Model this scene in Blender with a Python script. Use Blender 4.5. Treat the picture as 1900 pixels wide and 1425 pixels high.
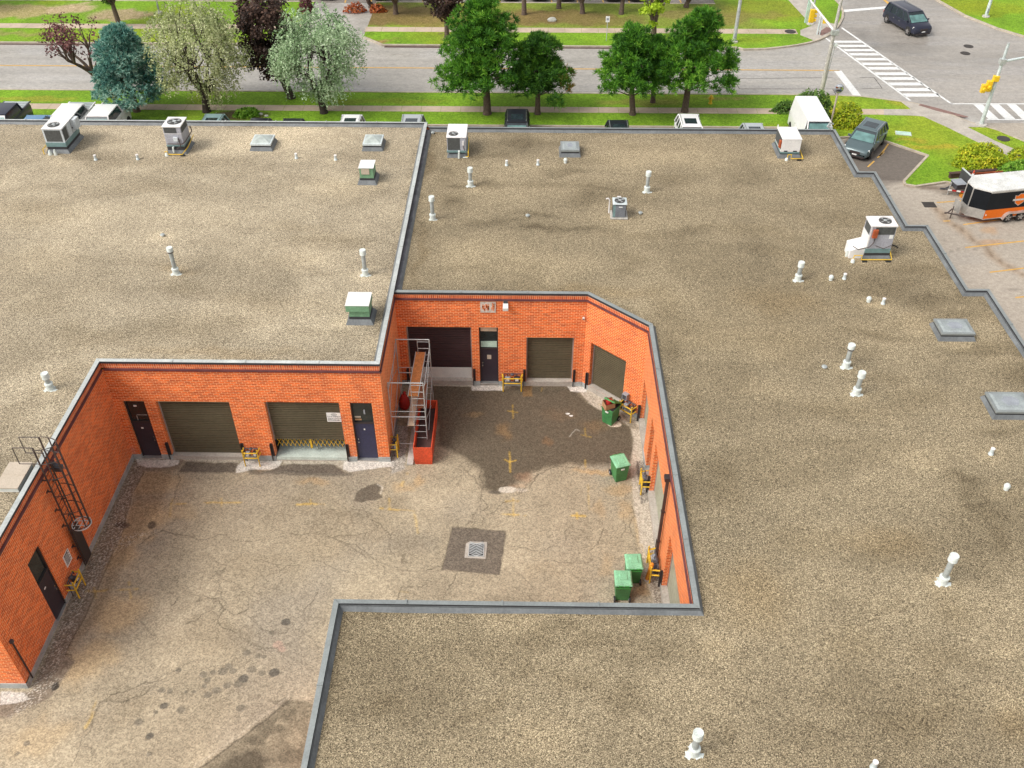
import bpy, math, random
import numpy as np
from mathutils import Vector, Matrix
# ---------------------------------------------------------------- camera, world, sun, exposure
for o in list(bpy.data.objects): bpy.data.objects.remove(o)
scn = bpy.context.scene
FPX, PITCH, YAW, CAMZ = 1740.66, math.radians(40.009), math.radians(0.9146), 30.0
cd = bpy.data.cameras.new("camera"); cam = bpy.data.objects.new("camera", cd)
scn.collection.objects.link(cam); scn.camera = cam
cam.location = (0, 0, CAMZ); cam.rotation_euler = (math.radians(90) - PITCH, 0, YAW)
cd.sensor_width = 36; cd.lens = FPX / 1900 * 36; cd.clip_end = 2000; cd.clip_start = 0.1
SUN_EL, SUN_AZ = 48, 243            # azimuth measured clockwise from +Y (north)
w = bpy.data.worlds.new("World"); scn.world = w; w.use_nodes = True
nt = w.node_tree; nt.nodes.clear()
sky = nt.nodes.new("ShaderNodeTexSky"); sky.sky_type = 'NISHITA'; sky.sun_disc = False
sky.sun_elevation = math.radians(SUN_EL); sky.sun_rotation = math.radians(SUN_AZ)
sky.dust_density = 4; sky.air_density = 1.0
hs = nt.nodes.new("ShaderNodeHueSaturation"); hs.inputs["Saturation"].default_value = 0.14
bg = nt.nodes.new("ShaderNodeBackground"); bg.inputs[1].default_value = 0.15
ow = nt.nodes.new("ShaderNodeOutputWorld")
nt.links.new(sky.outputs[0], hs.inputs["Color"]); nt.links.new(hs.outputs[0], bg.inputs[0]); nt.links.new(bg.outputs[0], ow.inputs[0])
sl = bpy.data.lights.new("sun", 'SUN'); sl.energy = 1.15; sl.angle = math.radians(24); sl.color = (1, .93, .82)
sun = bpy.data.objects.new("sun", sl); scn.collection.objects.link(sun)
sd = Vector((math.sin(math.radians(SUN_AZ)) * math.cos(math.radians(SUN_EL)), math.cos(math.radians(SUN_AZ)) * math.cos(math.radians(SUN_EL)), math.sin(math.radians(SUN_EL))))
sun.rotation_euler = sd.to_track_quat('Z', 'Y').to_euler(); sun.location = sd * 80
scn.view_settings.view_transform = 'Standard'; scn.view_settings.look = 'None'; scn.view_settings.gamma = 1
scn.view_settings.exposure = 0.62
COL = scn.collection
rng = np.random.default_rng(7); random.seed(7)

# ---------------------------------------------------------------- pixel of the survey photo -> point on a level plane
_f = np.array([-math.sin(YAW) * math.cos(PITCH), math.cos(YAW) * math.cos(PITCH), -math.sin(PITCH)])
_r = np.array([math.cos(YAW), math.sin(YAW), 0]); _u = np.cross(_r, _f)
def P(px, py, z=0.0):
    d = _f + _r * ((px - 950) / FPX) - _u * ((py - 712.5) / FPX)
    t = (z - CAMZ) / d[2]
    return (float(d[0] * t), float(d[1] * t))
def PL(L, z=0.0): return [P(a, b, z) for a, b in L]

# ---------------------------------------------------------------- materials
MATS = {}
def nn(t, ty, **kw):
    n = t.nodes.new(ty)
    for k, v in kw.items(): setattr(n, k, v)
    return n
def newmat(name):
    m = bpy.data.materials.new(name); m.use_nodes = True
    t = m.node_tree; b = t.nodes["Principled BSDF"]; MATS[name] = m
    return m, t, b
def ramp(t, stops):
    r = nn(t, "ShaderNodeValToRGB"); e = r.color_ramp.elements
    while len(e) > 1: e.remove(e[-1])
    e[0].position = stops[0][0]; e[0].color = (*stops[0][1], 1)
    for p, c in stops[1:]:
        q = e.new(p); q.color = (*c, 1)
    return r
def mixc(t, a, b, fac, mode='MIX'):
    m = nn(t, "ShaderNodeMix"); m.data_type = 'RGBA'; m.blend_type = mode
    for s, v in ((m.inputs[0], fac), (m.inputs[6], a), (m.inputs[7], b)):
        if hasattr(v, 'links'): t.links.new(v, s)
        else: s.default_value = v if isinstance(v, (int, float)) else (*v, 1)
    return m.outputs[2]
def tc(t, kind="Object"): return nn(t, "ShaderNodeTexCoord").outputs[kind]
def noise(t, vec, scale, detail=4, rough=.55):
    n = nn(t, "ShaderNodeTexNoise"); n.inputs["Scale"].default_value = scale; n.inputs["Detail"].default_value = detail
    n.inputs["Roughness"].default_value = rough; t.links.new(vec, n.inputs["Vector"]); return n.outputs[0]
def bump(t, b, h, strength=.3, dist=.02):
    n = nn(t, "ShaderNodeBump"); n.inputs["Strength"].default_value = strength; n.inputs["Distance"].default_value = dist
    t.links.new(h, n.inputs["Height"]); t.links.new(n.outputs[0], b.inputs["Normal"])
def M(name, col=None, rough=.6, metal=0.0, var=.18, scale=3.0, grime=.25, emit=None, coat=0.0, spec=None):
    """painted / plain surface with uneven tone and grime streaks"""
    if name in MATS: return MATS[name]
    m, t, b = newmat(name)
    v = tc(t); n1 = noise(t, v, scale, 5); n2 = noise(t, v, scale * 9, 3)
    lo = tuple(c * (1 - var) for c in col); hi = tuple(min(1, c * (1 + var)) for c in col)
    r = ramp(t, [(.3, lo), (.7, hi)]); t.links.new(n1, r.inputs[0])
    g = ramp(t, [(.35, tuple(1 - grime * .8 for _ in range(3))), (.6, (1, 1, 1))]); t.links.new(n2, g.inputs[0])
    c = mixc(t, r.outputs[0], g.outputs[0], 1.0, 'MULTIPLY')
    t.links.new(c, b.inputs["Base Color"]); b.inputs["Roughness"].default_value = rough; b.inputs["Metallic"].default_value = metal
    if coat: b.inputs["Coat Weight"].default_value = coat; b.inputs["Coat Roughness"].default_value = .08
    if spec is not None: b.inputs["Specular IOR Level"].default_value = spec
    return m
def glassmat(name, col, rough=.06):
    m, t, b = newmat(name)
    v = tc(t); n1 = noise(t, v, 2.0, 2)
    r = ramp(t, [(.3, tuple(c * .7 for c in col)), (.7, tuple(c * 1.3 for c in col))]); t.links.new(n1, r.inputs[0])
    t.links.new(r.outputs[0], b.inputs["Base Color"]); b.inputs["Roughness"].default_value = rough; b.inputs["Specular IOR Level"].default_value = .7
    return m

# brick, metres in the uv map
def brickmat(name, c1, c2, mortar, soldier=False):
    m, t, b = newmat(name)
    uv = nn(t, "ShaderNodeUVMap"); uv.uv_map = "UVMap"
    br = nn(t, "ShaderNodeTexBrick"); br.inputs["Scale"].default_value = 1.0
    br.offset = .5; br.squash = 1
    vec = uv.outputs[0]
    if soldier:
        mp = nn(t, "ShaderNodeMapping"); mp.inputs["Rotation"].default_value = (0, 0, math.radians(90)); t.links.new(vec, mp.inputs[0]); vec = mp.outputs[0]; br.offset = 0
    t.links.new(vec, br.inputs["Vector"])
    br.inputs["Brick Width"].default_value = .245; br.inputs["Row Height"].default_value = .094
    br.inputs["Mortar Size"].default_value = .010; br.inputs["Mortar Smooth"].default_value = .3; br.inputs["Bias"].default_value = -.1
    br.inputs["Color1"].default_value = (*c1, 1); br.inputs["Color2"].default_value = (*c2, 1); br.inputs["Mortar"].default_value = (*mortar, 1)
    g = noise(t, uv.outputs[0], 1.1, 5, .6); r = ramp(t, [(.30, (.84, .78, .78)), (.5, (1, 1, 1)), (.72, (1.10, 1.14, 1.12))]); t.links.new(g, r.inputs[0])
    c = mixc(t, br.outputs["Color"], r.outputs[0], 1.0, 'MULTIPLY')
    mp2 = nn(t, "ShaderNodeMapping"); mp2.inputs["Scale"].default_value = (.9, 7.0, 1); t.links.new(uv.outputs[0], mp2.inputs[0])
    g2 = noise(t, mp2.outputs[0], 1.6, 3); r2 = ramp(t, [(.34, (.80, .72, .70)), (.5, (1, 1, 1)), (.7, (1.06, 1.08, 1.08))]); t.links.new(g2, r2.inputs[0])
    c = mixc(t, c, r2.outputs[0], .8, 'MULTIPLY')
    # pale bloom rising from the ground course
    sp = nn(t, "ShaderNodeSeparateXYZ"); t.links.new(uv.outputs[0], sp.inputs[0])
    mr = nn(t, "ShaderNodeMapRange"); mr.inputs[1].default_value = 1.1; mr.inputs[2].default_value = .2; mr.inputs[3].default_value = 0; mr.inputs[4].default_value = .55
    t.links.new(sp.outputs[1], mr.inputs[0])
    g3 = noise(t, uv.outputs[0], 1.9, 5); r3 = ramp(t, [(.52, (0, 0, 0)), (.75, (1, 1, 1))]); t.links.new(g3, r3.inputs[0])
    mu = nn(t, "ShaderNodeMath"); mu.operation = 'MULTIPLY'; t.links.new(mr.outputs[0], mu.inputs[0]); t.links.new(r3.outputs[0], mu.inputs[1])
    c = mixc(t, c, (.62, .40, .34), mu.outputs[0])
    t.links.new(c, b.inputs["Base Color"]); b.inputs["Roughness"].default_value = .85
    b.inputs["Sheen Weight"].default_value = .75; b.inputs["Sheen Roughness"].default_value = .32; b.inputs["Sheen Tint"].default_value = (1, .50, .22, 1)
    bump(t, b, br.outputs["Fac"], -.25, .006)
    return m
brickmat("brick", (.80, .145, .016), (.50, .072, .012), (.86, .50, .26))
brickmat("soldier_brick", (.66, .13, .03), (.40, .06, .018), (.70, .42, .24), True)

# ground sheets: a painted vertex colour (real stains, patches, paint, some roof shade) under fine procedural grain
def grainmat(name, scale, lo, hi, rough=.9, stone=None, bumpd=.01, contrast=1.0, wet=False):
    m, t, b = newmat(name)
    v = tc(t); at = nn(t, "ShaderNodeAttribute"); at.attribute_name = "Col"
    vo = nn(t, "ShaderNodeTexVoronoi"); vo.inputs["Scale"].default_value = scale; t.links.new(v, vo.inputs["Vector"])
    sp = nn(t, "ShaderNodeSeparateColor"); t.links.new(vo.outputs["Color"], sp.inputs[0])
    if stone: r = ramp(t, stone)
    else: r = ramp(t, [(.0, lo), (1, hi)])
    t.links.new(sp.outputs[0], r.inputs[0])
    c = mixc(t, at.outputs["Color"], r.outputs[0], contrast, 'MULTIPLY')
    n3 = noise(t, v, scale * .23, 4, .7); r3 = ramp(t, [(.3, (.84, .84, .84)), (.7, (1.14, 1.14, 1.14))]); t.links.new(n3, r3.inputs[0])
    c = mixc(t, c, r3.outputs[0], 1.0, 'MULTIPLY')
    t.links.new(c, b.inputs["Base Color"]); b.inputs["Roughness"].default_value = rough
    b.inputs["Specular IOR Level"].default_value = .25
    if wet:
        mp = nn(t, "ShaderNodeMapping"); mp.inputs["Scale"].default_value = (.25, 1.6, 1); t.links.new(v, mp.inputs[0])
        nw = noise(t, mp.outputs[0], .35, 5, .6); rw = ramp(t, [(.38, (.22, .22, .22)), (.60, (.62, .62, .62))]); t.links.new(nw, rw.inputs[0])
        t.links.new(rw.outputs[0], b.inputs["Roughness"]); b.inputs["Specular IOR Level"].default_value = .9
    bump(t, b, vo.outputs["Distance"], .5, bumpd)
    return m
GR = [(0, (.22, .20, .17)), (.2, (.42, .39, .34)), (.4, (.78, .75, .68)), (.6, (1.0, .97, .90)), (.78, (1.22, 1.18, 1.06)), (.9, (1.6, 1.56, 1.45)), (1, (2.2, 2.2, 2.1))]
grainmat("roof_gravel", 46, None, None, stone=GR, bumpd=.03)
grainmat("asphalt_worn", 22, (.70, .69, .68), (1.32, 1.32, 1.32), rough=.88, bumpd=.006)
grainmat("asphalt_road", 9, (.86, .86, .86), (1.14, 1.14, 1.14), rough=.7, bumpd=.003, wet=True)
grainmat("asphalt_lot", 16, (.90, .90, .90), (1.10, 1.10, 1.10), rough=.85, bumpd=.003)
grainmat("grass", 11, (.68, .72, .5), (1.35, 1.28, 1.5), rough=.9, bumpd=.04)

M("concrete", (.42, .38, .33), .85, var=.15, scale=1.4)
M("concrete_pale", (.52, .49, .44), .85, var=.22, scale=4, grime=.5)
M("concrete_base", (.36, .38, .37), .85, var=.2, scale=2)
M("kerb", (.44, .38, .30), .85, var=.2, scale=2)
M("walk_pink", (.47, .37, .28), .85, var=.16, scale=.5, grime=.15)
M("coping", (.25, .27, .265), .45, metal=.15, var=.14, scale=1.3, grime=.18)
M("coping_white", (.50, .52, .50), .45, metal=.1, var=.14, scale=1.3, grime=.2)
M("coping_dark", (.035, .035, .04), .6)
M("cant", (.15, .16, .165), .55, metal=.1, var=.25, scale=1.1)
M("cant_dark", (.10, .10, .11), .7, var=.4, scale=2.2)
M("maroon_metal", (.13, .045, .05), .5, var=.25, scale=2)
M("door_purple", (.036, .026, .038), .5, var=.15, scale=1.5)
M("door_blue", (.034, .036, .085), .5, var=.12, scale=1.5)
M("shutter_olive", (.110, .092, .055), .6, var=.14, scale=.8, grime=.2)
M("shutter_grey", (.36, .36, .27), .6, var=.12, scale=.8)
M("shutter_maroon", (.050, .026, .028), .55, var=.2, scale=.8, grime=.2)
M("frame_dark", (.04, .03, .03), .5)
M("jamb", (.30, .26, .24), .6)
M("white_panel", (.66, .68, .64), .5, var=.06, grime=.1)
M("floor_pale", (.55, .62, .56), .35, var=.12, scale=1.5)
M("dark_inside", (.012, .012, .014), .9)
M("yellow_paint", (.72, .46, .03), .5, var=.15, scale=6, grime=.2)
M("orange_paint", (.70, .28, .03), .5, var=.15, scale=6)
M("meter_grey", (.30, .32, .35), .5)
M("meter_dark", (.06, .06, .07), .5)
M("steel_dark", (.065, .045, .04), .55, var=.3)
M("galv", (.52, .54, .53), .4, metal=.35, var=.2, scale=5)
M("galv_pale", (.60, .66, .66), .45, metal=.15, var=.15, scale=2)
M("vent_pipe", (.42, .45, .44), .45, metal=.25, var=.25, scale=6, grime=.3)
M("skylight_top", (.30, .33, .33), .35, var=.2, scale=2, grime=.25)
M("vent_white", (.66, .70, .66), .5, var=.16, scale=4, grime=.3)
M("pvc_white", (.80, .76, .74), .5, var=.08)
M("unit_white", (.72, .70, .68), .5, var=.06, scale=1.5, grime=.12)
M("unit_grey", (.40, .40, .44), .5, var=.1, scale=1.5)
M("unit_pale", (.60, .64, .66), .5, var=.08, scale=1.5)
M("unit_teal", (.17, .27, .27), .5, var=.15)
M("coil", (.075, .078, .075), .7, var=.25, scale=8)
M("green_hood", (.17, .33, .19), .6, var=.18, scale=2, grime=.3)
M("red_box", (.40, .09, .03), .5, var=.3)
M("hatch_beige", (.50, .42, .33), .5, var=.06)
M("bin_green", (.055, .23, .075), .5, var=.25, scale=3, grime=.4)
M("bin_lid", (.24, .54, .32), .45, var=.2, scale=2.5, grime=.35)
M("bin_dark_green", (.035, .22, .04), .45)
M("rubber", (.02, .02, .02), .8)
M("cardboard", (.42, .24, .12), .9)
M("osb", (.62, .23, .07), .9, var=.25, scale=9, grime=.5)
M("plank_pale", (.62, .48, .34), .9)
M("plank_brown", (.36, .17, .09), .9)
M("red_orange", (.62, .075, .025), .6, var=.3, scale=1.6, grime=.35)
M("red_dark", (.40, .02, .015), .7)
M("sign_white", (.78, .78, .76), .5, var=.05, grime=.08)
M("sign_ink", (.05, .05, .06), .7)
M("weathered_panel", (.66, .58, .50), .8, var=.3, scale=8, grime=.6)
M("bark", (.12, .085, .065), .95, var=.35, scale=6)
M("bark_dark", (.055, .04, .035), .95, var=.3, scale=6)
M("trailer_black", (.010, .013, .017), .5, var=.2, scale=1, spec=.2)
M("trailer_orange", (.80, .17, .010), .5, var=.06, spec=.3)
M("trailer_roof", (.66, .66, .63), .5, var=.2, scale=1.5, grime=.35)
M("aluminium", (.56, .56, .54), .35, metal=.6, var=.15)
M("chrome", (.7, .7, .7), .2, metal=.9, var=.05)
M("timber_dark", (.075, .04, .035), .9, var=.3)
M("road_white", (.72, .72, .70), .6, var=.12, scale=4, grime=.25)
M("road_yellow", (.62, .36, .08), .6, var=.15, scale=4, grime=.3)
M("iron", (.045, .038, .034), .75)
M("tactile", (.22, .13, .11), .8, var=.2)
M("signal_yellow", (.82, .52, .02), .4, var=.05)
M("lens_dark", (.02, .02, .02), .3)
M("lamp_red", (.5, .02, .02), .3); M("lamp_white", (.8, .8, .78), .15)
M("pale_green_box", (.45, .62, .52), .5); M("hydrant_yellow", (.75, .50, .03), .5)
M("rock", (.42, .42, .38), .9, var=.3)
glassmat("glass_dark", (.020, .026, .026)); glassmat("car_glass", (.02, .03, .035)); glassmat("skylight_glass", (.40, .44, .41), .35)
glassmat("windscreen", (.10, .20, .19), .08); M("mirror_glass", (.80, .82, .85), .06, 1.0, var=.03, grime=.05)
for n_, c_ in dict(paint_black=(.018, .020, .026), paint_white=(.76, .76, .75), paint_silver=(.42, .45, .46), paint_grey=(.10, .14, .15), paint_blue=(.10, .22, .38),
                   paint_navy=(.02, .022, .04), paint_teal=(.20, .30, .30), tonneau=(.16, .18, .19), tonneau_grey=(.36, .40, .40)).items():
    M(n_, c_, .28, coat=.25, spec=.35, var=.05, grime=.08, metal=.2 if n_ in ('paint_silver', 'paint_grey') else 0)
def leafmat(name, stops):
    m, t, b = newmat(name)
    at = nn(t, "ShaderNodeAttribute"); at.attribute_name = "tint"
    r = ramp(t, stops); t.links.new(at.outputs["Fac"], r.inputs[0]); t.links.new(r.outputs[0], b.inputs["Base Color"])
    b.inputs["Roughness"].default_value = .6; b.inputs["Specular IOR Level"].default_value = .3
    tr = nn(t, "ShaderNodeBsdfTranslucent"); t.links.new(r.outputs[0], tr.inputs[0])
    mx = nn(t, "ShaderNodeMixShader"); mx.inputs[0].default_value = .3
    out = [n for n in t.nodes if n.type == 'OUTPUT_MATERIAL'][0]
    t.links.new(b.outputs[0], mx.inputs[1]); t.links.new(tr.outputs[0], mx.inputs[2]); t.links.new(mx.outputs[0], out.inputs[0])
leafmat("leaf_pine", [(0, (.022, .08, .012)), (.4, (.07, .22, .02)), (.75, (.17, .40, .03)), (1, (.38, .62, .09))])
leafmat("leaf_pine_rusty", [(0, (.02, .07, .012)), (.4, (.07, .20, .02)), (.74, (.16, .34, .03)), (.80, (.30, .18, .06)), (1, (.60, .30, .10))])
leafmat("leaf_spruce", [(0, (.03, .11, .10)), (.45, (.13, .33, .27)), (1, (.56, .76, .62))])
leafmat("leaf_willow", [(0, (.12, .16, .06)), (.45, (.42, .47, .22)), (1, (.74, .76, .46))])
leafmat("leaf_willow_cool", [(0, (.10, .18, .07)), (.45, (.34, .48, .26)), (1, (.64, .76, .52))])
leafmat("leaf_maple", [(0, (.012, .012, .008)), (.5, (.06, .035, .028)), (1, (.16, .09, .06))])
leafmat("leaf_plum", [(0, (.05, .02, .02)), (.5, (.15, .055, .06)), (1, (.26, .12, .10))])
leafmat("leaf_lime", [(0, (.20, .32, .01)), (.5, (.42, .58, .03)), (1, (.62, .76, .10))])
leafmat("leaf_green", [(0, (.015, .04, .01)), (.5, (.06, .13, .02)), (1, (.16, .26, .04))])
leafmat("leaf_shrub", [(0, (.02, .06, .01)), (.5, (.09, .19, .03)), (1, (.26, .38, .09))])
leafmat("leaf_gold", [(0, (.10, .18, .01)), (.5, (.34, .44, .02)), (1, (.70, .62, .04))])
leafmat("leaf_brightgreen", [(0, (.05, .14, .01)), (.5, (.16, .34, .03)), (1, (.34, .52, .06))])
leafmat("leaf_rust", [(0, (.12, .03, .01)), (.5, (.42, .10, .03)), (1, (.62, .24, .06))])

# ---------------------------------------------------------------- mesh builder
WORLD = {}
class MB:
    def __init__(s): s.v = []; s.f = []
    def add(s, vs, fs):
        k = len(s.v); s.v += [tuple(map(float, p)) for p in vs]; s.f += [tuple(i + k for i in f) for f in fs]; return s
    def quad(s, a, b, c, d): return s.add([a, b, c, d], [(0, 1, 2, 3)])
    def box(s, x0, x1, y0, y1, z0, z1):
        return s.add([(x0, y0, z0), (x1, y0, z0), (x1, y1, z0), (x0, y1, z0), (x0, y0, z1), (x1, y0, z1), (x1, y1, z1), (x0, y1, z1)],
                     [(0, 3, 2, 1), (4, 5, 6, 7), (0, 1, 5, 4), (1, 2, 6, 5), (2, 3, 7, 6), (3, 0, 4, 7)])
    def frustum(s, x0, x1, y0, y1, z0, z1, dx, dy=None):
        dy = dx if dy is None else dy
        return s.add([(x0, y0, z0), (x1, y0, z0), (x1, y1, z0), (x0, y1, z0), (x0 + dx, y0 + dy, z1), (x1 - dx, y0 + dy, z1), (x1 - dx, y1 - dy, z1), (x0 + dx, y1 - dy, z1)],
                     [(0, 3, 2, 1), (4, 5, 6, 7), (0, 1, 5, 4), (1, 2, 6, 5), (2, 3, 7, 6), (3, 0, 4, 7)])
    def obox(s, p, q, wd, h0, h1):
        """box along p-q (2d), width wd, z h0..h1"""
        p = Vector(p); q = Vector(q); d = (q - p).normalized(); n = Vector((-d.y, d.x)) * wd / 2
        c = [p - n, q - n, q + n, p + n]
        return s.prism([(a.x, a.y) for a in c], h0, h1)
    def prism(s, pts, z0, z1):
        n = len(pts); A = sum(pts[i][0] * pts[(i + 1) % n][1] - pts[(i + 1) % n][0] * pts[i][1] for i in range(n))
        if A < 0: pts = pts[::-1]
        vs = [(x, y, z0) for x, y in pts] + [(x, y, z1) for x, y in pts]
        return s.add(vs, [tuple(range(n - 1, -1, -1)), tuple(range(n, 2 * n))] + [(i, (i + 1) % n, n + (i + 1) % n, n + i) for i in range(n)])
    def sheet(s, pts, z):
        n = len(pts); A = sum(pts[i][0] * pts[(i + 1) % n][1] - pts[(i + 1) % n][0] * pts[i][1] for i in range(n))
        if A < 0: pts = pts[::-1]
        return s.add([(x, y, z) for x, y in pts], [tuple(range(n))])
    def cyl(s, p, q, r0, r1=None, n=10, cap=True):
        r1 = r0 if r1 is None else r1
        p = Vector(p); q = Vector(q); d = (q - p).normalized()
        a = d.orthogonal().normalized(); b = d.cross(a)
        vs = []
        for c, r in ((p, r0), (q, r1)):
            for i in range(n):
                t = 2 * math.pi * i / n; vs.append(c + a * math.cos(t) * r + b * math.sin(t) * r)
        fs = [(i, (i + 1) % n, n + (i + 1) % n, n + i) for i in range(n)]
        if cap: fs += [tuple(range(n - 1, -1, -1)), tuple(range(n, 2 * n))]
        return s.add(vs, fs)
    def tube(s, pts, r, n=6):
        rs = r if isinstance(r, (list, tuple)) else [r] * len(pts)
        pts = [Vector(p) for p in pts]; vs = []; m = len(pts); a = None
        for k, p in enumerate(pts):
            d = (pts[min(k + 1, m - 1)] - pts[max(k - 1, 0)]).normalized()
            if a is None: a = d.orthogonal().normalized()
            a = (a - d * a.dot(d)); a = a.normalized() if a.length > 1e-6 else d.orthogonal().normalized()
            b = d.cross(a)
            for i in range(n):
                t = 2 * math.pi * i / n; vs.append(p + a * math.cos(t) * rs[k] + b * math.sin(t) * rs[k])
        fs = [(k * n + i, k * n + (i + 1) % n, (k + 1) * n + (i + 1) % n, (k + 1) * n + i) for k in range(m - 1) for i in range(n)]
        fs += [tuple(range(n - 1, -1, -1)), tuple(range((m - 1) * n, m * n))]
        return s.add(vs, fs)
    def lathe(s, c, prof, n=16, axis='z'):
        vs = []; m = len(prof)
        for r, z in prof:
            for i in range(n):
                t = 2 * math.pi * i / n; x, y = r * math.cos(t), r * math.sin(t)
                vs.append((c[0] + x, c[1] + y, c[2] + z) if axis == 'z' else ((c[0] + z, c[1] + x, c[2] + y) if axis == 'x' else (c[0] + x, c[1] + z, c[2] + y)))
        fs = [(k * n + i, k * n + (i + 1) % n, (k + 1) * n + (i + 1) % n, (k + 1) * n + i) for k in range(m - 1) for i in range(n)]
        fs += [tuple(range(n - 1, -1, -1)), tuple(range((m - 1) * n, m * n))]
        return s.add(vs, fs)
    def loft(s, secs, cap=True):
        n = len(secs[0]); m = len(secs); vs = [p for q in secs for p in q]
        fs = [(k * n + i, k * n + (i + 1) % n, (k + 1) * n + (i + 1) % n, (k + 1) * n + i) for k in range(m - 1) for i in range(n)]
        if cap: fs += [tuple(range(n - 1, -1, -1)), tuple(range((m - 1) * n, m * n))]
        return s.add(vs, fs)
    def build(s, name, mat, parent=None, smooth=False, bevel=0, shift=None):
        if parent is not None and shift is None and parent.name in WORLD: shift = WORLD[parent.name]; reg = True
        else: reg = False
        vs = s.v if shift is None else [(x - shift[0], y - shift[1], z - shift[2]) for x, y, z in s.v]
        me = bpy.data.meshes.new(name); me.from_pydata(vs, [], s.f); me.update()
        uvl = me.uv_layers.new(name="UVMap"); sh = shift or (0, 0, 0)
        co = np.empty(len(me.vertices) * 3); me.vertices.foreach_get('co', co); co = co.reshape(-1, 3) + np.array(sh)
        uv = np.empty((len(me.loops), 2))
        for p in me.polygons:
            nrm = p.normal; idx = list(p.loop_indices); V = co[[me.loops[i].vertex_index for i in idx]]
            if abs(nrm.z) > .75: uv[idx] = V[:, :2]
            else:
                tx, ty = -nrm.y, nrm.x; l = math.hypot(tx, ty) or 1
                uv[idx, 0] = (V[:, 0] * tx + V[:, 1] * ty) / l; uv[idx, 1] = V[:, 2]
        uvl.data.foreach_set('uv', uv.ravel())
        me.materials.append(MATS[mat])
        if smooth:
            for p in me.polygons: p.use_smooth = True
            me.set_sharp_from_angle(angle=math.radians(40))
        o = bpy.data.objects.new(name, me); COL.objects.link(o)
        if reg: WORLD[o.name] = shift
        if bevel:
            b = o.modifiers.new("bevel", 'BEVEL'); b.width = bevel; b.segments = 2; b.limit_method = 'ANGLE'; b.angle_limit = math.radians(50)
        if parent is not None: o.parent = parent
        return o
def tag(o, label=None, cat=None, group=None, kind=None):
    for k, v in (('label', label), ('category', cat), ('group', group), ('kind', kind)):
        if v: o[k] = v
    return o
def thing(name, label, cat, loc=(0, 0, 0), rz=0, group=None, world=False):
    o = bpy.data.objects.new(name, None); COL.objects.link(o); o.location = loc; o.rotation_euler = (0, 0, rz)
    o.empty_display_size = .3
    if world: WORLD[o.name] = Vector(loc)
    return tag(o, label, cat, group)
def copy_tree(o, loc=None, rz=None, label=None, parent=None):
    c = o.copy(); COL.objects.link(c)
    if parent is not None: c.parent = parent
    if loc is not None: c.location = loc
    if rz is not None: c.rotation_euler = (0, 0, rz)
    if label: c['label'] = label
    for ch in list(o.children): copy_tree(ch, parent=c)
    return c
# ---------------------------------------------------------------- painted ground grids
class Fbm:
    def __init__(s, seed): s.g = np.random.default_rng(seed).random((128, 128))
    def v(s, x, y):
        xi = np.floor(x).astype(int); yi = np.floor(y).astype(int); fx = x - xi; fy = y - yi
        fx = fx * fx * (3 - 2 * fx); fy = fy * fy * (3 - 2 * fy); g = s.g
        a = g[xi % 128, yi % 128]; b = g[(xi + 1) % 128, yi % 128]; c = g[xi % 128, (yi + 1) % 128]; d = g[(xi + 1) % 128, (yi + 1) % 128]
        return (a * (1 - fx) + b * fx) * (1 - fy) + (c * (1 - fx) + d * fx) * fy
    def __call__(s, x, y, sc, oct=4, gain=.5):
        t = 0; a = 1; n = 0
        for k in range(oct):
            t = t + a * s.v(x * sc + k * 17.3, y * sc + k * 9.1); n += a; a *= gain; sc *= 2.03
        return t / n
def seg_dist(X, Y, pts):
    D = np.full(X.shape, 1e9)
    for (ax, ay), (bx, by) in zip(pts[:-1], pts[1:]):
        dx, dy = bx - ax, by - ay; L = dx * dx + dy * dy + 1e-12
        t = np.clip(((X - ax) * dx + (Y - ay) * dy) / L, 0, 1)
        D = np.minimum(D, np.hypot(X - ax - t * dx, Y - ay - t * dy))
    return D
def inside(X, Y, pts):
    r = np.zeros(X.shape, bool); n = len(pts)
    for i in range(n):
        (ax, ay), (bx, by) = pts[i], pts[(i + 1) % n]
        if ay == by: continue
        c = ((ay > Y) != (by > Y)) & (X < (bx - ax) * (Y - ay) / (by - ay) + ax); r ^= c
    return r
def sdf(X, Y, pts):
    d = seg_dist(X, Y, pts + [pts[0]]); return np.where(inside(X, Y, pts), -d, d)
def sm(d, soft): return np.clip(.5 - d / (2 * soft), 0, 1)
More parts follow.
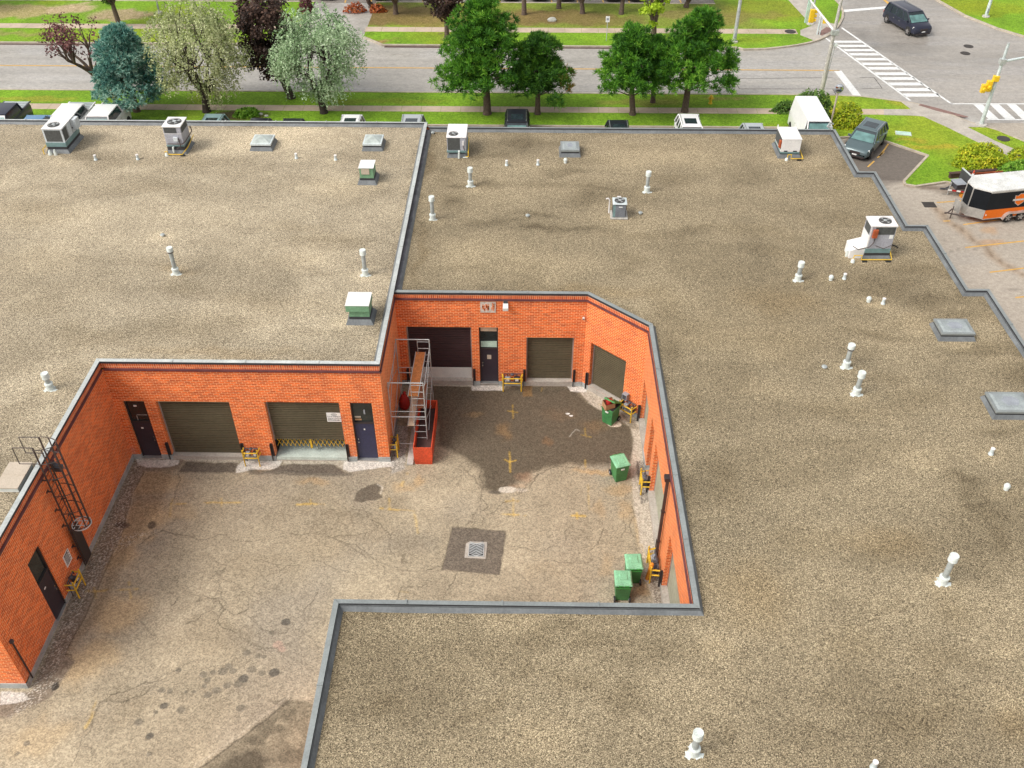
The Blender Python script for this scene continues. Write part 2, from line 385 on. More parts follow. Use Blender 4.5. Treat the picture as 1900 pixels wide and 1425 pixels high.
class Grid:
    def __init__(s, x0, x1, y0, y1, st, seed=1):
        s.st = st; s.xs = np.arange(x0, x1 + st / 2, st); s.ys = np.arange(y0, y1 + st / 2, st)
        s.X, s.Y = np.meshgrid(s.xs, s.ys, indexing='ij'); s.n = Fbm(seed); s.n2 = Fbm(seed + 50)
        s.C = np.zeros(s.X.shape + (3,))
    def win(s, x0, x1, y0, y1):
        i0, i1 = np.searchsorted(s.xs, [x0, x1]); j0, j1 = np.searchsorted(s.ys, [y0, y1]); return slice(max(0, i0 - 1), i1 + 1), slice(max(0, j0 - 1), j1 + 1)
    def blend(s, m, col, W=slice(None)):
        m = np.clip(m, 0, 1)[..., None]; s.C[W] = s.C[W] * (1 - m) + np.array(col) * m
    def mul(s, m, k, W=slice(None)):
        m = np.clip(m, 0, 1)[..., None]; s.C[W] = s.C[W] * (1 - m + m * np.array(k))
    def _xy(s, W, wa, ws): X, Y = s.X[W], s.Y[W]; return X + (s.n(X, Y, ws, 3) - .5) * 2 * wa, Y + (s.n2(X, Y, ws, 3) - .5) * 2 * wa
    def poly(s, pts, col, a=1, soft=.05, wa=.12, ws=1.2, mode='mix'):
        k = wa + soft * 2 + .1; W = s.win(min(p[0] for p in pts) - k, max(p[0] for p in pts) + k, min(p[1] for p in pts) - k, max(p[1] for p in pts) + k)
        X, Y = s._xy(W, wa, ws)
        if X.size == 0: return
        m = sm(sdf(X, Y, pts), soft) * a
        (s.blend if mode == 'mix' else s.mul)(m, col, W)
    def line(s, pts, wd, col, a=1, wa=.05, ws=2.5, soft=.03, mode='mix', broken=0):
        k = wa + soft * 2 + wd + .1; W = s.win(min(p[0] for p in pts) - k, max(p[0] for p in pts) + k, min(p[1] for p in pts) - k, max(p[1] for p in pts) + k)
        X, Y = s._xy(W, wa, ws)
        if X.size == 0: return
        m = sm(seg_dist(X, Y, pts) - wd / 2, soft) * a
        if broken: m = m * np.clip((s.n2(s.X[W], s.Y[W], 3.1) - broken) * 6, 0, 1)
        (s.blend if mode == 'mix' else s.mul)(m, col, W)
    def ell(s, c, rx, ry, col, a=1, soft=.3, wa=.15, ws=1.5, mode='mix', ang=0):
        k = max(rx, ry) * (1 + soft) + wa + .1; W = s.win(c[0] - k, c[0] + k, c[1] - k, c[1] + k)
        X, Y = s._xy(W, wa, ws)
        if X.size == 0: return
        dx, dy = X - c[0], Y - c[1]; ca, sa = math.cos(ang), math.sin(ang)
        u = (dx * ca + dy * sa) / rx; v = (-dx * sa + dy * ca) / ry
        q = np.clip((1.12 - np.hypot(u, v)) / max(soft, .08), 0, 1); m = q * q * (3 - 2 * q) * a
        (s.blend if mode == 'mix' else s.mul)(m, col, W)
    def build(s, name, mat, z, keep=None, parent=None, Z=None):
        nx, ny = s.X.shape; idx = np.arange(nx * ny).reshape(nx, ny)
        q = np.stack([idx[:-1, :-1], idx[1:, :-1], idx[1:, 1:], idx[:-1, 1:]], -1)
        if keep is not None:
            cx = (s.X[:-1, :-1] + s.st / 2); cy = (s.Y[:-1, :-1] + s.st / 2); q = q[keep(cx, cy)]
        q = q.reshape(-1, 4); used, inv = np.unique(q.ravel(), return_inverse=True)
        zz = np.full(nx * ny, z) if Z is None else (Z.ravel() + z)
        co = np.stack([s.X.ravel(), s.Y.ravel(), zz], -1)[used]
        if parent is not None: co = co - np.array(parent.location)
        me = bpy.data.meshes.new(name); me.vertices.add(len(co)); me.vertices.foreach_set('co', co.ravel())
        me.loops.add(len(inv)); me.loops.foreach_set('vertex_index', inv.astype(np.int32))
        me.polygons.add(len(q)); me.polygons.foreach_set('loop_start', np.arange(0, len(inv), 4, dtype=np.int32))
        me.update(calc_edges=True)
        at = me.color_attributes.new("Col", 'FLOAT_COLOR', 'POINT')
        c4 = np.concatenate([s.C.reshape(-1, 3)[used], np.ones((len(used), 1))], 1); at.data.foreach_set('color', c4.ravel().astype(np.float32))
        me.materials.append(MATS[mat]); o = bpy.data.objects.new(name, me); COL.objects.link(o)
        if parent is not None: o.parent = parent
        return o
# ================================================================ the setting: ground, roads, lawns
def struct(o): o['kind'] = 'structure'; return o
RZ_L, RZ_R = 5.46, 5.34          # gravel level of the two roofs
g = Grid(-300, 300, -80, 520, 10, 3); g.C[:] = (.14, .27, .012)
struct(g.build('ground', 'grass', -.06))
# asphalt of the through road and the crossing street
g = Grid(-150, 90, 60, 120, .5, 5); n = g.n(g.X, g.Y, .15)[..., None]
g.C[:] = np.array((.36, .335, .30)) * (.80 + .36 * n)
for yy in (72.9, 75.1, 77.9, 80.1): g.mul(np.exp(-((g.Y - yy) / .35) ** 2) * (g.X < 24) * (.3 + .5 * g.n2(g.X * .1, g.Y, .5)), .80)
g.mul(sm(np.abs(g.n2(g.X * .12, g.Y, .45) - .5) - .06, .08) * .5, .82)
cross = inside(g.X, g.Y, PL([(1700, 196), (1540, 68), (1562, 20), (1600, -60), (1900, -60), (2200, 100), (2200, 300)]))
g.mul(cross * .75, (.80, .77, .75))
for c, rx, ry, a in ((P(1650, 90), 5, 1.6, .35), (P(1600, 60), 3, 1.4, .4), (P(1850, 110), 5, 2, .3)): g.ell(c, rx, ry, .62, a, .6, 1.5, .4, 'mul')
g.line(PL([(1590, 55), (1605, 72), (1625, 88)]), .5, .5, .6, .8, 1.2, .4, 'mul')
for x0 in (-50, -30, -10): g.ell((x0, 78.7), 9, .55, 1.18, .5, .5, .6, .5, 'mul')
keep_out = PL([(1555, 240), (1700, 345), (2000, 330), (2000, 250), (1700, 205), (1560, 205)])
road = struct(g.build('road', 'asphalt_road', 0.0))
# parking lot in front of the buildings and along the east side
g = Grid(-60, 48, 2, 66.5, .25, 8); n = g.n(g.X, g.Y, .2)[..., None]
g.C[:] = np.array((.37, .325, .27)) * (.88 + .24 * n)
g.poly(PL([(1648, 262), (1725, 288), (1676, 338), (1600, 330), (1540, 300), (1580, 250)]), (.135, .115, .098), .95, .12)
g.poly(PL([(1620, 320), (1676, 338), (1620, 352), (1600, 335)]), (.12, .10, .085), .6, .25)
g.blend(sm(np.abs(g.Y - 60) - 6, .6) * (g.X < 18), (.17, .15, .13))
g.line(PL([(1735, 388), (1790, 432), (1850, 480), (1900, 512)]), .5, (.30, .19, .10), .55, .4, .9, .3)
g.line(PL([(1735, 388), (1790, 432), (1850, 480), (1900, 512)]), .09, (.13, .09, .06), .8, .25, .9, .08)
for c, rx, ry, col, a in ((P(1790, 350), 2.4, .8, (.16, .12, .09), .6), (P(1720, 345), 1.2, .4, (.14, .10, .07), .7), (P(1840, 450), .8, .5, (.42, .24, .12), .5), (P(1832, 425), .6, .5, (.42, .26, .13), .5), (P(1770, 480), 2, 1, (.34, .31, .27), .5)):
    g.ell(c, rx, ry, col, a, .5, .5, .9)
for L in ([(1600, 340), (1650, 352), (1690, 350)], [(1740, 470), (1790, 462), (1830, 466)], [(1800, 540), (1850, 534), (1900, 536)], [(1700, 420), (1740, 430), (1760, 460)]):
    g.line(PL(L), .05, .45, .8, .3, 1.5, .06, 'mul')
lot = struct(g.build('parking_lot', 'asphalt_lot', .006, keep=lambda x, y: ~((x > -5.5) & (x < 17.5) & (y < 53)) & ~((x < -18) & (y < 53)) & ((y > 53) | (x > 17))))

# ---- raised lawns: NW strip, S verge, corner lawns
def grass_paint(g, spots=()):
    n = g.n(g.X, g.Y, .55)[..., None]; n2 = g.n2(g.X, g.Y, .16, 3)[..., None]
    g.C[:] = np.array((.150, .280, .014)) * (.70 + .58 * n)
    g.blend(np.clip((n2[..., 0] - .5) * 2.6, 0, .6), (.27, .31, .02))
    for s in spots: g.ell(*s)
def kerbline(mb, pts, wd=.17, z0=0, z1=.125):
    for a, b in zip(pts[:-1], pts[1:]): mb.obox(a, b, wd, z0, z1)
def arc(p0, p1, p2, n=8):
    return [((1 - t) ** 2 * p0[0] + 2 * t * (1 - t) * p1[0] + t * t * p2[0], (1 - t) ** 2 * p0[1] + 2 * t * (1 - t) * p1[1] + t * t * p2[1]) for t in [i / n for i in range(n + 1)]]
VZ = .10
# verge south of the road, with the pavement in it
sv_curve = [(-150, 71.25), (21, 71.3)] + PL([(1550, 176.5), (1600, 179), (1640, 184), (1670, 188)], .1)
se_curve = PL([(1670, 188), (1700, 192), (1745, 205), (1800, 227), (1850, 241), (1900, 262), (1990, 305), (2100, 370)], .1)
lotc = PL([(1560, 250), (1605, 252), (1645, 262), (1722, 288), (1677, 336), (1680, 342), (1700, 345), (1755, 337), (1800, 345)], .1)
lotc2 = [(31.5, 57.0), (40, 58.5), (60, 62)]
verge_poly = [(-150, 65.35)] + [(21.7, 65.35), (21.9, 63.6)] + lotc[1:] + lotc2 + se_curve[::-1] + sv_curve[::-1]
g = Grid(-62, 48, 55, 73, .2, 11)
grass_paint(g)
for c, rx, ry, col, a in ((P(1690, 178 + 15), 2.2, .5, (.30, .28, .03), .6), (P(1730, 275), 2.0, .5, (.40, .26, .03), .5), (P(1690, 262), 1.4, .4, (.34, .24, .03), .5), (P(1185, 192), 3.4, .7, (.26, .24, .05), .6), (P(700, 190), 6, .5, (.20, .22, .02), .5), (P(60, 185), 4, .5, (.28, .26, .03), .6), (P(1560, 232), 1.8, .8, (.03, .02, .015), .9), (P(1515, 226), 1.5, .8, (.03, .02, .015), .9), (P(1830, 310), 2.6, 1.0, (.05, .035, .02), .8), (P(445, 215), 2.2, .9, (.07, .04, .025), .9), (P(205, 181), .8, .5, (.06, .04, .03), .8), (P(1345, 186), 1.6, .4, (.26, .20, .06), .6)):
    g.ell(c, rx, ry, col, a, .45, .5, 1.1)
struct(g.build('lawn', 'grass', VZ, keep=lambda x, y: inside(x, y, verge_poly)))
m = MB(); kerbline(m, sv_curve[1:] + se_curve[1:]); m.box(-62, 21, 71.16, 71.34, 0, .125)
kerbline(m, [(-62, 65.3), (21.7, 65.3), (21.9, 63.6)] + lotc[1:] + lotc2)
struct(m.build('kerb', 'kerb'))
# pavement strips
def slabs(name, x0, x1, y0, y1, z, st=1.5, mat='walk_pink'):
    m = MB(); x = x0; k = 0
    while x < x1:
        m.box(x + .012, min(x + st, x1) - .012, y0, y1, z - .06, z + (.008 if (k * 7) % 5 else .012)); x += st; k += 1
    return struct(m.build(name, mat))
slabs('pavement', -62, 27.6, 67.62, 68.62, VZ)
m = MB()
m.prism(PL([(1640, 203), (1690, 203), (1668, 186), (1700, 192), (1745, 205), (1800, 227), (1832, 236), (1795, 236), (1845, 261), (1810, 262), (1755, 235), (1713, 216), (1690, 214.5), (1640, 213.5)], VZ), VZ - .05, VZ + .022)
m.prism(PL([(1810, 262), (1845, 261), (1990, 322), (1965, 330)], VZ), VZ - .05, VZ + .016)
struct(m.build('pavement', 'concrete'))
m = MB(); m.prism(PL([(1708, 192.5), (1740, 200.5), (1797, 216.5), (1789, 217.5), (1740, 206), (1704, 195)], VZ + .03), VZ, VZ + .03); struct(m.build('tactile_paving', 'tactile'))
# NW block
nw_arc = PL([(1380, 91), (1420, 90), (1450, 87), (1480, 83), (1500, 79), (1520, 73), (1535, 66), (1548, 56), (1557, 45), (1563, 33), (1564, 22), (1560, 10), (1550, 0), (1530, -18), (1490, -60)], .1)
nw_poly = [(-14.6, 83.4), (-12.6, 81.45)] + [(18, 81.3)] + nw_arc + [(18, nw_arc[-1][1]), (18, 92.6), (-14.6, 92.6)]
nl_poly = [(-62, 81.5), (-24, 81.5), (-20.5, 83.2), (-20.5, 92.6), (-62, 92.6)]
g = Grid(-62, 34, 80.8, 112, .25, 12); grass_paint(g)
BR, TN = (.15, .085, .045), (.36, .27, .14)
for px, py, rx, ry, col, a in ((30, 22, 3.5, 2.2, TN, .8), (128, 18, 2.6, 1.6, (.42, .31, .20), .85), (225, 30, 3.2, 1.9, (.34, .24, .16), .8), (650, 30, 5.2, 3.1, BR, .95), (735, 30, 6, 3.0, BR, .95), (800, 40, 3.5, 1.8, (.22, .15, .05), .7), (975, 34, 4.2, 2.3, (.17, .09, .045), .9), (1060, 35, 5, 2.2, BR, .85), (1150, 40, 3, 1.6, (.16, .13, .04), .7), (1275, 30, 3.2, 1.4, (.24, .15, .09), .6), (1330, 40, 3, 1.6, (.20, .16, .05), .6), (640, 77, 1.4, .5, (.28, .15, .07), .8), (700, 77, 1.8, .5, (.26, .14, .07), .8), (830, 71, 1, .6, (.14, .11, .06), .7), (1430, 20, 5, 3, (.22, .19, .02), .5), (1390, 30, 4, 1.2, (.20, .15, .05), .5), (40, 65, 5, .6, (.26, .22, .08), .6), (1212, 74, 1.3, .5, (.14, .11, .05), .6)):
    g.ell(P(px, py), rx, ry, col, a, .45, 1.0, .9)
g.poly([(-15, 85.9), (22, 85.6), (19, 93), (-15, 93)], (.20, .165, .045), .5, .8, .9, .5)
n = g.n(g.X * .5, g.Y * 2, .9)[..., None]; g.mul((g.Y > 85.7) * .7 * (g.X < 19) * (g.X > -15), .8 + .4 * n)
struct(g.build('lawn', 'grass', VZ, keep=lambda x, y: inside(x, y, nw_poly) | inside(x, y, nl_poly)))
m = MB(); kerbline(m, [(-14.6, 83.4), (-12.6, 81.45), (18.2, 81.3)] + nw_arc, .2); kerbline(m, [(-62, 81.5), (-24, 81.5), (-20.5, 83.2)], .2)
kerbline(m, [(-62, 92.62), (-20.5, 92.62)], .2); kerbline(m, [(-14.6, 92.62), (18, 92.62)], .2); struct(m.build('kerb', 'kerb'))
m = MB(); m.box(-62, -24, 81.15, 81.4, .001, .004); m.box(-12.4, 18, 81.0, 81.35, .001, .004); struct(m.build('gutter', 'timber_dark'))
slabs('pavement', -62, -20.5, 85.0, 86.2, VZ); slabs('pavement', -14.6, 24.2, 84.6, 85.8, VZ)
m = MB()
m.prism(PL([(1485, 56), (1507, 48), (1398, -70), (1430, -70), (1540, 43), (1556, 46), (1550, 54), (1530, 69), (1510, 75), (1485, 65)], VZ), VZ - .05, VZ + .02)
struct(m.build('pavement', 'concrete'))
m = MB(); m.prism(PL([(1516, 62), (1533, 50), (1544, 52), (1543, 57), (1525, 66)], VZ + .03), VZ, VZ + .03); struct(m.build('tactile_paving', 'tactile'))
# NE lawn
ne = PL([(1700, -26), (1740, 0), (1790, 28), (1850, 52), (1900, 67), (2000, 90), (2150, 118)], .1)
g = Grid(33, 75, 78, 112, .25, 13); grass_paint(g); g.ell(P(1830, 20), 5, 2, (.22, .27, .01), .6, .5, 1, .8); g.ell(P(1780, 10), 4, 2, (.20, .24, .01), .6, .5, 1, .8)
ne_poly = ne + [(75, 82), (75, 112), (36, 112)]
struct(g.build('lawn', 'grass', VZ, keep=lambda x, y: inside(x, y, ne_poly)))
m = MB(); kerbline(m, ne, .25); struct(m.build('kerb', 'kerb'))
# far parking lot beyond the lawn
g = Grid(-62, 20, 92.6, 118, .5, 15); n = g.n(g.X, g.Y, .3)[..., None]; g.C[:] = np.array((.20, .18, .16)) * (.85 + .3 * n)
struct(g.build('parking_lot', 'asphalt_worn', .012))
# road markings
m = MB(); z = .010
def mk(L, z=.010): m.sheet(PL(L), z)
for t in range(12):                     # ladder bars of the crossing over the through road
    y0 = (77.6, 85.4, 93.2, 101, 110, 118.7, 127, 137, 146, 156, 166.5, 176.6)[t]; a = (y0 - 77.6) / 99
    xl = 1546 + 131 * a; xr = 1597 + 145 * a; hgt = 1.9 + 1.1 * a
    mk([(xl - 2.5, y0 - hgt), (xr - 2.5, y0 - hgt), (xr + 2.5, y0 + hgt), (xl + 2.5, y0 + hgt)])
mk([(1529, 70), (1532, 69), (1691, 186.5), (1686.5, 186.8)]); mk([(1560, 52), (1563, 51), (1768, 193), (1763, 193)])
mk([(1547, 131), (1561, 131), (1598, 178), (1583, 178)]); mk([(1562, 23), (1562, 18.5), (1655, 11), (1655, 15)])
mk([(1763, 192), (2050, 192), (2050, 193.7), (1764, 193.7)]); mk([(1830, 221), (2050, 222), (2050, 224), (1832, 223)])
for k in range(9):
    x = 1806 + k * 31; mk([(x, 194), (x + 17, 194), (x + 47, 221), (x + 28, 221)])
struct(m.build('road_marking', 'road_white'))
m = MB(); mk([(-60, 120.4), (1558, 130.2), (1558, 131.6), (-60, 121.8)]); mk([(1615, -20), (1620, -20), (1657, 11), (1651, 11)])
for px in range(636, 1270, 48): a = P(px + 4, 5.5); m.obox(a, (a[0] - .3, a[1] + 5.2), .12, .014, .018)
for px in (20, 75, 140, 200, 250, 290): a = P(px, 2.5); m.obox(a, (a[0] - .3, a[1] + 5.2), .12, .014, .018)
for a, b in (((1738, 388 - 12), (1812, 371)), ((1750, 410.5), (1763, 410)), ((1787, 417), (1862, 407)), ((1791, 459.5), (1985, 438)), ((1836, 505.5), (1985, 487)), ((1884, 552.5), (2010, 538)), ((1925, 605), (2050, 590)), ((1610, 310), (1622, 299)), ((1632, 290), (1655, 258)), ((1628, 293), (1640, 282))):
    m.obox(P(*a), P(*b), .11, .008, .011)
struct(m.build('road_marking', 'road_yellow'))
m = MB()                                # saw cut loops over the detectors
for L in ([(1361, 146), (1372, 165), (1560, 165)], [(1361, 146), (1545, 144)], [(1595, 144), (1622, 144), (1637, 164), (1600, 164)], [(1545, 165), (1552, 177)]):
    for a, b in zip(L[:-1], L[1:]): m.obox(P(*a), P(*b), .05, .004, .006)
struct(m.build('road_joint', 'iron'))
for px, py, r, lab in ((1797, 86, .42, 'round iron manhole cover in the intersection, farther from the crosswalk'), (1791, 99, .42, 'round iron manhole cover in the intersection, nearer to the crosswalk'), (1861, 260, .45, 'brown round manhole cover in the lawn by the corner pavement'), (1466, 61, .5, 'worn round cover in the verge beside the far pavement corner')):
    x, y = P(px, py); onroad = py < 150 and px > 1500; m = MB(); m.cyl((x, y, .002 if onroad else VZ - .02), (x, y, .016 if onroad else VZ + .03), r, n=20); m.cyl((x, y, .017 if onroad else VZ + .031), (x, y, .022 if onroad else VZ + .036), r * .8, n=20)
    tag(m.build('manhole_cover', 'iron', smooth=False), lab, 'manhole cover')
for px, py in ((1403, 176.5), (1424, 176.5)):
    x, y = P(px, py); m = MB(); m.box(x - .42, x + .42, y - .13, y + .13, .001, .018)
    for k in range(7): m.box(x - .38 + k * .11, x - .33 + k * .11, y - .12, y + .12, .018, .03)
    tag(m.build('road_drain', 'iron'), 'narrow iron drain grate in the gutter near the fire hydrant, %s one' % ('left' if px < 1410 else 'right'), 'drain grate', 'kerb drains')
x, y = P(1724, 380); m = MB(); m.box(x - .4, x + .4, y - .35, y + .35, .006, .02)
for k in range(6): m.box(x - .36 + k * .13, x - .30 + k * .13, y - .33, y + .33, .02, .03)
tag(m.build('catch_basin', 'iron'), 'square iron catch basin in the east lot beside the black trailer', 'drain grate')

# ================================================================ courtyard pavement
g = Grid(-22, 6.2, 10.8, 36.2, .035, 21)
n = g.n(g.X, g.Y, .32, 5)[..., None]; n2 = g.n2(g.X, g.Y, 1.3, 4)[..., None]
g.C[:] = np.array((.345, .292, .205)) * (.50 + .60 * n + .40 * n2)
g.blend(np.clip((g.Y - 22) / 10, 0, 1) * .35, (.205, .175, .12))
g.blend(np.clip((g.n2(g.X, g.Y, .23, 3) - .5) * 2.2, 0, .45), (.25, .225, .185))
def PP(L): return PL(L)
# ochre and rust washes
for px, py, rx, ry, a in ((215, 1020, 1.2, 1.6, .9), (260, 970, 1.6, 1.2, .8), (290, 900, 1.6, .8, .7), (215, 1140, 1.3, 1.2, .8), (160, 1230, 1.3, 1.2, .7), (150, 1000, 1.0, 1.8, .3), (70, 1370, 1.2, 1.2, .5), (320, 950, 1.6, .9, .5)):
    g.ell(P(px, py), rx, ry, (.48, .35, .19), a * .8, .75, .6, 1.1)
for px, py, rx, ry, a in ((580, 895, .8, .3, .55), (490, 870, .6, .25, .6), (780, 890, .5, .5, .7), (750, 905, .5, .5, .5), (1110, 880, 1.3, .25, .8), (1150, 905, .8, .5, .6), (1160, 945, .5, .8, .5), (1190, 985, .35, 1.6, .45), (1185, 1090, .6, .5, .6), (1130, 1050, .5, .6, .35), (1110, 940, .35, .8, .4), (640, 862, .4, .2, .5)):
    g.ell(P(px, py), rx, ry, (.46, .29, .12), a * .6, .85, .4, 1.6)
for px, py, rx, ry, k in ((730, 935, 1.0, .7, .72), (760, 1010, .9, .8, .8), (470, 1050, 1.8, .8, .88), (600, 1010, 1.8, 1.3, .86), (690, 985, 1.6, .9, .8), (240, 1310, 1, .8, .78), (160, 1340, 1.2, .5, .85), (400, 1180, 2, 1.0, .9), (640, 960, 1, .6, .85), (150, 920 + 130, .5, 1.3, .6), (760, 1035, .2, .3, .55), (1000, 1060, 1, .5, .9), (840, 940, .18, .12, .6), (720, 1140, 1.2, .3, .85)):
    g.ell(P(px, py), rx, ry, (k, k * .98, k * .95), .7, .8, .5, 1.3, 'mul')
# dark gravel margin along the left wall
g.poly(PP([(250, 851), (345, 853), (330, 872), (268, 876), (246, 915), (228, 985), (160, 1140), (122, 1214), (140, 1225), (95, 1290), (20, 1330), (0, 1330), (0, 1290), (57, 1283)]), (.20, .16, .12), .88, .06, .10, 1.6)
g.poly(PP([(268, 878), (320, 870), (300, 935), (262, 985), (225, 1060), (180, 1150), (125, 1214), (165, 1130), (225, 990), (246, 920)]), (.22, .165, .10), .6, .15, .15, 1.2)
g.line(PP([(266, 878), (246, 915), (228, 985), (160, 1140), (120, 1214)]), .03, (.05, .035, .02), .85)
g.line(PP([(120, 1214), (132, 1216)]), .05, (.05, .03, .02), .9)
for px, py, rx, ry in ((228, 975, .35, .18), (283, 973, .2, .2)): g.ell(P(px, py), rx, ry, (.08, .06, .045), .8, .35, .1, 3)
g.ell(P(104, 1274), .14, .2, (.03, .025, .02), .9, .3, .05, 3)
# wet, darker asphalt bay at the back
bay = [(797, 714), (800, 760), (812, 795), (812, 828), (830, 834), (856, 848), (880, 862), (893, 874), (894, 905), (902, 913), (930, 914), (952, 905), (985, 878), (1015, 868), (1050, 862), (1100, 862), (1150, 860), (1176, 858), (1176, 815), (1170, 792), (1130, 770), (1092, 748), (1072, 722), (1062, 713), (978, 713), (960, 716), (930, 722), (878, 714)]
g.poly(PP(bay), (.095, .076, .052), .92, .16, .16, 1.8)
for px, py, rx, ry, c, a in ((880, 770, .7, .25, (.26, .17, .08), .7), (935, 800, .5, .7, (.28, .16, .06), .6), (1040, 770, 1.1, .6, (.18, .12, .07), .6), (1105, 790, .8, .6, (.22, .13, .06), .6), (1015, 820, .3, .4, (.26, .13, .05), .5), (975, 885, .55, .4, (.30, .18, .11), .8), (960, 900, .4, .25, (.34, .22, .14), .6), (870, 735, .9, .3, (.07, .06, .05), .5), (1000, 725, 1.4, .3, (.05, .045, .03), .5), (870, 830, 1, .5, (.14, .11, .08), .5)):
    g.ell(P(px, py), rx, ry, c, a * .6, .85, .3, 1.7)
g.ell(P(942, 909), .38, .18, (.50, .45, .37), .95, .2, .05, 3); g.ell(P(918, 914), .3, .12, (.10, .085, .065), .8, .3, .05, 3); g.ell(P(966, 910), .35, .1, (.46, .40, .32), .8, .3, .05, 3)
# right hand concrete strip with gravel pockets
cs = [(1062, 713), (1080, 716), (1200, 790), (1230, 900), (1275, 1120), (1214, 1120), (1203, 1080), (1190, 1024), (1184, 982), (1175, 931), (1170, 860), (1176, 815), (1169, 791), (1130, 770), (1092, 748), (1072, 722)]
g.poly(PP(cs), (.44, .385, .31), .95, .05, .05, 2)
g.poly(PP([(1182, 857), (1205, 857), (1210, 930), (1191, 934)]), (.24, .21, .17), .9, .03); g.line(PP([(1182, 857), (1191, 934)]), .03, (.05, .03, .02), .9)
g.poly(PP([(1203, 1022), (1232, 1022), (1235, 1120), (1213, 1120)]), (.22, .18, .14), .9, .03); g.line(PP([(1218, 1020), (1203, 1022), (1206, 1040)]), .03, (.05, .03, .02), .9)
g.line(PP([(1204, 935), (1212, 980), (1216, 1020)]), .025, (.10, .07, .05), .9, .02)
g.poly(PP([(1150, 765), (1180, 785), (1190, 800), (1172, 796)]), (.22, .18, .13), .8, .06)
g.ell(P(1140, 787), .32, .22, (.60, .52, .42), .95, .2, .03, 3)
# white chip pads and pale aprons by the wall bases
PAD = (.56, .53, .48)
for L in ([(252, 852), (333, 854), (330, 862), (312, 867), (275, 868), (256, 862)], [(452, 855), (523, 855), (518, 868), (507, 871), (470, 872), (437, 878), (441, 864)], [(634, 854), (735, 855), (735, 865), (700, 869), (650, 876), (636, 870)], [(875, 715), (935, 715), (934, 725), (876, 725)], [(1053, 717), (1090, 719), (1088, 728), (1058, 727)], [(0, 1284), (45, 1284), (55, 1297), (30, 1305), (0, 1308)]):
    g.poly(PP(L), PAD, .95, .03, .05, 3)
for L in ([(331, 848), (452, 848), (441, 860), (345, 856)], [(523, 855), (640, 856), (636, 870), (620, 862), (530, 861)], [(800, 704), (877, 706), (875, 718), (800, 716)], [(975, 704), (1064, 706), (1062, 714), (976, 712)]):
    g.poly(PP(L), (.40, .36, .29), .9, .03, .04, 3)
for L in ([(345, 857), (443, 860), (436, 878), (330, 876)], [(522, 863), (545, 861), (620, 862), (640, 876), (655, 880), (560, 878), (500, 873)]):
    g.poly(PP(L), (.115, .095, .075), .9, .05, .07, 2.5)
g.poly(PP([(460, 872), (500, 872), (650, 880), (655, 884), (460, 880)]), (.10, .085, .07), .7, .05, .08, 2.5)
g.poly(PP([(972, 714), (988, 714), (990, 736), (972, 736)]), (.20, .12, .05), .8, .04); g.poly(PP([(728, 790), (757, 790), (750, 870), (726, 880)]), (.34, .32, .28), .85, .05, .08, 3)
# pothole
g.poly(PP([(672, 906), (698, 898), (709, 903), (704, 914), (709, 924), (690, 929), (672, 933), (656, 930), (662, 915)]), (.115, .095, .07), .92, .03, .08, 3)
g.line(PP([(700, 898), (710, 905), (706, 916)]), .05, (.55, .50, .42), .7)
# patch around the catch basin
g.poly(PP([(839, 978), (939, 986), (927, 1067), (820, 1057)]), (.130, .108, .085), .92, .03, .03, 3)
g.line(PP([(839, 978), (939, 986), (927, 1067), (820, 1057), (839, 978)]), .025, (.04, .03, .02), .6)
g.line(PP([(845, 1005), (860, 1015), (890, 1003), (930, 1023)]), .03, .5, .7, .1, 3, .03, 'mul')
# bottom patch, broken asphalt
g.poly(PP([(541, 1297), (582, 1300), (560, 1440), (350, 1440), (368, 1425), (480, 1345)]), (.185, .16, .11), .85, .06, .12, 2)
g.poly(PP([(400, 1425), (440, 1398), (480, 1390), (500, 1410), (490, 1440), (390, 1440)]), (.085, .072, .05), .85, .15, .2, 2)
for c, r1, r2, k in ((P(500, 1350), .6, .35, .7), (P(530, 1330), .4, .3, .75), (P(470, 1375), .5, .2, .6), (P(540, 1400), .4, .4, .7), (P(520, 1305), .4, .12, .6)): g.ell(c, r1, r2, k, .8, .4, .2, 2.5, 'mul')
for c, r1, r2 in ((P(500, 1372), .35, .2), (P(520, 1345), .3, .2), (P(545, 1370), .3, .35)): g.ell(c, r1, r2, (.30, .26, .18), .7, .7, .25, 2.5)
g.line(PP([(541, 1297), (480, 1345), (368, 1427)]), .06, (.09, .075, .055), .8, .08); g.line(PP([(535, 1293), (470, 1343), (362, 1421)]), .035, (.48, .43, .34), .5, .08)
# oil spots
for i, (px, py, r) in enumerate([(531, 1155, .19), (509, 1248, .19), (452, 1260, .2), (413, 1246, .18), (378, 1252, .14), (395, 1248, .12), (385, 1262, .12), (425, 1237, .15), (432, 1245, .14), (467, 1243, .17), (486, 1249, .13), (442, 1270, .17), (421, 1272, .14), (402, 1281, .17), (386, 1289, .14), (380, 1273, .10), (345, 1284, .08), (360, 1284, .08), (300, 1281, .13), (316, 1283, .12), (458, 1212, .15), (480, 1217, .12), (490, 1219, .1), (332, 1243, .12), (304, 1310, .15), (336, 1318, .15), (447, 1314, .17), (257, 1340, .16), (277, 1366, .14), (290, 1322, .08), (277, 1400, .1), (50, 1380, .12), (33, 1398, .08), (505, 1170 + 4, .14), (515, 1197, .2), (523, 1205, .16)]):
    c = (.075, .07, .06) if i in (0, 1, 2, 24, 28) else (.165, .145, .11)
    if i > 33: c = (.36, .26, .2)
    g.ell(P(px, py), r, r * .9, c, .8, .3, .04, 4)
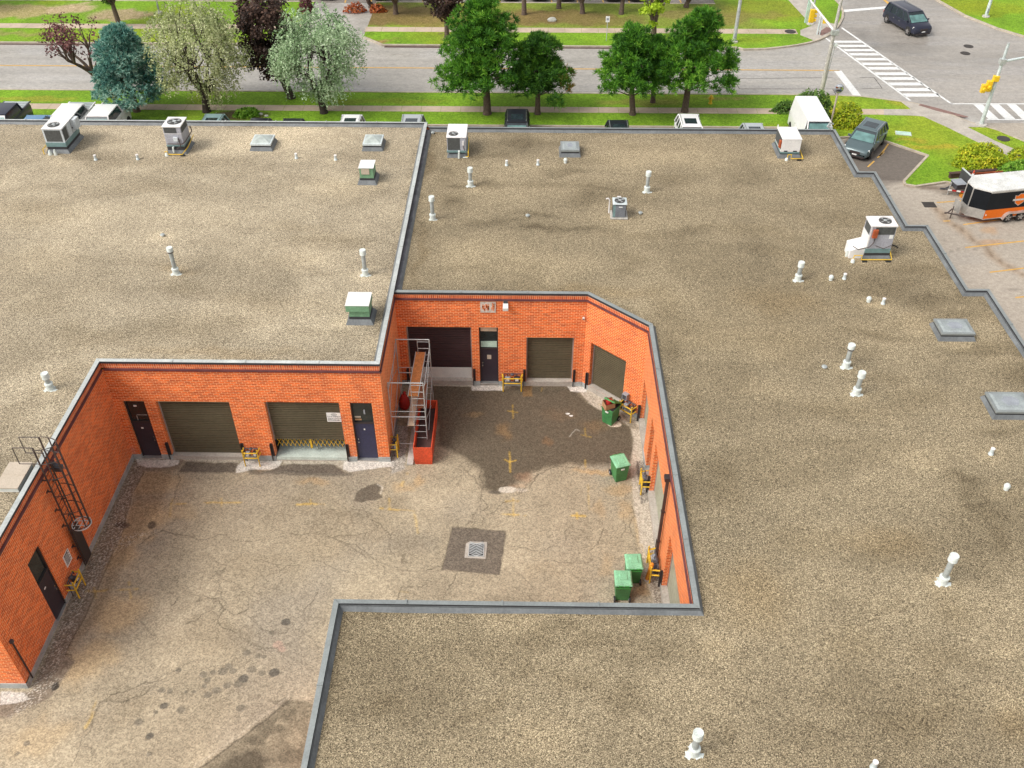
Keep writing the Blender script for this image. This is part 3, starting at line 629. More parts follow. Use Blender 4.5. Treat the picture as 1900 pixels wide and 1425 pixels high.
# cracks
crr = random.Random(12)
def rough_line(pts, amp):
    for _ in range(3):
        q = [pts[0]]
        for a_, b_ in zip(pts[:-1], pts[1:]):
            L_ = math.dist(a_, b_); q += [((a_[0] + b_[0]) / 2 + crr.gauss(0, amp) * L_, (a_[1] + b_[1]) / 2 + crr.gauss(0, amp) * L_), b_]
        pts = q
    return pts
def crack(L, wd=.017, a=.85):
    pts = rough_line(PP(L), .09); h_ = len(pts) // 2
    g.line(pts[:h_ + 1], wd * 1.2, (.045, .036, .026), a, .02, 2.4, .018); g.line(pts[h_:], wd * .6, (.05, .04, .03), a * .9, .02, 2.4, .018)
    g.line(pts, wd * 3, .86, .5, .02, 2.4, .05, 'mul')
    for _ in range(1 + len(L) // 3):
        p_ = crr.choice(pts); an = crr.random() * 6.28; l_ = .25 + .6 * crr.random(); g.line(rough_line([p_, (p_[0] + l_ * math.cos(an), p_[1] + l_ * math.sin(an))], .12), wd * .4, (.06, .048, .035), a * .8, .02, 2.4, .017)
for L in ([(893, 874), (896, 900), (892, 925), (885, 950), (870, 970), (862, 978)], [(893, 925), (905, 940), (880, 965), (878, 980)], [(940, 930), (905, 955), (895, 975)], [(893, 905), (870, 880), (852, 862)], [(1150, 862), (1040, 866), (1000, 880), (975, 905), (935, 935)], [(945, 1013), (975, 1016), (1000, 1022), (1040, 1015)], [(1000, 880), (985, 900), (960, 920)],
          [(600, 990), (660, 993), (690, 985)], [(620, 1000), (660, 1010), (690, 1035), (715, 1047), (740, 1055), (770, 1060), (800, 1080)], [(690, 965), (718, 985), (722, 1010), (735, 1045)], [(712, 1050), (706, 1078)], [(640, 1010), (675, 1030), (700, 1050)], [(848, 1064), (830, 1095), (822, 1112)], [(790, 1059), (822, 1052)],
          [(380, 1105), (405, 1110), (415, 1130), (405, 1150), (440, 1175), (465, 1195), (490, 1205), (520, 1200), (560, 1180)], [(405, 1095), (420, 1120), (405, 1142), (395, 1135)], [(415, 1130), (440, 1140), (460, 1130), (465, 1110), (450, 1100)], [(460, 1142), (480, 1165), (500, 1172), (530, 1175), (545, 1160)], [(590, 1100), (565, 1130), (560, 1165)], [(560, 1170), (580, 1185), (592, 1205)],
          [(345, 1158), (375, 1140), (400, 1125)], [(240, 1300), (185, 1305), (175, 1330), (150, 1380), (130, 1425)], [(185, 1303), (230, 1285), (270, 1265), (320, 1247), (345, 1232), (380, 1222)], [(220, 1303), (265, 1290), (300, 1262), (330, 1250)], [(150, 1382), (170, 1390), (172, 1410)], [(330, 1110), (320, 1125)],
          [(1120, 980), (1110, 1010), (1085, 1025)], [(1158, 955), (1160, 985), (1155, 1005)], [(980, 1105), (1080, 1108), (1120, 1095)], [(1050, 1000), (1048, 985), (1062, 975)], [(260, 1010), (300, 985), (330, 995)], [(330, 880), (320, 930), (290, 960), (275, 1000)], [(540, 990), (600, 992)], [(300, 985), (420, 992), (540, 990)], [(1172, 940), (1180, 1000), (1186, 1030)], [(735, 1115), (745, 1090), (790, 1085)]):
    crack(L)
for L in ([(400, 1060), (410, 1090), (402, 1105)], [(410, 1075), (440, 1085), (455, 1100)], [(395, 1040), (420, 1050), (400, 1080)], [(470, 1040), (520, 1060), (560, 1050)], [(580, 1040), (640, 1060), (700, 1058)], [(250, 1150), (290, 1180), (280, 1220)], [(620, 930), (650, 950), (640, 985)], [(660, 945), (690, 955), (700, 980)], [(950, 1060), (985, 1085), (1000, 1110)], [(1060, 1060), (1090, 1080), (1085, 1110)], [(1010, 1040), (1060, 1045), (1110, 1030)]):
    crack(L, .018, .6)
cells = g.n2(g.X, g.Y, 2.4, 2); al = sm(np.abs(cells - .5) - .012, .02)
for c, rx, ry in ((P(410, 1100), 2.6, 1.7), (P(640, 970), 3.0, 1.5), (P(880, 880), 1.8, 1.0), (P(300, 930), 1.2, 1.0), (P(500, 1180), 2.2, .9), (P(920, 950), 1.2, .9), (P(540, 1330), .9, .7), (P(260, 1285), 1.8, .5), (P(1120, 1020), 1.6, 1.2)):
    d = np.hypot((g.X - c[0]) / rx, (g.Y - c[1]) / ry); g.mul(al * np.clip(1.4 - d, 0, 1) * .7, .45)
# sprayed yellow layout marks
Y1 = (.66, .42, .05)
for L, wd, a in (([(318, 936), (345, 934)], .07, .7), ([(318, 936), (321, 925), (316, 958)], .05, .4), ([(380, 933), (448, 933)], .08, .7), ([(410, 925), (412, 941)], .05, .5), ([(552, 936), (600, 936)], .10, .8), ([(576, 928), (578, 942)], .06, .5), ([(706, 943), (770, 950)], .08, .7), ([(722, 925), (722, 945)], .08, .5), ([(930, 954), (974, 956)], .08, .7), ([(953, 925), (953, 958)], .06, .5), ([(940, 930), (962, 930)], .12, .4), ([(1055, 957), (1086, 957)], .09, .9), ([(1070, 952), (1071, 962)], .09, .8),
                 ([(946, 838), (947, 876)], .045, .9), ([(937, 853), (945, 858), (957, 854)], .05, .9), ([(951, 752), (952, 776)], .04, .8), ([(942, 763), (960, 765)], .045, .7), ([(1086, 795), (1087, 812)], .04, .6), ([(1077, 808), (1097, 811)], .05, .6), ([(1085, 850), (1086, 870)], .04, .6), ([(1112, 750), (1135, 768)], .05, .3), ([(1005, 727), (1006, 720)], .03, .5),
                 ([(160, 1098), (255, 1093)], .08, .55), ([(240, 1080), (243, 1110)], .07, .5), ([(175, 1092), (178, 1110)], .07, .4), ([(176, 1298), (172, 1330), (160, 1350)], .09, .6), ([(770, 955), (775, 990)], .08, .45), ([(1090, 900), (1094, 945)], .06, .4), ([(755, 880), (745, 900)], .15, .4), ([(1190, 1010), (1205, 1060)], .06, .3), ([(740, 1096), (758, 1100)], .06, .2)):
    g.line(PP(L), wd, Y1, a * .7, .04, 3, .05, broken=.30)
# litter
for px, py in ((1054, 768), (1060, 772)): g.ell(P(px, py), .09, .06, (.72, .72, .68), .9, .3, .04, 5)
g.line(PP([(1057, 810), (1068, 797), (1075, 800)]), .03, (.6, .58, .5), .6)
# pebbles washed on to the wall margins
peb = np.random.default_rng(3).random(g.X.shape); pm = np.zeros_like(peb)
for L in ([(262, 868), (245, 915), (226, 985), (150, 1140), (100, 1250), (60, 1290), (58, 1278), (252, 853), (262, 856)], [(728, 790), (757, 790), (750, 872), (726, 880)], [(1182, 857), (1205, 857), (1210, 930), (1191, 934)], [(1203, 1022), (1232, 1022), (1235, 1120), (1213, 1120)], [(60, 1270), (110, 1260), (60, 1310), (20, 1330)], [(200, 1030), (290, 985), (200, 1000)]):
    pm = np.maximum(pm, sm(sdf(g.X, g.Y, PP(L)) - .05, .12))
g.blend(pm * (peb > .80) * .6, (.60, .56, .48)); g.blend(pm * (peb < .2) * .45, (.05, .045, .04))
court = struct(g.build('courtyard', 'asphalt_worn', .010))
# ================================================================ buildings
def offset_poly(pts, d):
    """inward offset of a ccw polygon"""
    n = len(pts); out = []
    for i in range(n):
        p0, p1, p2 = (Vector(pts[i - 1]), Vector(pts[i]), Vector(pts[(i + 1) % n]))
        a = (p1 - p0).normalized(); b = (p2 - p1).normalized(); na = Vector((-a.y, a.x)); nb = Vector((-b.y, b.x))
        m = na + nb; k = 1 + na.dot(nb); m = m / k if k > .05 else na
        out.append((p1.x + m.x * d, p1.y + m.y * d))
    return out
def coping_joints(m, poly, ZT, step, skip=()):
    n = len(poly); B = offset_poly(poly, .142)
    for i in range(n):
        if i in skip: continue
        p, q = Vector(poly[i]), Vector(poly[(i + 1) % n]); L = (q - p).length; d = (q - p) / L; nr = Vector((-d.y, d.x)); k = 1
        while k * step < L - .6:
            c = p + d * k * step; a = c - nr * .04; b = c + nr * .142
            m.obox((a.x, a.y), (b.x, b.y), .05, ZT - .02, ZT + .03); k += 1
        for c, e in ((poly[i], B[i]),): m.obox((c[0], c[1]), e, .02, ZT - .02, ZT + .019)
def rings(parent, pts, profile, skip=(), ZT=0, step=3.05):
    """profile: list of (offset, z) with a material between consecutive entries -> strips following the outline"""
    for k, (name, mat, (d0, z0), (d1, z1)) in enumerate(profile):
        A = offset_poly(pts, d0); B = offset_poly(pts, d1); m = MB(); n = len(pts)
        for i in range(n):
            if i in skip and name != 'cant_flashing': continue
            j = (i + 1) % n
            m.quad((*A[i], z0), (*A[j], z0), (*B[j], z1), (*B[i], z1))
        if name == 'coping': coping_joints(m, pts, ZT, step, skip)
        o = m.build(name, mat, parent)
def wall(mb, p, q, z0, z1, ops=(), depth=.28, jambs=True):
    """brick face p->q (outside on the right hand), with openings (u0,u1,z0,z1[,depth])"""
    p = Vector(p); q = Vector(q); L = (q - p).length; d = (q - p) / L; nrm = Vector((d.y, -d.x))
    us = sorted({0, L, *[o[0] for o in ops], *[o[1] for o in ops]}); zs = sorted({z0, z1, *[o[2] for o in ops], *[o[3] for o in ops]})
    def pt(u, z, dep=0): a = p + d * u - nrm * dep; return (a.x, a.y, z)
    for u0, u1 in zip(us[:-1], us[1:]):
        for a, b in zip(zs[:-1], zs[1:]):
            um, zm = (u0 + u1) / 2, (a + b) / 2
            if any(o[0] < um < o[1] and o[2] < zm < o[3] for o in ops): continue
            mb.quad(pt(u0, a), pt(u1, a), pt(u1, b), pt(u0, b))
    for o in ops:
        u0, u1, a, b = o[:4]; dp = o[4] if len(o) > 4 else depth
        mb.quad(pt(u0, a), pt(u0, b), pt(u0, b, dp), pt(u0, a, dp)); mb.quad(pt(u1, b), pt(u1, a), pt(u1, a, dp), pt(u1, b, dp))
        mb.quad(pt(u0, b), pt(u1, b), pt(u1, b, dp), pt(u0, b, dp))
        if a > .4: mb.quad(pt(u1, a), pt(u0, a), pt(u0, a, dp), pt(u1, a, dp))
class Face:
    """local frame on a wall: u along, w out of the wall, z up"""
    def __init__(s, p, q): s.p = Vector(p); s.d = (Vector(q) - s.p).normalized(); s.n = Vector((s.d.y, -s.d.x))
    def pt(s, u, w, z): a = s.p + s.d * u + s.n * w; return (a.x, a.y, z)
    def box(s, mb, u0, u1, w0, w1, z0, z1):
        c = [s.pt(u0, w1, 0)[:2], s.pt(u1, w1, 0)[:2], s.pt(u1, w0, 0)[:2], s.pt(u0, w0, 0)[:2]]; return mb.prism(c, z0, z1)
    def at(s, u, w, z): return Vector(s.pt(u, w, z))
def shutter(bld, F, u0, u1, z0, z1, mat, dp=.27, label=None, band=None, jl=True):
    m = MB(); n = int((z1 - z0) / .105); h = (z1 - z0) / n
    for k in range(n): F.box(m, u0 + .05, u1 - .05, -dp, -dp + .045, z0 + k * h + .028, z0 + (k + 1) * h - .004)
    F.box(m, u0 + .05, u1 - .05, -dp - .03, -dp + .012, z0, z1)
    o = m.build('garage_door', mat, bld)
    if label: o['label'] = label
    for a, b in ((u0, u0 + .06), (u1 - .06, u1)): j = MB(); F.box(j, a, b, -dp, -dp + .07, z0, z1); j.build('door_track', 'jamb', o)
    if band:
        m2 = MB(); F.box(m2, u0 + .06, u1 - .06, -dp + .046, -dp + .06, z0, band); m2.build('bottom_panel', 'white_panel', o)
    return o
def guards(bld, F, us, z0=.05, h=1.05):
    for u in us:
        m = MB(); F.box(m, u - .06, u + .06, .003, .03, z0, h); F.box(m, u - .06, u - .035, .03, .12, z0, h); m.build('jamb_guard', 'frame_dark', bld)
def mandoor(bld, F, u0, u1, z0, z1, zt, mat='door_purple', dp=.2, label=None, hinge=-1, items=()):
    """steel door under a glazed transom light"""
    m = MB(); F.box(m, u0 + .05, u1 - .05, -dp, -dp + .045, z0, zt); d = m.build('door', mat, bld)
    if label: d['label'] = label
    m = MB()
    for a in ((u0, u0 + .05, z0, z1), (u1 - .05, u1, z0, z1), (u0 + .05, u1 - .05, z1 - .06, z1), (u0 + .05, u1 - .05, zt, zt + .07)): F.box(m, a[0], a[1], -dp - .01, -dp + .08, a[2], a[3])
    m.build('door_frame', 'frame_dark', d)
    m = MB(); x = u0 + .14 if hinge > 0 else u1 - .14
    F.box(m, x - .03, x + .03, -dp + .045, -dp + .1, z0 + .98, z0 + 1.04); F.box(m, x - .02, x + .02, -dp + .045, -dp + .08, z0 + 1.16, z0 + 1.22); m.build('door_handle', 'chrome', d)
    wn = MB(); F.box(wn, u0 + .05, u1 - .05, -dp - .005, -dp + .012, zt + .07, z1 - .06); w_ = wn.build('window', 'glass_dark', bld)
    for (a, b, c, e, mt, nm) in items:
        m = MB(); F.box(m, a, b, -dp + .014 if c > zt else -dp + .046, -dp + .03 if c > zt else -dp + .056, c, e); m.build(nm, mt, w_ if c > zt else d)
    m = MB(); F.box(m, u0, u1, -dp - .05, .02, z0 - .05, z0 - .003); m.build('threshold', 'aluminium', d)
    return d
ZL, ZR = 5.68, 5.56
XW, XD, YF, YB, XR = -17.66, -6.0, 30.2, 35.62, 5.50
# -- left building
LP = [(-62, 3), (-62, 53.5), (XD, 53.5), (XD, YF), (XW, YF), (XW, 18.5), (-30, 18.5), (-30, 3)][::-1]
bl = thing('industrial_building', 'brick industrial building with the higher pale gravel roof, left of the roof divider', 'building', (-30, 42, 0), world=True)
# -- right building
RP = [(XD + .03, 53.15), (XD + .03, YB), (2.9, YB), (XR, 33.25), (XR, 18.35), (-5.93, 18.35), (-5.93, 1), (23.3, 1), (23.3, 24.75), (22.35, 24.75), (22.35, 30.5), (21.4, 30.5), (21.4, 36.26), (20.44, 36.26), (20.44, 42.0), (19.42, 42.0), (19.42, 47.77), (18.5, 47.77), (18.5, 53.15)]
br_ = thing('industrial_building', 'brick industrial building with the lower, darker gravel roof right of the roof divider', 'building', (8, 42, 0), world=True)
def ccw(p):
    A = sum(p[i][0] * p[(i + 1) % len(p)][1] - p[(i + 1) % len(p)][0] * p[i][1] for i in range(len(p)))
    return p if A > 0 else p[::-1]
LP, RP = ccw(LP), ccw(RP)
def edge_index(poly, a, b):
    for i in range(len(poly)):
        p, q = poly[i], poly[(i + 1) % len(poly)]
        if (math.dist(p, a) < .1 and math.dist(q, b) < .1) or (math.dist(p, b) < .1 and math.dist(q, a) < .1): return i
# walls
F_left = Face((XW, 18.5), (XW, YF)); F_front = Face((XW, YF), (XD, YF)); F_ret = Face((XD, YF), (XD, YB)); F_bot = Face((-30, 18.5), (XW, 18.5))
F_back = Face((XD, YB), (2.9, YB)); F_cham = Face((2.9, YB), (XR, 33.25)); F_right = Face((XR, 33.25), (XR, 18.35))
u = lambda x: x - XW
ops_front = [(u(-17.28), u(-16.34), .06, 3.47, .2), (u(-15.84), u(-12.66), .2, 3.47), (u(-11.14), u(-7.92), .2, 3.5), (u(-7.46), u(-6.51), .06, 3.5, .2)]
ops_left = [(21.25 - 18.5, 22.2 - 18.5, .06, 3.48, .12)]
ops_bot = [(30 - 19.75, 30 - 18.65, .06, 3.4, .2)]
m = MB(); wall(m, (XW, YF), (XD, YF), .28, 5.22, [(a, b, max(c, .28), d, e[0] if e else .28) for a, b, c, d, *e in ops_front]); m.build('wall', 'brick', bl)
m = MB(); wall(m, (XW, 18.5), (XW, YF), .28, 5.22, [(a, b, .28, d, e) for a, b, c, d, e in ops_left]); m.build('wall', 'brick', bl)
m = MB(); wall(m, (-30, 18.5), (XW, 18.5), .28, 5.22, [(a, b, .28, d, e) for a, b, c, d, e in ops_bot]); m.build('wall', 'brick', bl)
m = MB(); wall(m, (XD, YF), (XD, YB), .28, 5.22); wall(m, (XD, YB), (XD, 53.5), 5.1, 5.6); m.build('wall', 'brick', bl)
m = MB(); wall(m, (XD, 53.5), (-62, 53.5), 0, 5.6); wall(m, (-62, 53.5), (-62, 3), 0, 5.6); m.build('wall', 'brick', bl)
def wallband(bld, faces, z0, z1, out):
    m = MB()
    for F, L, a, b in faces: F.box(m, a, L + b, -.02, out, z0, z1)
    return m
LF, LL, LRt = XD - XW, YF - 18.5, YB - YF
m = MB()
for F, L in ((F_left, LL), (F_front, LF), (F_ret, LRt), (F_bot, 30 + XW)): m.quad(F.pt(0, .004, 5.30), F.pt(L, .004, 5.30), F.pt(L, .004, 5.60), F.pt(0, .004, 5.60))
m.build('soldier_course', 'soldier_brick', bl)
wallband(bl, [(F_left, LL, 0, -.1), (F_front, LF, .1, .07), (F_ret, LRt, -.06, 0), (F_bot, 30 + XW, 0, .07)], 5.20, 5.30, .07).build('metal_band', 'maroon_metal', bl)
def base_course(bld, F, L, ops, z1=.28, a=0, b=0):
    cuts = sorted([(o[0], o[1]) for o in ops]); p = a
    for c0, c1 in cuts + [(L + b, 0)]:
        m = MB(); F.box(m, p, c0, -.3, .035, -.1, z1); m.build('base_course', 'concrete_base', bld); p = c1
    for c0, c1 in cuts: m = MB(); F.box(m, c0 + .003, c1 - .003, -.5, .03, -.1, .05); m.build('sill', 'concrete', bld)
base_course(bl, F_front, LF, ops_front, a=.04, b=.033); base_course(bl, F_left, LL, ops_left, b=-.037); base_course(bl, F_ret, LRt, []); base_course(bl, F_bot, 30 + XW, ops_bot, b=.032)
shutter(bl, F_front, u(-15.84), u(-12.66), .2, 3.47, 'shutter_olive', label='closed olive brown ribbed garage door')
shutter(bl, F_front, u(-11.14), u(-7.92), 1.08, 3.5, 'shutter_olive', label='olive brown garage door raised a little over a pale floor')
m = MB(); F_front.box(m, u(-15.84), u(-12.66), -.3, .02, .05, .198); m.build('sill', 'concrete', bl)
m = MB(); F_front.box(m, u(-11.12), u(-7.94), -2.6, .02, .06, .22); m.build('floor', 'floor_pale', bl)
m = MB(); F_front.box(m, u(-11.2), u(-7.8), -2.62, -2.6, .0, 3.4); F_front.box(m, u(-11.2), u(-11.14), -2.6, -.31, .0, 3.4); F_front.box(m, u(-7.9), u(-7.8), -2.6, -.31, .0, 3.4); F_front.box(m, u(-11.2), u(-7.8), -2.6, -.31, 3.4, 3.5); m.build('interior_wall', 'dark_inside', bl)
guards(bl, F_front, (u(-15.92), u(-12.56), u(-11.24), u(-7.84)))
mandoor(bl, F_front, u(-17.28), u(-16.34), .06, 3.47, 2.12, 'door_purple', items=[(u(-16.93), u(-16.83), 1.72, 1.8, 'sign_white', 'door_sign'), (u(-16.98), u(-16.5), 2.50, 2.54, 'jamb', 'shelf_edge'), (u(-16.98), u(-16.94), 2.2, 2.54, 'jamb', 'shelf_post'), (u(-16.95), u(-16.82), 3.0, 3.08, 'sign_white', 'label')])
mandoor(bl, F_front, u(-7.46), u(-6.51), .06, 3.5, 2.18, 'door_blue', hinge=1, label='blue steel door with a lever handle', items=[(u(-7.03), u(-6.97), 1.78, 1.86, 'sign_white', 'door_sign'), (u(-7.36), u(-7.1), 2.50, 2.58, 'hatch_beige', 'box'), (u(-7.36), u(-7.08), 2.34, 2.43, 'cardboard', 'box'), (u(-6.95), u(-6.88), 2.7, 2.95, 'meter_grey', 'hook')])
mandoor(bl, F_left, 2.75, 3.7, .06, 3.48, 2.15, 'door_purple', dp=.12, hinge=-1, items=[(3.02, 3.14, 1.7, 1.76, 'sign_white', 'door_sign')])
mandoor(bl, F_bot, 30 - 19.75, 30 - 18.65, .06, 3.4, 2.1, 'door_purple')
# -- right building walls
ub = lambda x: x - XD
ops_back = [(ub(-5.6), ub(-2.5), .25, 3.57), (ub(-2.14), ub(-1.23), .15, 3.57, .2), (ub(.12), ub(2.4), .28, 3.0)]
ops_cham = [(.40, 2.48, .30, 2.93)]
LB = 2.9 - XD; LC = math.dist((2.9, YB), (XR, 33.25)); LR_ = 33.25 - 18.35
vr = lambda y: 33.25 - y
ops_right = [(vr(33.0), vr(30.9), .28, 2.75), (vr(29.85), vr(28.9), .15, 3.2, .28), (vr(28.3), vr(24.9), .28, 3.2), (vr(23.2), vr(19.8), .28, 3.3)]
for F, L, ops in ((F_back, LB, ops_back), (F_cham, LC, ops_cham), (F_right, LR_, ops_right)):
    m = MB(); q = F.p + F.d * L
    wall(m, F.p, q, .28, 5.14, [(o[0], o[1], max(o[2], .28), o[3], o[4] if len(o) > 4 else .28) for o in ops]); m.build('wall', 'brick', br_)
m = MB()
for F, L in ((F_back, LB), (F_cham, LC), (F_right, LR_)): m.quad(F.pt(0, .004, 5.22), F.pt(L, .004, 5.22), F.pt(L, .004, 5.50), F.pt(0, .004, 5.50))
m.build('soldier_course', 'soldier_brick', br_)
m = MB(); F_back.box(m, .07, LB - .03, -.02, .07, 5.13, 5.215); F_cham.box(m, .03, LC - .035, -.02, .07, 5.133, 5.217); F_right.box(m, .035, LR_, -.02, .07, 5.13, 5.215); m.build('metal_band', 'maroon_metal', br_)
base_course(br_, F_back, LB, ops_back, a=.04, b=-.02); base_course(br_, F_cham, LC, ops_cham, a=.02, b=-.02); base_course(br_, F_right, LR_, ops_right, a=.02)
m = MB(); pts = [RP[(RP.index((-5.93, 18.35)) + k) % len(RP)] for k in range(len(RP))]
i0 = RP.index((-5.93, 18.35)); n = len(RP)
for k in range(n):
    p, q = RP[k], RP[(k + 1) % n]
    key = {(round(p[0], 1), round(p[1], 1)), (round(q[0], 1), round(q[1], 1))}
    inner = [{(-6.0, 35.6), (2.9, 35.6)}, {(2.9, 35.6), (5.5, 33.2)}, {(5.5, 33.2), (5.5, 18.4)}, {(-6.0, 53.1), (-6.0, 35.6)}]
    if any(all(any(math.dist(a, b) < .12 for b in e) for a in key) for e in inner): continue
    wall(m, p, q, 0, 5.5)
m.build('wall', 'brick', br_)
shutter(br_, F_back, ub(-5.6), ub(-2.5), .3, 3.57, 'shutter_maroon', label='dark maroon panel garage door with a white bottom panel', band=.95)
shutter(br_, F_back, ub(.12), ub(2.4), .3, 3.0, 'shutter_olive')
shutter(br_, F_cham, .40, 2.48, .32, 2.93, 'shutter_olive')
for o in (ops_right[0], ops_right[2], ops_right[3]): shutter(br_, F_right, o[0], o[1], .3, o[3], 'shutter_grey', label='pale grey green garage door set deep in the brick')
for F, ops in ((F_back, (ops_back[0], ops_back[2])), (F_cham, ops_cham), (F_right, (ops_right[0], ops_right[2], ops_right[3]))):
    for o in ops: m = MB(); F.box(m, o[0] + .002, o[1] - .002, -.3, .03, .05, .297); m.build('sill', 'concrete', br_)
guards(br_, F_back, (ub(-5.68), ub(-2.42), ub(.04), ub(2.48))); guards(br_, F_cham, (.32, 2.56)); 
for o in (ops_right[2], ops_right[3]): guards(br_, F_right, (o[0] - .08, o[1] + .08))
guards(br_, F_right, (ops_right[0][0] + .0,))
mandoor(br_, F_back, ub(-2.14), ub(-1.23), .15, 3.57, 2.16, 'door_purple', hinge=1, items=[(ub(-2.07), ub(-1.3), 3.22, 3.48, 'plank_pale', 'blind'), (ub(-2.07), ub(-1.3), 2.27, 2.62, 'pale_green_box', 'panel'), (ub(-1.78), ub(-1.58), 1.55, 1.8, 'hatch_beige', 'notice')])
mandoor(br_, F_right, ops_right[1][0], ops_right[1][1], .15, 3.2, 2.15, 'door_purple', dp=.27)
# inner flashings, copings, gravel
def prof(ZT, RG, cop):
    return [('coping_face', 'coping_dark', (-.035, ZT - .12), (-.035, ZT - .01)), ('coping', cop, (-.035, ZT - .01), (.14, ZT + .01)), ('coping_lip', 'coping_dark', (.14, ZT + .01), (.15, ZT - .06)),
            ('coping_trim', cop, (.15, ZT - .06), (.17, ZT - .055)), ('cant_lip', 'coping_dark', (.17, ZT - .055), (.176, ZT - .08)), ('cant_flashing', 'cant', (.176, ZT - .08), (.30, RG - .02))]
rings(bl, LP, prof(ZL, RZ_L, 'coping_white'), ZT=ZL)
sk = edge_index(RP, (XD + .03, 53.15), (XD + .03, YB))
rings(br_, RP, prof(ZR, RZ_R, 'coping'), (sk,), ZR)
m = MB(); m.box(XD + .002, XD + .22, YB + .2, 52.9, ZR - .5, ZR - .09); m.build('step_flashing', 'cant_dark', br_)
# gravel roofs with their stains, and shade painted beside two units
def roof(bld, poly, x0, x1, y0, y1, z, base, seed, darks, lights, browns):
    g = Grid(x0, x1, y0, y1, .14, seed); inn = offset_poly(poly, .19)
    a = g.n(g.X * .8, g.Y * 1.5, .22, 5)[..., None]; b = g.n2(g.X, g.Y, .7, 4)[..., None]
    g.C[:] = np.array(base) * (.62 + .46 * a + .30 * b)
    g.mul(sm(.56 - g.n2(g.X * .7, g.Y * 1.6, .33, 4), .10) * .38, (.60, .58, .54))
    for px, py, rx, ry, k in darks: g.ell(P(px, py, z), rx, ry, (k, k * .98, k * .94), .8, .95, .9, .55, 'mul')
    for px, py, rx, ry, k in browns: g.ell(P(px, py, z), rx, ry, (k, k * .93, k * .82), .7, .95, .5, .8, 'mul')
    for px, py, r in lights: g.ell(P(px, py, z), r, r * .75, (1.28, 1.27, 1.25), .7, .95, .25, 1.5, 'mul')
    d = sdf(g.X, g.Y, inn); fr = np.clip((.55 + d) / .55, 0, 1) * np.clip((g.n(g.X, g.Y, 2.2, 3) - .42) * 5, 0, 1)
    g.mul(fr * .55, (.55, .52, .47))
    Z = (g.n(g.X, g.Y, .35, 3) - .5) * .05
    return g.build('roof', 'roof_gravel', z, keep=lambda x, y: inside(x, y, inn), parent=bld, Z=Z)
vt_L = [(327, 510), (678, 510), (94, 722), (302, 438), (550, 294), (623, 297), (120, 300), (345, 292), (640, 600), (690, 345)]
roof(bl, LP, -50, -6, 18.6, 53.5, RZ_L, (.395, .34, .26), 31,
     [(190, 300, 2.4, 1.2, .70), (145, 290, 1.4, 1.0, .66), (380, 300, 2.2, 1.1, .70), (240, 620, 5, 1.4, .82), (150, 640, 2.5, 1.5, .80), (80, 560, 3, 2, .86), (360, 600, 4, 1.2, .80), (500, 560, 4, 1.2, .87), (620, 450, 3, 1.2, .9), (55, 760, 1.2, 2, .66), (30, 850, 1, 1.6, .70), (120, 700, 1.2, 1, .85), (330, 540, 2, .7, .85), (560, 420, 3, 1, .92), (280, 350, 4, 1, .9), (60, 400, 4, 1.5, .92)],  # first three ellipses are shade painted right of the two rooftop units
     [(x, y, 1.0) for x, y in vt_L] + [(450, 260, 4), (560, 250, 4), (620, 350, 2.5), (560, 480, 2), (80, 480, 2.5), (230, 730, 1.2), (690, 640, .8)], [(400, 655, 5, .5, .9), (330, 500, 1.5, .6, .9)])
vt_R = [(873, 345), (803, 407), (1200, 356), (1480, 520), (1569, 681), (1588, 731), (1748, 1081), (1287, 1398), (1541, 520), (1611, 560), (1638, 564), (1838, 843), (1867, 908), (1440, 295), (1590, 478), (1147, 405), (845, 292), (1780, 640)]
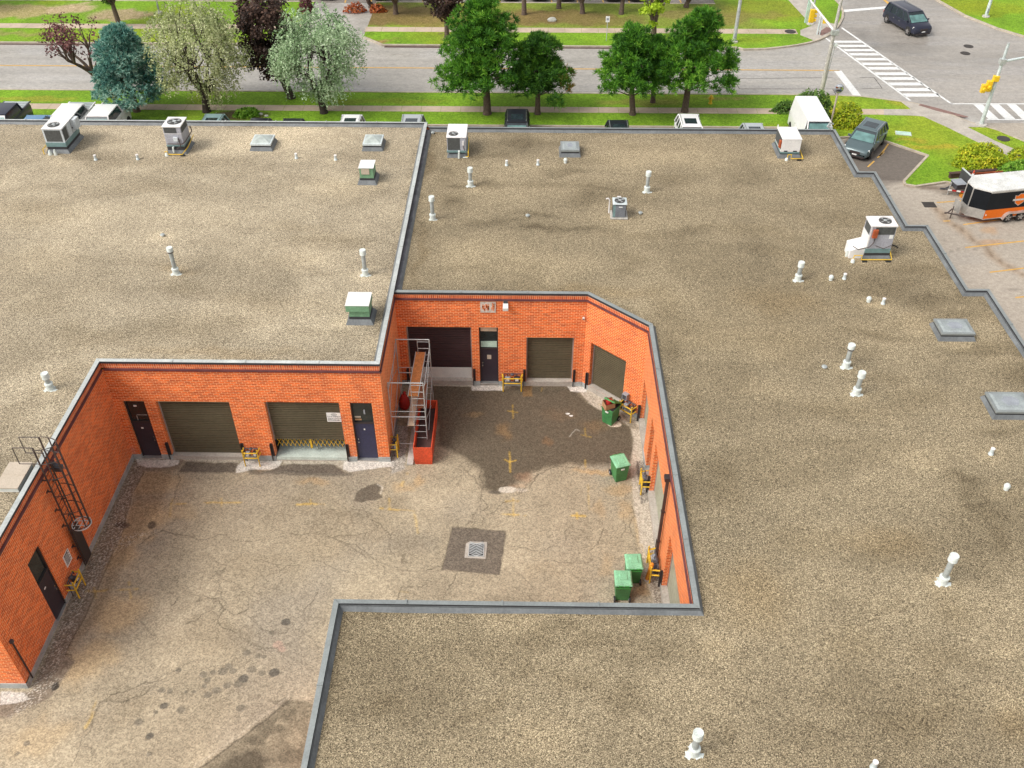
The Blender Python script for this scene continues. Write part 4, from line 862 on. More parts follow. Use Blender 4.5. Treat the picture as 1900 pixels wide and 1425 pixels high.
roof(br_, RP, -6.2, 23.4, 1, 53.3, RZ_R, (.285, .237, .165), 33,
     [(920, 290, 1.6, .7, .62), (990, 265, 3, .5, .75), (830, 315, 1.4, .9, .66), (900, 345, 1.8, .8, .62), (850, 385, 1.4, 1, .60), (820, 335, 1.2, .8, .7), (1050, 320, 2.2, .7, .62), (1080, 370, 1.6, 1.1, .66), (1000, 345, 2, .6, .72), (930, 415, 2, .6, .62), (1000, 400, 1.6, .5, .62), (1050, 432, 3.2, .35, .62), (990, 430, 1, .5, .7), (780, 420, 1.2, .9, .75), (1200, 440, 3, .6, .78), (1270, 430, 2.5, .6, .75), (1180, 480, 1.5, .8, .8), (1160, 500, 1, .8, .75), (1245, 640, .8, 1.8, .70), (1240, 560, 1, 2.2, .82), (1300, 620, 2, 2, .86), (960, 270, 1.2, .3, .7), (1100, 350, 2, .4, .75), (860, 350, 2, .3, .7), (1250, 330, 2.5, .6, .85),
      (1400, 430, 3, 1, .90), (1440, 470, 2, 1, .88), (1620, 530, 2.4, 1, .85), (1690, 500, 2.4, .8, .86), (1740, 560, 2.6, .7, .78), (1800, 590, 2, .5, .74), (1860, 640, 1.3, .8, .72), (1640, 620, 2.4, .5, .74), (1600, 610, 2, .4, .8), (1800, 645, 1.8, .4, .68), (1860, 655, 1.4, .4, .72), (1890, 690, 1, .8, .8), (1640, 700, 2, .5, .8), (1700, 740, 2, 1, .86), (1870, 810, 1.4, .4, .68), (1810, 900, .7, .9, .62), (1835, 940, .9, .5, .6), (1870, 970, .9, .6, .66), (1880, 1010, .6, .6, .75), (1780, 880, .8, .5, .75), (1560, 760, 3, 1, .9), (1430, 640, 3, 2, .93),
      (1060, 1165, 1.3, .4, .66), (1000, 1190, .9, .7, .68), (1100, 1190, .8, .4, .72), (960, 1240, .8, .5, .74), (1150, 1300, 1.2, .8, .74), (1060, 1260, 1, .7, .82), (720, 1330, 1, .8, .84), (900, 1300, .8, .5, .86), (1330, 1360, .5, .3, .8), (1600, 1200, 1.4, 1, .88), (1700, 1330, 1.6, 1, .86), (1340, 900, .8, 1.5, .88), (1300, 760, .5, 1.6, .8), (1800, 1150, 1, 1, .9), (1760, 1240, 1.4, .9, .88), (1500, 1020, 2, 1, .93), (1760, 320, 2, 2, .95), (1540, 310, 2.4, .8, .9), (1570, 410, 2.5, 1, .92)],
     [(x, y, .9) for x, y in vt_R] + [(1300, 290, 3), (1180, 290, 3), (1500, 300, 1.8), (900, 470, 3), (1000, 500, 3), (1620, 480, 1.6), (1820, 540, 1.2), (1845, 590, .9), (1700, 600, 1.4), (1330, 1200, .8), (950, 1140, 1.4), (1000, 1370, 1.4), (1880, 1290, 1), (1870, 1200, .6), (1700, 850, 1.4), (1420, 720, 1.5)],
     [(1450, 560, 3, 1.5, .9), (1400, 1100, 2, 2, .93), (1650, 1000, 2, 1, .93), (1870, 1350, 1, 1, .85), (1100, 600 - 60, 4, .8, .92), (780, 470, .35, 3.5, .72), (800, 300, .5, 2.5, .7)])
# light patch at the stack of felt near the roof divider
# ================================================================ rooftop equipment
def vent_stack(h, cap='white', collar=True, dark=False):
    t = thing('vent_stack', '', 'vent pipe')
    m = MB(); m.lathe((0, 0, 0), [(.098, .2), (.098, h - .22)], 16); m.build('pipe', 'vent_pipe', t, True); m = MB(); m.lathe((0, 0, 0), [(.155, 0), (.145, .20), (.10, .24)], 16); m.build('base', 'vent_white', t, True)
    m = MB(); m.lathe((0, 0, 0), [(.14, .22), (.165, .24), (.165, .31), (.11, .34)], 16); m.build('storm_collar', 'vent_white', t, True)
    m = MB(); m.lathe((0, 0, 0), [(.11, h - .22), (.145, h - .20), (.15, h - .02), (.142, h), (.11, h - .012), (.01, h - .01)], 16); m.build('cap', 'vent_white', t, True)
    m = MB(); m.lathe((0, 0, 0), [(.12, h - .27), (.152, h - .25), (.152, h - .215), (.12, h - .2)], 16); m.build('band', 'steel_dark' if dark else 'vent_white', t, True)
    m = MB()
    for i in range(9): a = i * .7; r = .20 + .05 * ((i * 7) % 3); m.add([(0, 0, .035), (r * math.cos(a), r * math.sin(a) * .8, .004), (r * math.cos(a + .7), r * math.sin(a + .7) * .8, .004)], [(0, 1, 2)])
    m.build('flashing', 'vent_white', t)
    return t
GT = 'tall galvanised vent stacks on the roofs'
stk = [((873, 345), 1.09, 'R', 'tall white vent pipe nearest the pink topped rooftop unit beside the roof divider', 0), ((803, 407), 1.33, 'R', 'tall white vent pipe closest to the right side of the roof divider', 0), ((1200, 356), 1.21, 'R', 'tall white vent pipe behind the small round fan condenser', 0), ((327, 508), 1.45, 'L', 'tall leaning looking vent pipe in the middle of the left roof, dark rimmed cap', 1), ((678, 510), 1.38, 'L', 'tall vent pipe on the left roof behind the big green exhaust hood', 0),
       ((1480, 520), 1.01, 'R', 'vent pipe on the right roof, first left of the two pairs of small white vents', 0), ((1569, 681), 1.19, 'R', 'vent pipe with a black band under its cap on the right roof', 1), ((1588, 731), 1.14, 'R', 'plain white vent pipe just in front of the black banded one', 0), ((94, 722), .83, 'L', 'short fat capped vent pipe above the left brick wall near the ladder', 0), ((1748, 1081), 1.37, 'R', 'vent pipe standing alone at the lower right of the gravel roof', 0), ((1287, 1398), 1.11, 'R', 'vent pipe nearest the camera at the bottom of the gravel roof', 0)]
for b, h, side, lab, dk in stk:
    z = RZ_L if side == 'L' else RZ_R; x, y = P(*b, z); t = vent_stack(h, dark=dk); t.location = (x, y, z); tag(t, lab, group=GT)
def small_vent(kind):
    t = thing('roof_vent', '', 'roof vent')
    m = MB()
    if kind == 'mush':
        m.lathe((0, 0, 0), [(.06, 0), (.06, .08)], 12); m.build('pipe', 'vent_white', t, True)
        m = MB(); m.lathe((0, 0, 0), [(.11, .07), (.12, .09), (.09, .12), (.01, .135)], 14); m.build('cap', 'vent_pipe', t, True)
    elif kind == 'cap':
        m.lathe((0, 0, 0), [(.09, 0), (.085, .13)], 12); m.build('pipe', 'vent_white', t, True)
        m = MB(); m.lathe((0, 0, 0), [(.11, .13), (.115, .20), (.07, .27), (.01, .29)], 14); m.build('cap', 'vent_white', t, True)
    else:
        m.lathe((0, 0, 0), [(.10, 0), (.09, .08), (.07, .10), (.07, .30)], 12); m.build('pipe', 'galv_pale', t, True)
        m = MB(); m.lathe((0, 0, .301), [(.08, -.02), (.08, .01), (.03, .015)], 12); m.build('cap', 'pvc_white', t, True)
    return t
for b, k, s, lab in [((302, 438), 'mush', 'L', 'small flat mushroom vent behind the tall pipe in the middle of the left roof'), ((550, 294), 'pipe', 'L', 'small white pipe vent below the gap between the two pyramid skylights, left one'), ((623, 297), 'pipe', 'L', 'small white pipe vent below the gap between the two pyramid skylights, right one'),
                     ((178, 297), 'pipe', 'L', 'small white pipe vent just right of the long white rooftop unit'), ((256, 296), 'pipe', 'L', 'small pale pipe vent left of the unit with the round fan on the left roof'), ((940, 307), 'pipe', 'R', 'small white pipe vent left of the square skylight, farther one'), ((998, 306), 'pipe', 'R', 'small pale pipe vent left of the square skylight, nearer one'),
                     ((1049, 302), 'cap', 'R', 'small white capped vent right in front of the square skylight'), ((1541, 520), 'cap', 'R', 'small white capped vent paired with a pale pipe, nearest the tall grey rooftop unit'), ((1566, 518), 'pipe', 'R', 'small pale pipe vent right of a capped one, nearest the tall grey rooftop unit'), ((1611, 560), 'cap', 'R', 'small white capped vent of the lower pair left of the big flat skylights'),
                     ((1638, 564), 'pipe', 'R', 'small pale pipe vent of the lower pair left of the big flat skylights'), ((1529, 683), 'mush', 'R', 'small grey mushroom vent beside the black banded vent pipe'), ((979, 402), 'mush', 'R', 'small mushroom vent alone in the dark stained gravel'), ((1188, 397), 'mush', 'R', 'small mushroom vent just right of the round fan condenser'), ((1838, 843), 'pipe', 'R', 'small white pipe vent near the right edge, farther of two'),
                     ((1866, 908), 'cap', 'R', 'small white capped vent near the right edge, nearer of two'), ((1620, 1424), 'pipe', 'R', 'pipe vent cut by the bottom edge of the picture'), ((803, 248), 'mush', 'R', 'dark low drain dome in the far corner beside the roof divider')]:
    z = RZ_L if s == 'L' else RZ_R; x, y = P(*b, z); t = small_vent(k); t.location = (x, y, z); tag(t, lab, group='small vents on the roofs')
def skylight(x0, x1, y0, y1, z, pyr, lab, h=.42):
    t = thing('skylight', lab, 'skylight', ((x0 + x1) / 2, (y0 + y1) / 2, z), group='roof skylights'); a, b = (x1 - x0) / 2, (y1 - y0) / 2
    m = MB(); m.frustum(-a - .12, a + .12, -b - .12, b + .12, -.02, h * .5, .10); m.build('curb_flashing', 'cant', t)
    m = MB(); m.box(-a, a, -b, b, h * .5, h * .72); m.build('curb', 'coping_dark', t)
    m = MB(); m.box(-a - .03, a + .03, -b - .03, b + .03, h * .72, h); m.build('frame', 'galv_pale' if pyr else 'coping', t, bevel=.012)
    m = MB()
    if pyr: m.add([(-a + .05, -b + .05, h + .001), (a - .05, -b + .05, h + .001), (a - .05, b - .05, h + .001), (-a + .05, b - .05, h + .001), (0, 0, h + .22)], [(0, 1, 4), (1, 2, 4), (2, 3, 4), (3, 0, 4)])
    else: m.frustum(-a + .08, a - .08, -b + .08, b - .08, h + .001, h + .05, .08)
    m.build('dome', 'skylight_glass' if pyr else 'skylight_top', t)
    if not pyr:
        m = MB(); pts = [(math.cos(q / 18 * 6.283) * (a - .3) * (1 + .12 * math.sin(q * 1.7)) * .8, math.sin(q / 18 * 6.283) * (b - .2) * (1 + .2 * math.cos(q * 2.1)) * .75) for q in range(18)]; m.sheet(pts, h + .053); m.build('stain', 'meter_grey', t)
skylight(-15.85, -14.72, 50.0, 51.2, RZ_L, True, 'pyramid skylight on the left roof, the one farther from the roof divider')
skylight(-9.38, -8.35, 50.1, 51.3, RZ_L, True, 'pyramid skylight on the left roof beside the roof divider')
skylight(2.03, 3.05, 49.75, 50.85, RZ_R, False, 'square grey skylight at the back of the right roof with a stained top')
skylight(18.02, 19.42, 32.65, 33.7, RZ_R, False, 'wide flat skylight by the right edge of the roof, farther one', .36)
skylight(18.45, 19.9, 27.6, 28.75, RZ_R, False, 'wide flat skylight cut by the right side of the picture, nearer one', .36)
def exhaust_hood(x, y, z, w_, d, h, over, lab, win=False):
    t = thing('exhaust_hood', lab, 'exhaust hood', (x, y, z), group='green exhaust hoods on the left roof'); a, b = w_ / 2, d / 2
    m = MB(); m.frustum(-a - .16, a + .16, -b - .16, b + .16, -.02, .22, .13); m.build('curb_flashing', 'cant', t)
    m = MB(); m.box(-a + .0, a - .0, -b, b, .22, .34); m.build('curb', 'coping_dark', t)
    m = MB(); m.box(-a + .02, a - .02, -b + .02, b - .02, .34, h - .32 if not win else h - .02); m.build('body', 'green_hood', t)
    if win:
        m = MB(); m.box(-a + .12, a - .22, -b - .02, -b + .019, .58, h - .06); m.build('panel', 'hatch_beige', t)
        m = MB(); m.box(-a - .02, a + .02, -b - .02, b + .02, h - .02, h); m.build('top', 'unit_white', t)
    else:
        m = MB(); m.box(-a - over, a + over * .2, -b - over, b + over, h - .34, h - .012); m.build('hood', 'green_hood', t, bevel=.01)
        m = MB(); m.box(-a - over - .01, a + over * .2 + .01, -b - over - .01, b + over + .01, h - .011, h + .008); m.build('top', 'unit_white', t)
exhaust_hood(-8.62, 46.55, RZ_L, .78, .95, .95, 0, 'small green exhaust hood with a white top and a beige panel on the left roof', True)
exhaust_hood(-7.22, 33.72, RZ_L, .92, .86, 1.0, .09, 'large green exhaust hood with a flat white top, near the scaffold corner')
# generic pieces of a rooftop unit, local coords: front is -y
def fan(t, x, y, z, r, mat='steel_dark'):
    m = MB(); m.lathe((x, y, z), [(r * .98, .001), (r, .012), (r * .97, .02)], 24); f = m.build('fan_opening', 'coil', t, True)
    m = MB(); m.cyl((x, y, z + .02), (x, y, z + .05), r * .28, n=12)
    for k in range(4):
        a = k * 1.57 + .5; m.add([(x + r * .2 * math.cos(a), y + r * .2 * math.sin(a), z + .024), (x + r * .85 * math.cos(a - .25), y + r * .85 * math.sin(a - .25), z + .024), (x + r * .85 * math.cos(a + .35), y + r * .85 * math.sin(a + .35), z + .045)], [(0, 1, 2)])
    m.build('fan_blades', 'galv', f)
    m = MB()
    for q in (.45, .7, .95):
        pts = [(x + r * q * math.cos(i / 20 * 6.2832), y + r * q * math.sin(i / 20 * 6.2832), z + .055) for i in range(21)]; m.tube(pts, .006, 4)
    m.build('fan_grille', 'steel_dark', f)
def gaspipe(t, pts, mat='yellow_paint'): m = MB(); m.tube(pts, .028, 6); m.build('gas_pipe', mat, t)
def louvers(m, x0, x1, y, z0, z1, n):
    for k in range(n): z = z0 + (z1 - z0) * (k + .5) / n; m.box(x0, x1, y - .012, y, z - (z1 - z0) / n * .22, z + (z1 - z0) / n * .22)
GU = 'rooftop air conditioning units'
def unit_base(t, a, b, z0=.0, hc=.36):
    m = MB(); m.frustum(-a - .14, a + .14, -b - .14, b + .14, -.02, .2, .12); m.build('curb_flashing', 'cant', t)
    m = MB(); m.box(-a - .0, a + .0, -b - .0, b + .0, .2, hc); m.build('curb', 'coping_dark', t)
def blk(t, nm, mat, *c, bevel=.012): m = MB(); m.box(*c); return m.build(nm, mat, t, bevel=bevel)
# A: long white packaged unit
t = thing('rooftop_unit', 'long white rooftop unit at the far left with a dark coil at its near end', 'rooftop unit', (-26.9, 50.55, RZ_L), 0, GU)
a, b = .56, 1.0; unit_base(t, a, b); blk(t, 'base_rail', 'unit_teal', -a - .02, a + .02, -b - .02, b + .02, .36, .62); c = blk(t, 'cabinet', 'unit_pale', -a, a, -b, b, .62, 1.42)
blk(c, 'top_panel', 'unit_white', -a - .03, a + .03, -b - .03, b + .03, 1.421, 1.46)
m = MB(); m.box(-a + .1, a - .1, -b - .012, -b, .68, 1.36); m.build('coil', 'coil', t); m = MB(); m.box(a, a + .012, -b + .08, -b + .6, .68, 1.36); m.build('coil', 'coil', t)
m = MB(); m.box(a, a + .01, -b + .66, -b + .68, .64, 1.4); m.box(a, a + .01, -b + 1.22, -b + 1.24, .64, 1.4); m.box(a, a + .03, .25, .32, .9, .96); m.build('panel_seam', 'steel_dark', c); fan(t, -.05, -b + .5, 1.46, .33)
m = MB(); m.box(a - .05, a + .26, .35, .85, .8, 1.40); m.build('intake_hood', 'unit_pale', t)
gaspipe(t, [(-.7, -b - .32, .05), (-.7, -b - .32, .35), (-.7, -b + .2, .35), (-.56, -b + .3, .45)])
m = MB(); m.lathe((-.36, -b - .3, 0), [(.11, 0), (.11, .12), (.03, .3)], 10); m.build('condensate_trap', 'vent_white', t, True); m = MB(); m.lathe((-.05, -b - .3, 0), [(.10, 0), (.09, .2), (.04, .34)], 10); m.build('condensate_trap', 'vent_white', t, True)
# B
t = thing('rooftop_unit', 'grey rooftop unit with a fan in its white top and pipes in front, left roof', 'rooftop unit', (-20.05, 50.2, RZ_L), 0, GU)
a, b = .50, .62; unit_base(t, a, b, hc=.42); c = blk(t, 'cabinet', 'unit_grey', -a, a, -b, b, .50, 1.58); blk(t, 'base_rail', 'unit_teal', -a - .02, a + .02, -b - .02, b + .02, .42, .50); blk(c, 'top_panel', 'unit_white', -a - .04, a + .04, -b - .04, b + .04, 1.581, 1.64)
m = MB(); m.box(-a + .05, a - .25, -b - .012, -b, 1.24, 1.56); m.build('coil', 'coil', t); m = MB(); m.box(a, a + .012, -b + .1, b - .1, 1.2, 1.56); m.build('coil', 'coil', t)
m = MB(); m.box(-a, a, -b - .008, -b, 1.18, 1.2); m.build('panel_seam', 'unit_white', c); fan(t, .02, 0, 1.64, .40)
m = MB(); m.box(.0, .24, -b - .12, -b, .78, 1.0); m.build('controls_box', 'unit_pale', t); m = MB(); m.tube([(-.4, -b - .1, .62), (.45, -b - .1, .62), (.6, -b + .1, .7), (.66, b, .8), (.62, b, 1.1)], .03); m.tube([(.3, -b - .08, .95), (.34, -b - .12, .5), (.1, -b - .2, .35)], .025); m.build('conduit', 'steel_dark', t)
gaspipe(t, [(-.55, -b - .35, .02), (-.55, -b - .35, .28), (-.42, -b - .35, .28), (-.40, -b - .35, .1), (.40, -b - .35, .1), (.62, -b + .2, .3), (.66, b + .1, .5)])
m = MB(); m.lathe((-.5, -b - .32, 0), [(.12, 0), (.1, .14), (.03, .22)], 10); m.tube([(-.12, -b - .02, .4), (-.12, -b - .14, .42), (-.12, -b - .16, .12)], .05, 8); m.build('condensate_trap', 'vent_white', t, True)
m = MB(); m.box(.30, .55, -b - .42, -b - .28, .0, .08); m.build('pipe_block', 'rubber', t)
# C
t = thing('rooftop_unit', 'pale pink topped rooftop unit with a dark coil face right of the roof divider', 'rooftop unit', (-3.95, 50.42, RZ_R), 0, GU)
a, b = .54, .86; unit_base(t, a * .82, b * .9, hc=.30); c = blk(t, 'cabinet', 'unit_grey', -a, a, -b, b, .42, 1.2); blk(t, 'base_rail', 'unit_teal', -a - .03, a + .03, -b - .03, b + .03, .30, .42); blk(c, 'top_panel', 'unit_white', -a - .03, a + .03, -b - .03, b + .03, 1.201, 1.24)
m = MB(); m.box(-a + .04, a - .34, -b - .012, -b, .46, 1.18); m.build('coil', 'coil', t); fan(t, -.19, -b + .42, 1.24, .27)
m = MB(); m.box(.33, .43, -b - .06, -b, .76, 1.02); m.build('switch_box', 'unit_white', t); m = MB(); m.tube([(.38, -b - .03, .76), (.44, -b - .04, .45)], .02); m.build('conduit', 'steel_dark', t)
m = MB(); m.tube([(.14, -b, .40), (.14, -b - .14, .42), (.12, -b - .16, .02)], .06, 8); m.build('drain_pipe', 'vent_white', t, True); m = MB(); m.tube([(.35, -b - .1, .04), (.62, -b - .1, .06)], .04, 6); m.build('condensate_trap', 'vent_white', t, True); gaspipe(t, [(.5, -b - .1, .1), (.66, -b - .1, .1), (.66, -b - .1, .3), (.66, .2, .75)])
# D
t = thing('rooftop_unit', 'plain white boxy rooftop unit by the far right corner, red box on its side', 'rooftop unit', (15.1, 50.65, RZ_R), 0, GU)
a, b = .54, .80; unit_base(t, a, b, hc=.20); blk(t, 'base_rail', 'unit_teal', -a, a, -b, b, .24, .34); c = blk(t, 'cabinet', 'unit_white', -a, a, -b, b, .341, 1.10); blk(c, 'top_panel', 'unit_white', -a - .02, a + .02, -b - .02, b + .02, 1.101, 1.125)
m = MB(); m.box(-a - .012, -a, -b + .1, b - .06, .42, 1.05); m.build('coil', 'coil', t); m = MB(); m.box(-a - .13, -a - .013, -b + .05, -b + .27, .55, .98); m.build('switch_box', 'red_box', t, bevel=.02)
m = MB(); m.box(-a, -a + .05, b - .04, b + .02, 1.12, 1.26); m.box(a - .05, a, b - .04, b + .02, 1.12, 1.26); m.build('lifting_lug', 'unit_white', t)
m = MB(); m.box(-a + .18, -a + .38, -b - .013, -b, .36, .42); m.box(a - .38, a - .16, -b - .013, -b, .36, .42); m.build('fork_slot', 'dark_inside', t)
gaspipe(t, [(-.18, -b - .34, .02), (-.18, -b - .34, .34), (.02, -b - .34, .34), (.02, -b - .34, .1), (.72, -b - .34, .1), (.72, .3, .25)]); m = MB(); m.lathe((-.22, -b - .36, 0), [(.1, 0), (.08, .12), (.03, .16)], 10); m.build('condensate_trap', 'vent_white', t, True); m = MB(); m.box(.38, .62, -b - .42, -b - .28, 0, .08); m.build('pipe_block', 'rubber', t)
# E
t = thing('rooftop_unit', 'tall grey rooftop unit with a white duct elbow near the stepped roof edge', 'rooftop unit', (17.03, 39.55, RZ_R), math.radians(1), GU)
a, b = .60, .44; unit_base(t, a, b, hc=.34); c = blk(t, 'cabinet', 'unit_grey', -a, a, -b, b, .58, 1.78); blk(t, 'base_rail', 'unit_teal', -a - .01, a + .01, -b - .01, b + .01, .34, .58); blk(c, 'top_panel', 'unit_white', -a - .04, a + .04, -b - .04, b + .04, 1.781, 1.85); fan(t, .14, .0, 1.85, .30)
m = MB(); m.box(-a + .22, a - .04, -b - .012, -b, 1.36, 1.76); m.build('coil', 'coil', t); m = MB(); m.box(-a - .012, -a, -b + .1, b - .1, 1.3, 1.72); m.build('coil', 'coil', t)
m = MB(); m.box(-a - .014, -a - .0, -b - .005, b, .6, 1.28); m.box(-a - .0, -a + .05, -b - .015, -b, .6, 1.76); m.build('side_panel', 'unit_white', t)
m = MB(); m.box(-a + .1, -a + .34, -b - .13, -b - .001, 1.22, 1.66); m.build('switch_box', 'red_box', t, bevel=.02); m = MB(); m.box(a - .24, a - .06, -b - .01, -b, 1.14, 1.34); m.build('data_plate', 'sign_white', t)
m = MB(); m.tube([(-.33, -b - .07, 1.22), (-.33, -b - .06, .95), (-.5, -b - .12, .75), (-1.0, -b - .12, .6), (-1.25, -b, .72)], .022); m.tube([(-.2, -b - .05, .78), (.2, -b - .1, .64), (.55, -b - .06, .8)], .016); m.build('conduit', 'steel_dark', t)
m = MB(); m.loft([[(-.6, -.38, .0), (-.6, .34, .0), (-.6, .34, .78), (-.6, -.38, .66)], [(-1.3, -.38, .0), (-1.3, .34, .0), (-1.3, .34, .58), (-1.3, -.38, .42)]]); m.build('duct_elbow', 'unit_white', t, bevel=.01)
m = MB(); m.tube([(-1.36, -.2, .0), (-1.36, -.2, .3), (-1.25, .1, .3)], .06, 8); m.build('drain_pipe', 'vent_white', t, True); m = MB(); m.lathe((-1.2, -.75, 0), [(.1, 0), (.09, .14), (.03, .2)], 10); m.build('condensate_trap', 'vent_white', t, True)
gaspipe(t, [(-1.2, -.7, .05), (-1.15, -.66, .34), (-.78, -.66, .34), (-.78, -.66, .10), (.70, -.66, .10), (.66, -.3, .4), (.68, .1, .8)])
m = MB(); m.box(-.72, -.5, -.78, -.6, 0, .07); m.box(.4, .66, -.78, -.6, 0, .07); m.build('pipe_block', 'rubber', t)
m = MB(); pts = [(1.1 + .5 * math.cos(q * .4) * .6, .5 + .18 * math.sin(q * .4) * 1.2 + q * .02, .04) for q in range(9)]; m.tube(pts, .03); tag(m.build('loose_hose', 'rubber', None, shift=(-17.0, -39.6, -RZ_R)), 'short black hose lying on the gravel behind the rooftop unit with the red box', 'hose')
# F
t = thing('condenser', 'small dark grey condenser with a round top fan, alone on the right roof', 'air conditioner', (4.86, 43.1, RZ_R), math.radians(-1), )
blk(t, 'pad', 'concrete_pale', -.45, .45, -.43, .43, 0, .07); m = MB(); m.frustum(-.34, .34, -.34, .34, .07, .80, .0); m.build('cabinet', 'meter_dark', t, bevel=.06)
m = MB()
for k in range(11): z = .12 + k * .058; m.box(-.22, .30, -.356, -.341, z, z + .022)
m.build('louvre', 'meter_grey', t); m = MB(); m.box(-.345, -.22, -.352, -.335, .09, .78); m.build('corner_panel', 'unit_teal', t)
m = MB(); m.box(-.37, .37, -.37, .37, .80, .86); m.build('top_panel', 'galv_pale', t, bevel=.05); fan(t, 0, 0, .86, .27); m = MB(); m.box(-.05, .13, -.366, -.357, .66, .71); m.build('badge', 'sign_white', t)
m = MB(); m.tube([(-.5, .25, 0), (-.5, .25, .75), (-.58, .25, .85), (-.7, .25, .82)], .035, 8); m.tube([(.0, .6, 0), (.0, .6, .75)], .035, 8); m.tube([(-.1, .6, .76), (.1, .6, .76)], .04, 8); m.build('line_pipe', 'pvc_white', t, True)
# roof hatch by the ladder
t = thing('roof_hatch', 'low beige two part roof hatch beside the top of the caged ladder', 'roof hatch', (-18.35, 23.55, RZ_L))
m = MB(); m.box(-.42, .36, -.62, .62, 0, .20); m.build('curb', 'white_panel', t); m = MB(); m.box(-.46, .40, -.66, .66, .201, .25); m.box(-.46, .40, -.012, .012, .25, .27); m.build('lid', 'hatch_beige', t, bevel=.01)
# loose things of the roof edge
x, y = P(1538, 236, 5.5); t = thing('corner_bracket', 'small white metal bracket at the far right corner of the roof', 'bracket', (x, y, ZR)); m = MB(); m.tube([(-.2, -.3, .1), (0, 0, .22), (.25, .1, .1)], .05); m.box(-.12, .12, -.35, -.1, 0, .1); m.build('bracket', 'galv', t)

# ================================================================ things in the yard
def bin_(lid_open=False):
    t = thing('wheeled_bin', '', 'bin')
    m = MB(); w1, d1, w0, d0 = .31, .36, .25, .27
    def ring(w_, d, z, oy=0): return [(-w_, -d + oy, z), (w_, -d + oy, z), (w_, d + oy, z), (-w_, d + oy, z)]
    m.loft([ring(w0, d0, .02), ring(w0 + .02, d0 + .02, .25), ring(w1 - .01, d1 - .02, .94), ring(w1 + .02, d1, .95), ring(w1 + .02, d1, 1.0)]); m.build('body', 'bin_green', t, bevel=.03)
    m = MB()
    if not lid_open:
        m.loft([ring(w1 + .03, d1 + .03, 1.001), ring(w1 + .03, d1 + .03, 1.04), ring(w1 - .03, d1 - .03, 1.09)]); l = m.build('lid', 'bin_lid', t, bevel=.02)
        m = MB(); m.frustum(-.17, .17, -.26, .12, 1.09, 1.115, .03); m.build('lid_panel', 'bin_lid', l, bevel=.01)
        m = MB(); m.box(-.2, -.03, d1 + .02, d1 + .06, 1.0, 1.05); m.box(.03, .2, d1 + .02, d1 + .06, 1.0, 1.05); m.build('hinge', 'bin_dark_green', l)
    else:
        m = MB(); m.box(-w1 - .0, w1 + .0, -d1 + .03, d1 - .03, .93, 1.003); m.build('contents', 'rubber', t)
        m = MB(); m.loft([[(-w1, d1 + .0, 1.02), (w1, d1, 1.02), (w1, d1 + .03, 1.06), (-w1, d1 + .03, 1.06)], [(-w1, -.28 + .05, 1.42), (w1, -.28 + .05, 1.42), (w1 - .03, -.24 + .05, 1.48), (-w1 + .03, -.24 + .05, 1.48)]]); m.build('lid', 'bin_dark_green', t, bevel=.01)
    m = MB(); m.tube([(-w1 + .03, d1 + .0, .93), (-w1 + .03, d1 + .09, .97), (w1 - .03, d1 + .09, .97), (w1 - .03, d1, .93)], .018); m.build('handle', 'bin_dark_green', t)
    for s in (-1, 1):
        m = MB(); m.lathe((s * .26 + (.0 if s > 0 else -.06), d0 + .03, .13), [(.13, 0), (.13, .06)], 16, 'x'); wl = m.build('wheel', 'rubber', t, True); m = MB(); m.lathe((s * .26 + (-.003 if s > 0 else -.063), d0 + .03, .13), [(.06, 0), (.06, .066)], 10, 'x'); m.build('hub', 'meter_grey', wl)
    m = MB(); m.box(-.08, .08, -d1 - .0, -d1 + .05, .78, .85); m.build('label', 'sign_white', t)
    return t
GB = 'green wheeled bins in the yard'
b0 = bin_(); b0.location = (4.27, 29.35, .012); b0.rotation_euler = (0, 0, math.radians(18)); tag(b0, 'green wheeled bin standing alone halfway along the right wall of the yard', group=GB)
copy_tree(b0, (4.40, 23.75, .012), math.radians(182), 'green wheeled bin touching the orange bollard, farther of the pair')
copy_tree(b0, (3.92, 22.92, .012), math.radians(180), 'green wheeled bin at the front of the pair near the orange bollard')
b1 = bin_(True); b1.location = (4.12, 33.05, .012); b1.rotation_euler = (0, 0, math.radians(-118 + 80)); tag(b1, 'darker green wheeled bin with its lid up, overfilled with a cardboard box', group=GB)
m = MB(); m.add([(-.25, -.22, 0), (.25, -.2, .05), (.22, .2, .1), (-.27, .16, .04), (-.24, -.24, .34), (.22, -.24, .38), (.22, .16, .44), (-.26, .14, .38)], [(0, 3, 2, 1), (0, 1, 5, 4), (1, 2, 6, 5), (2, 3, 7, 6), (3, 0, 4, 7)])
t = thing('cardboard_box', 'open brown cardboard box stuffed in the overfilled bin', 'box', (3.98, 32.95, 1.0), math.radians(20)); m.build('box', 'cardboard', t); m = MB(); m.lathe((0, -.02, .2), [(.14, 0), (.15, .22), (.13, .22)], 14); m.build('red_tub', 'red_dark', t, True)
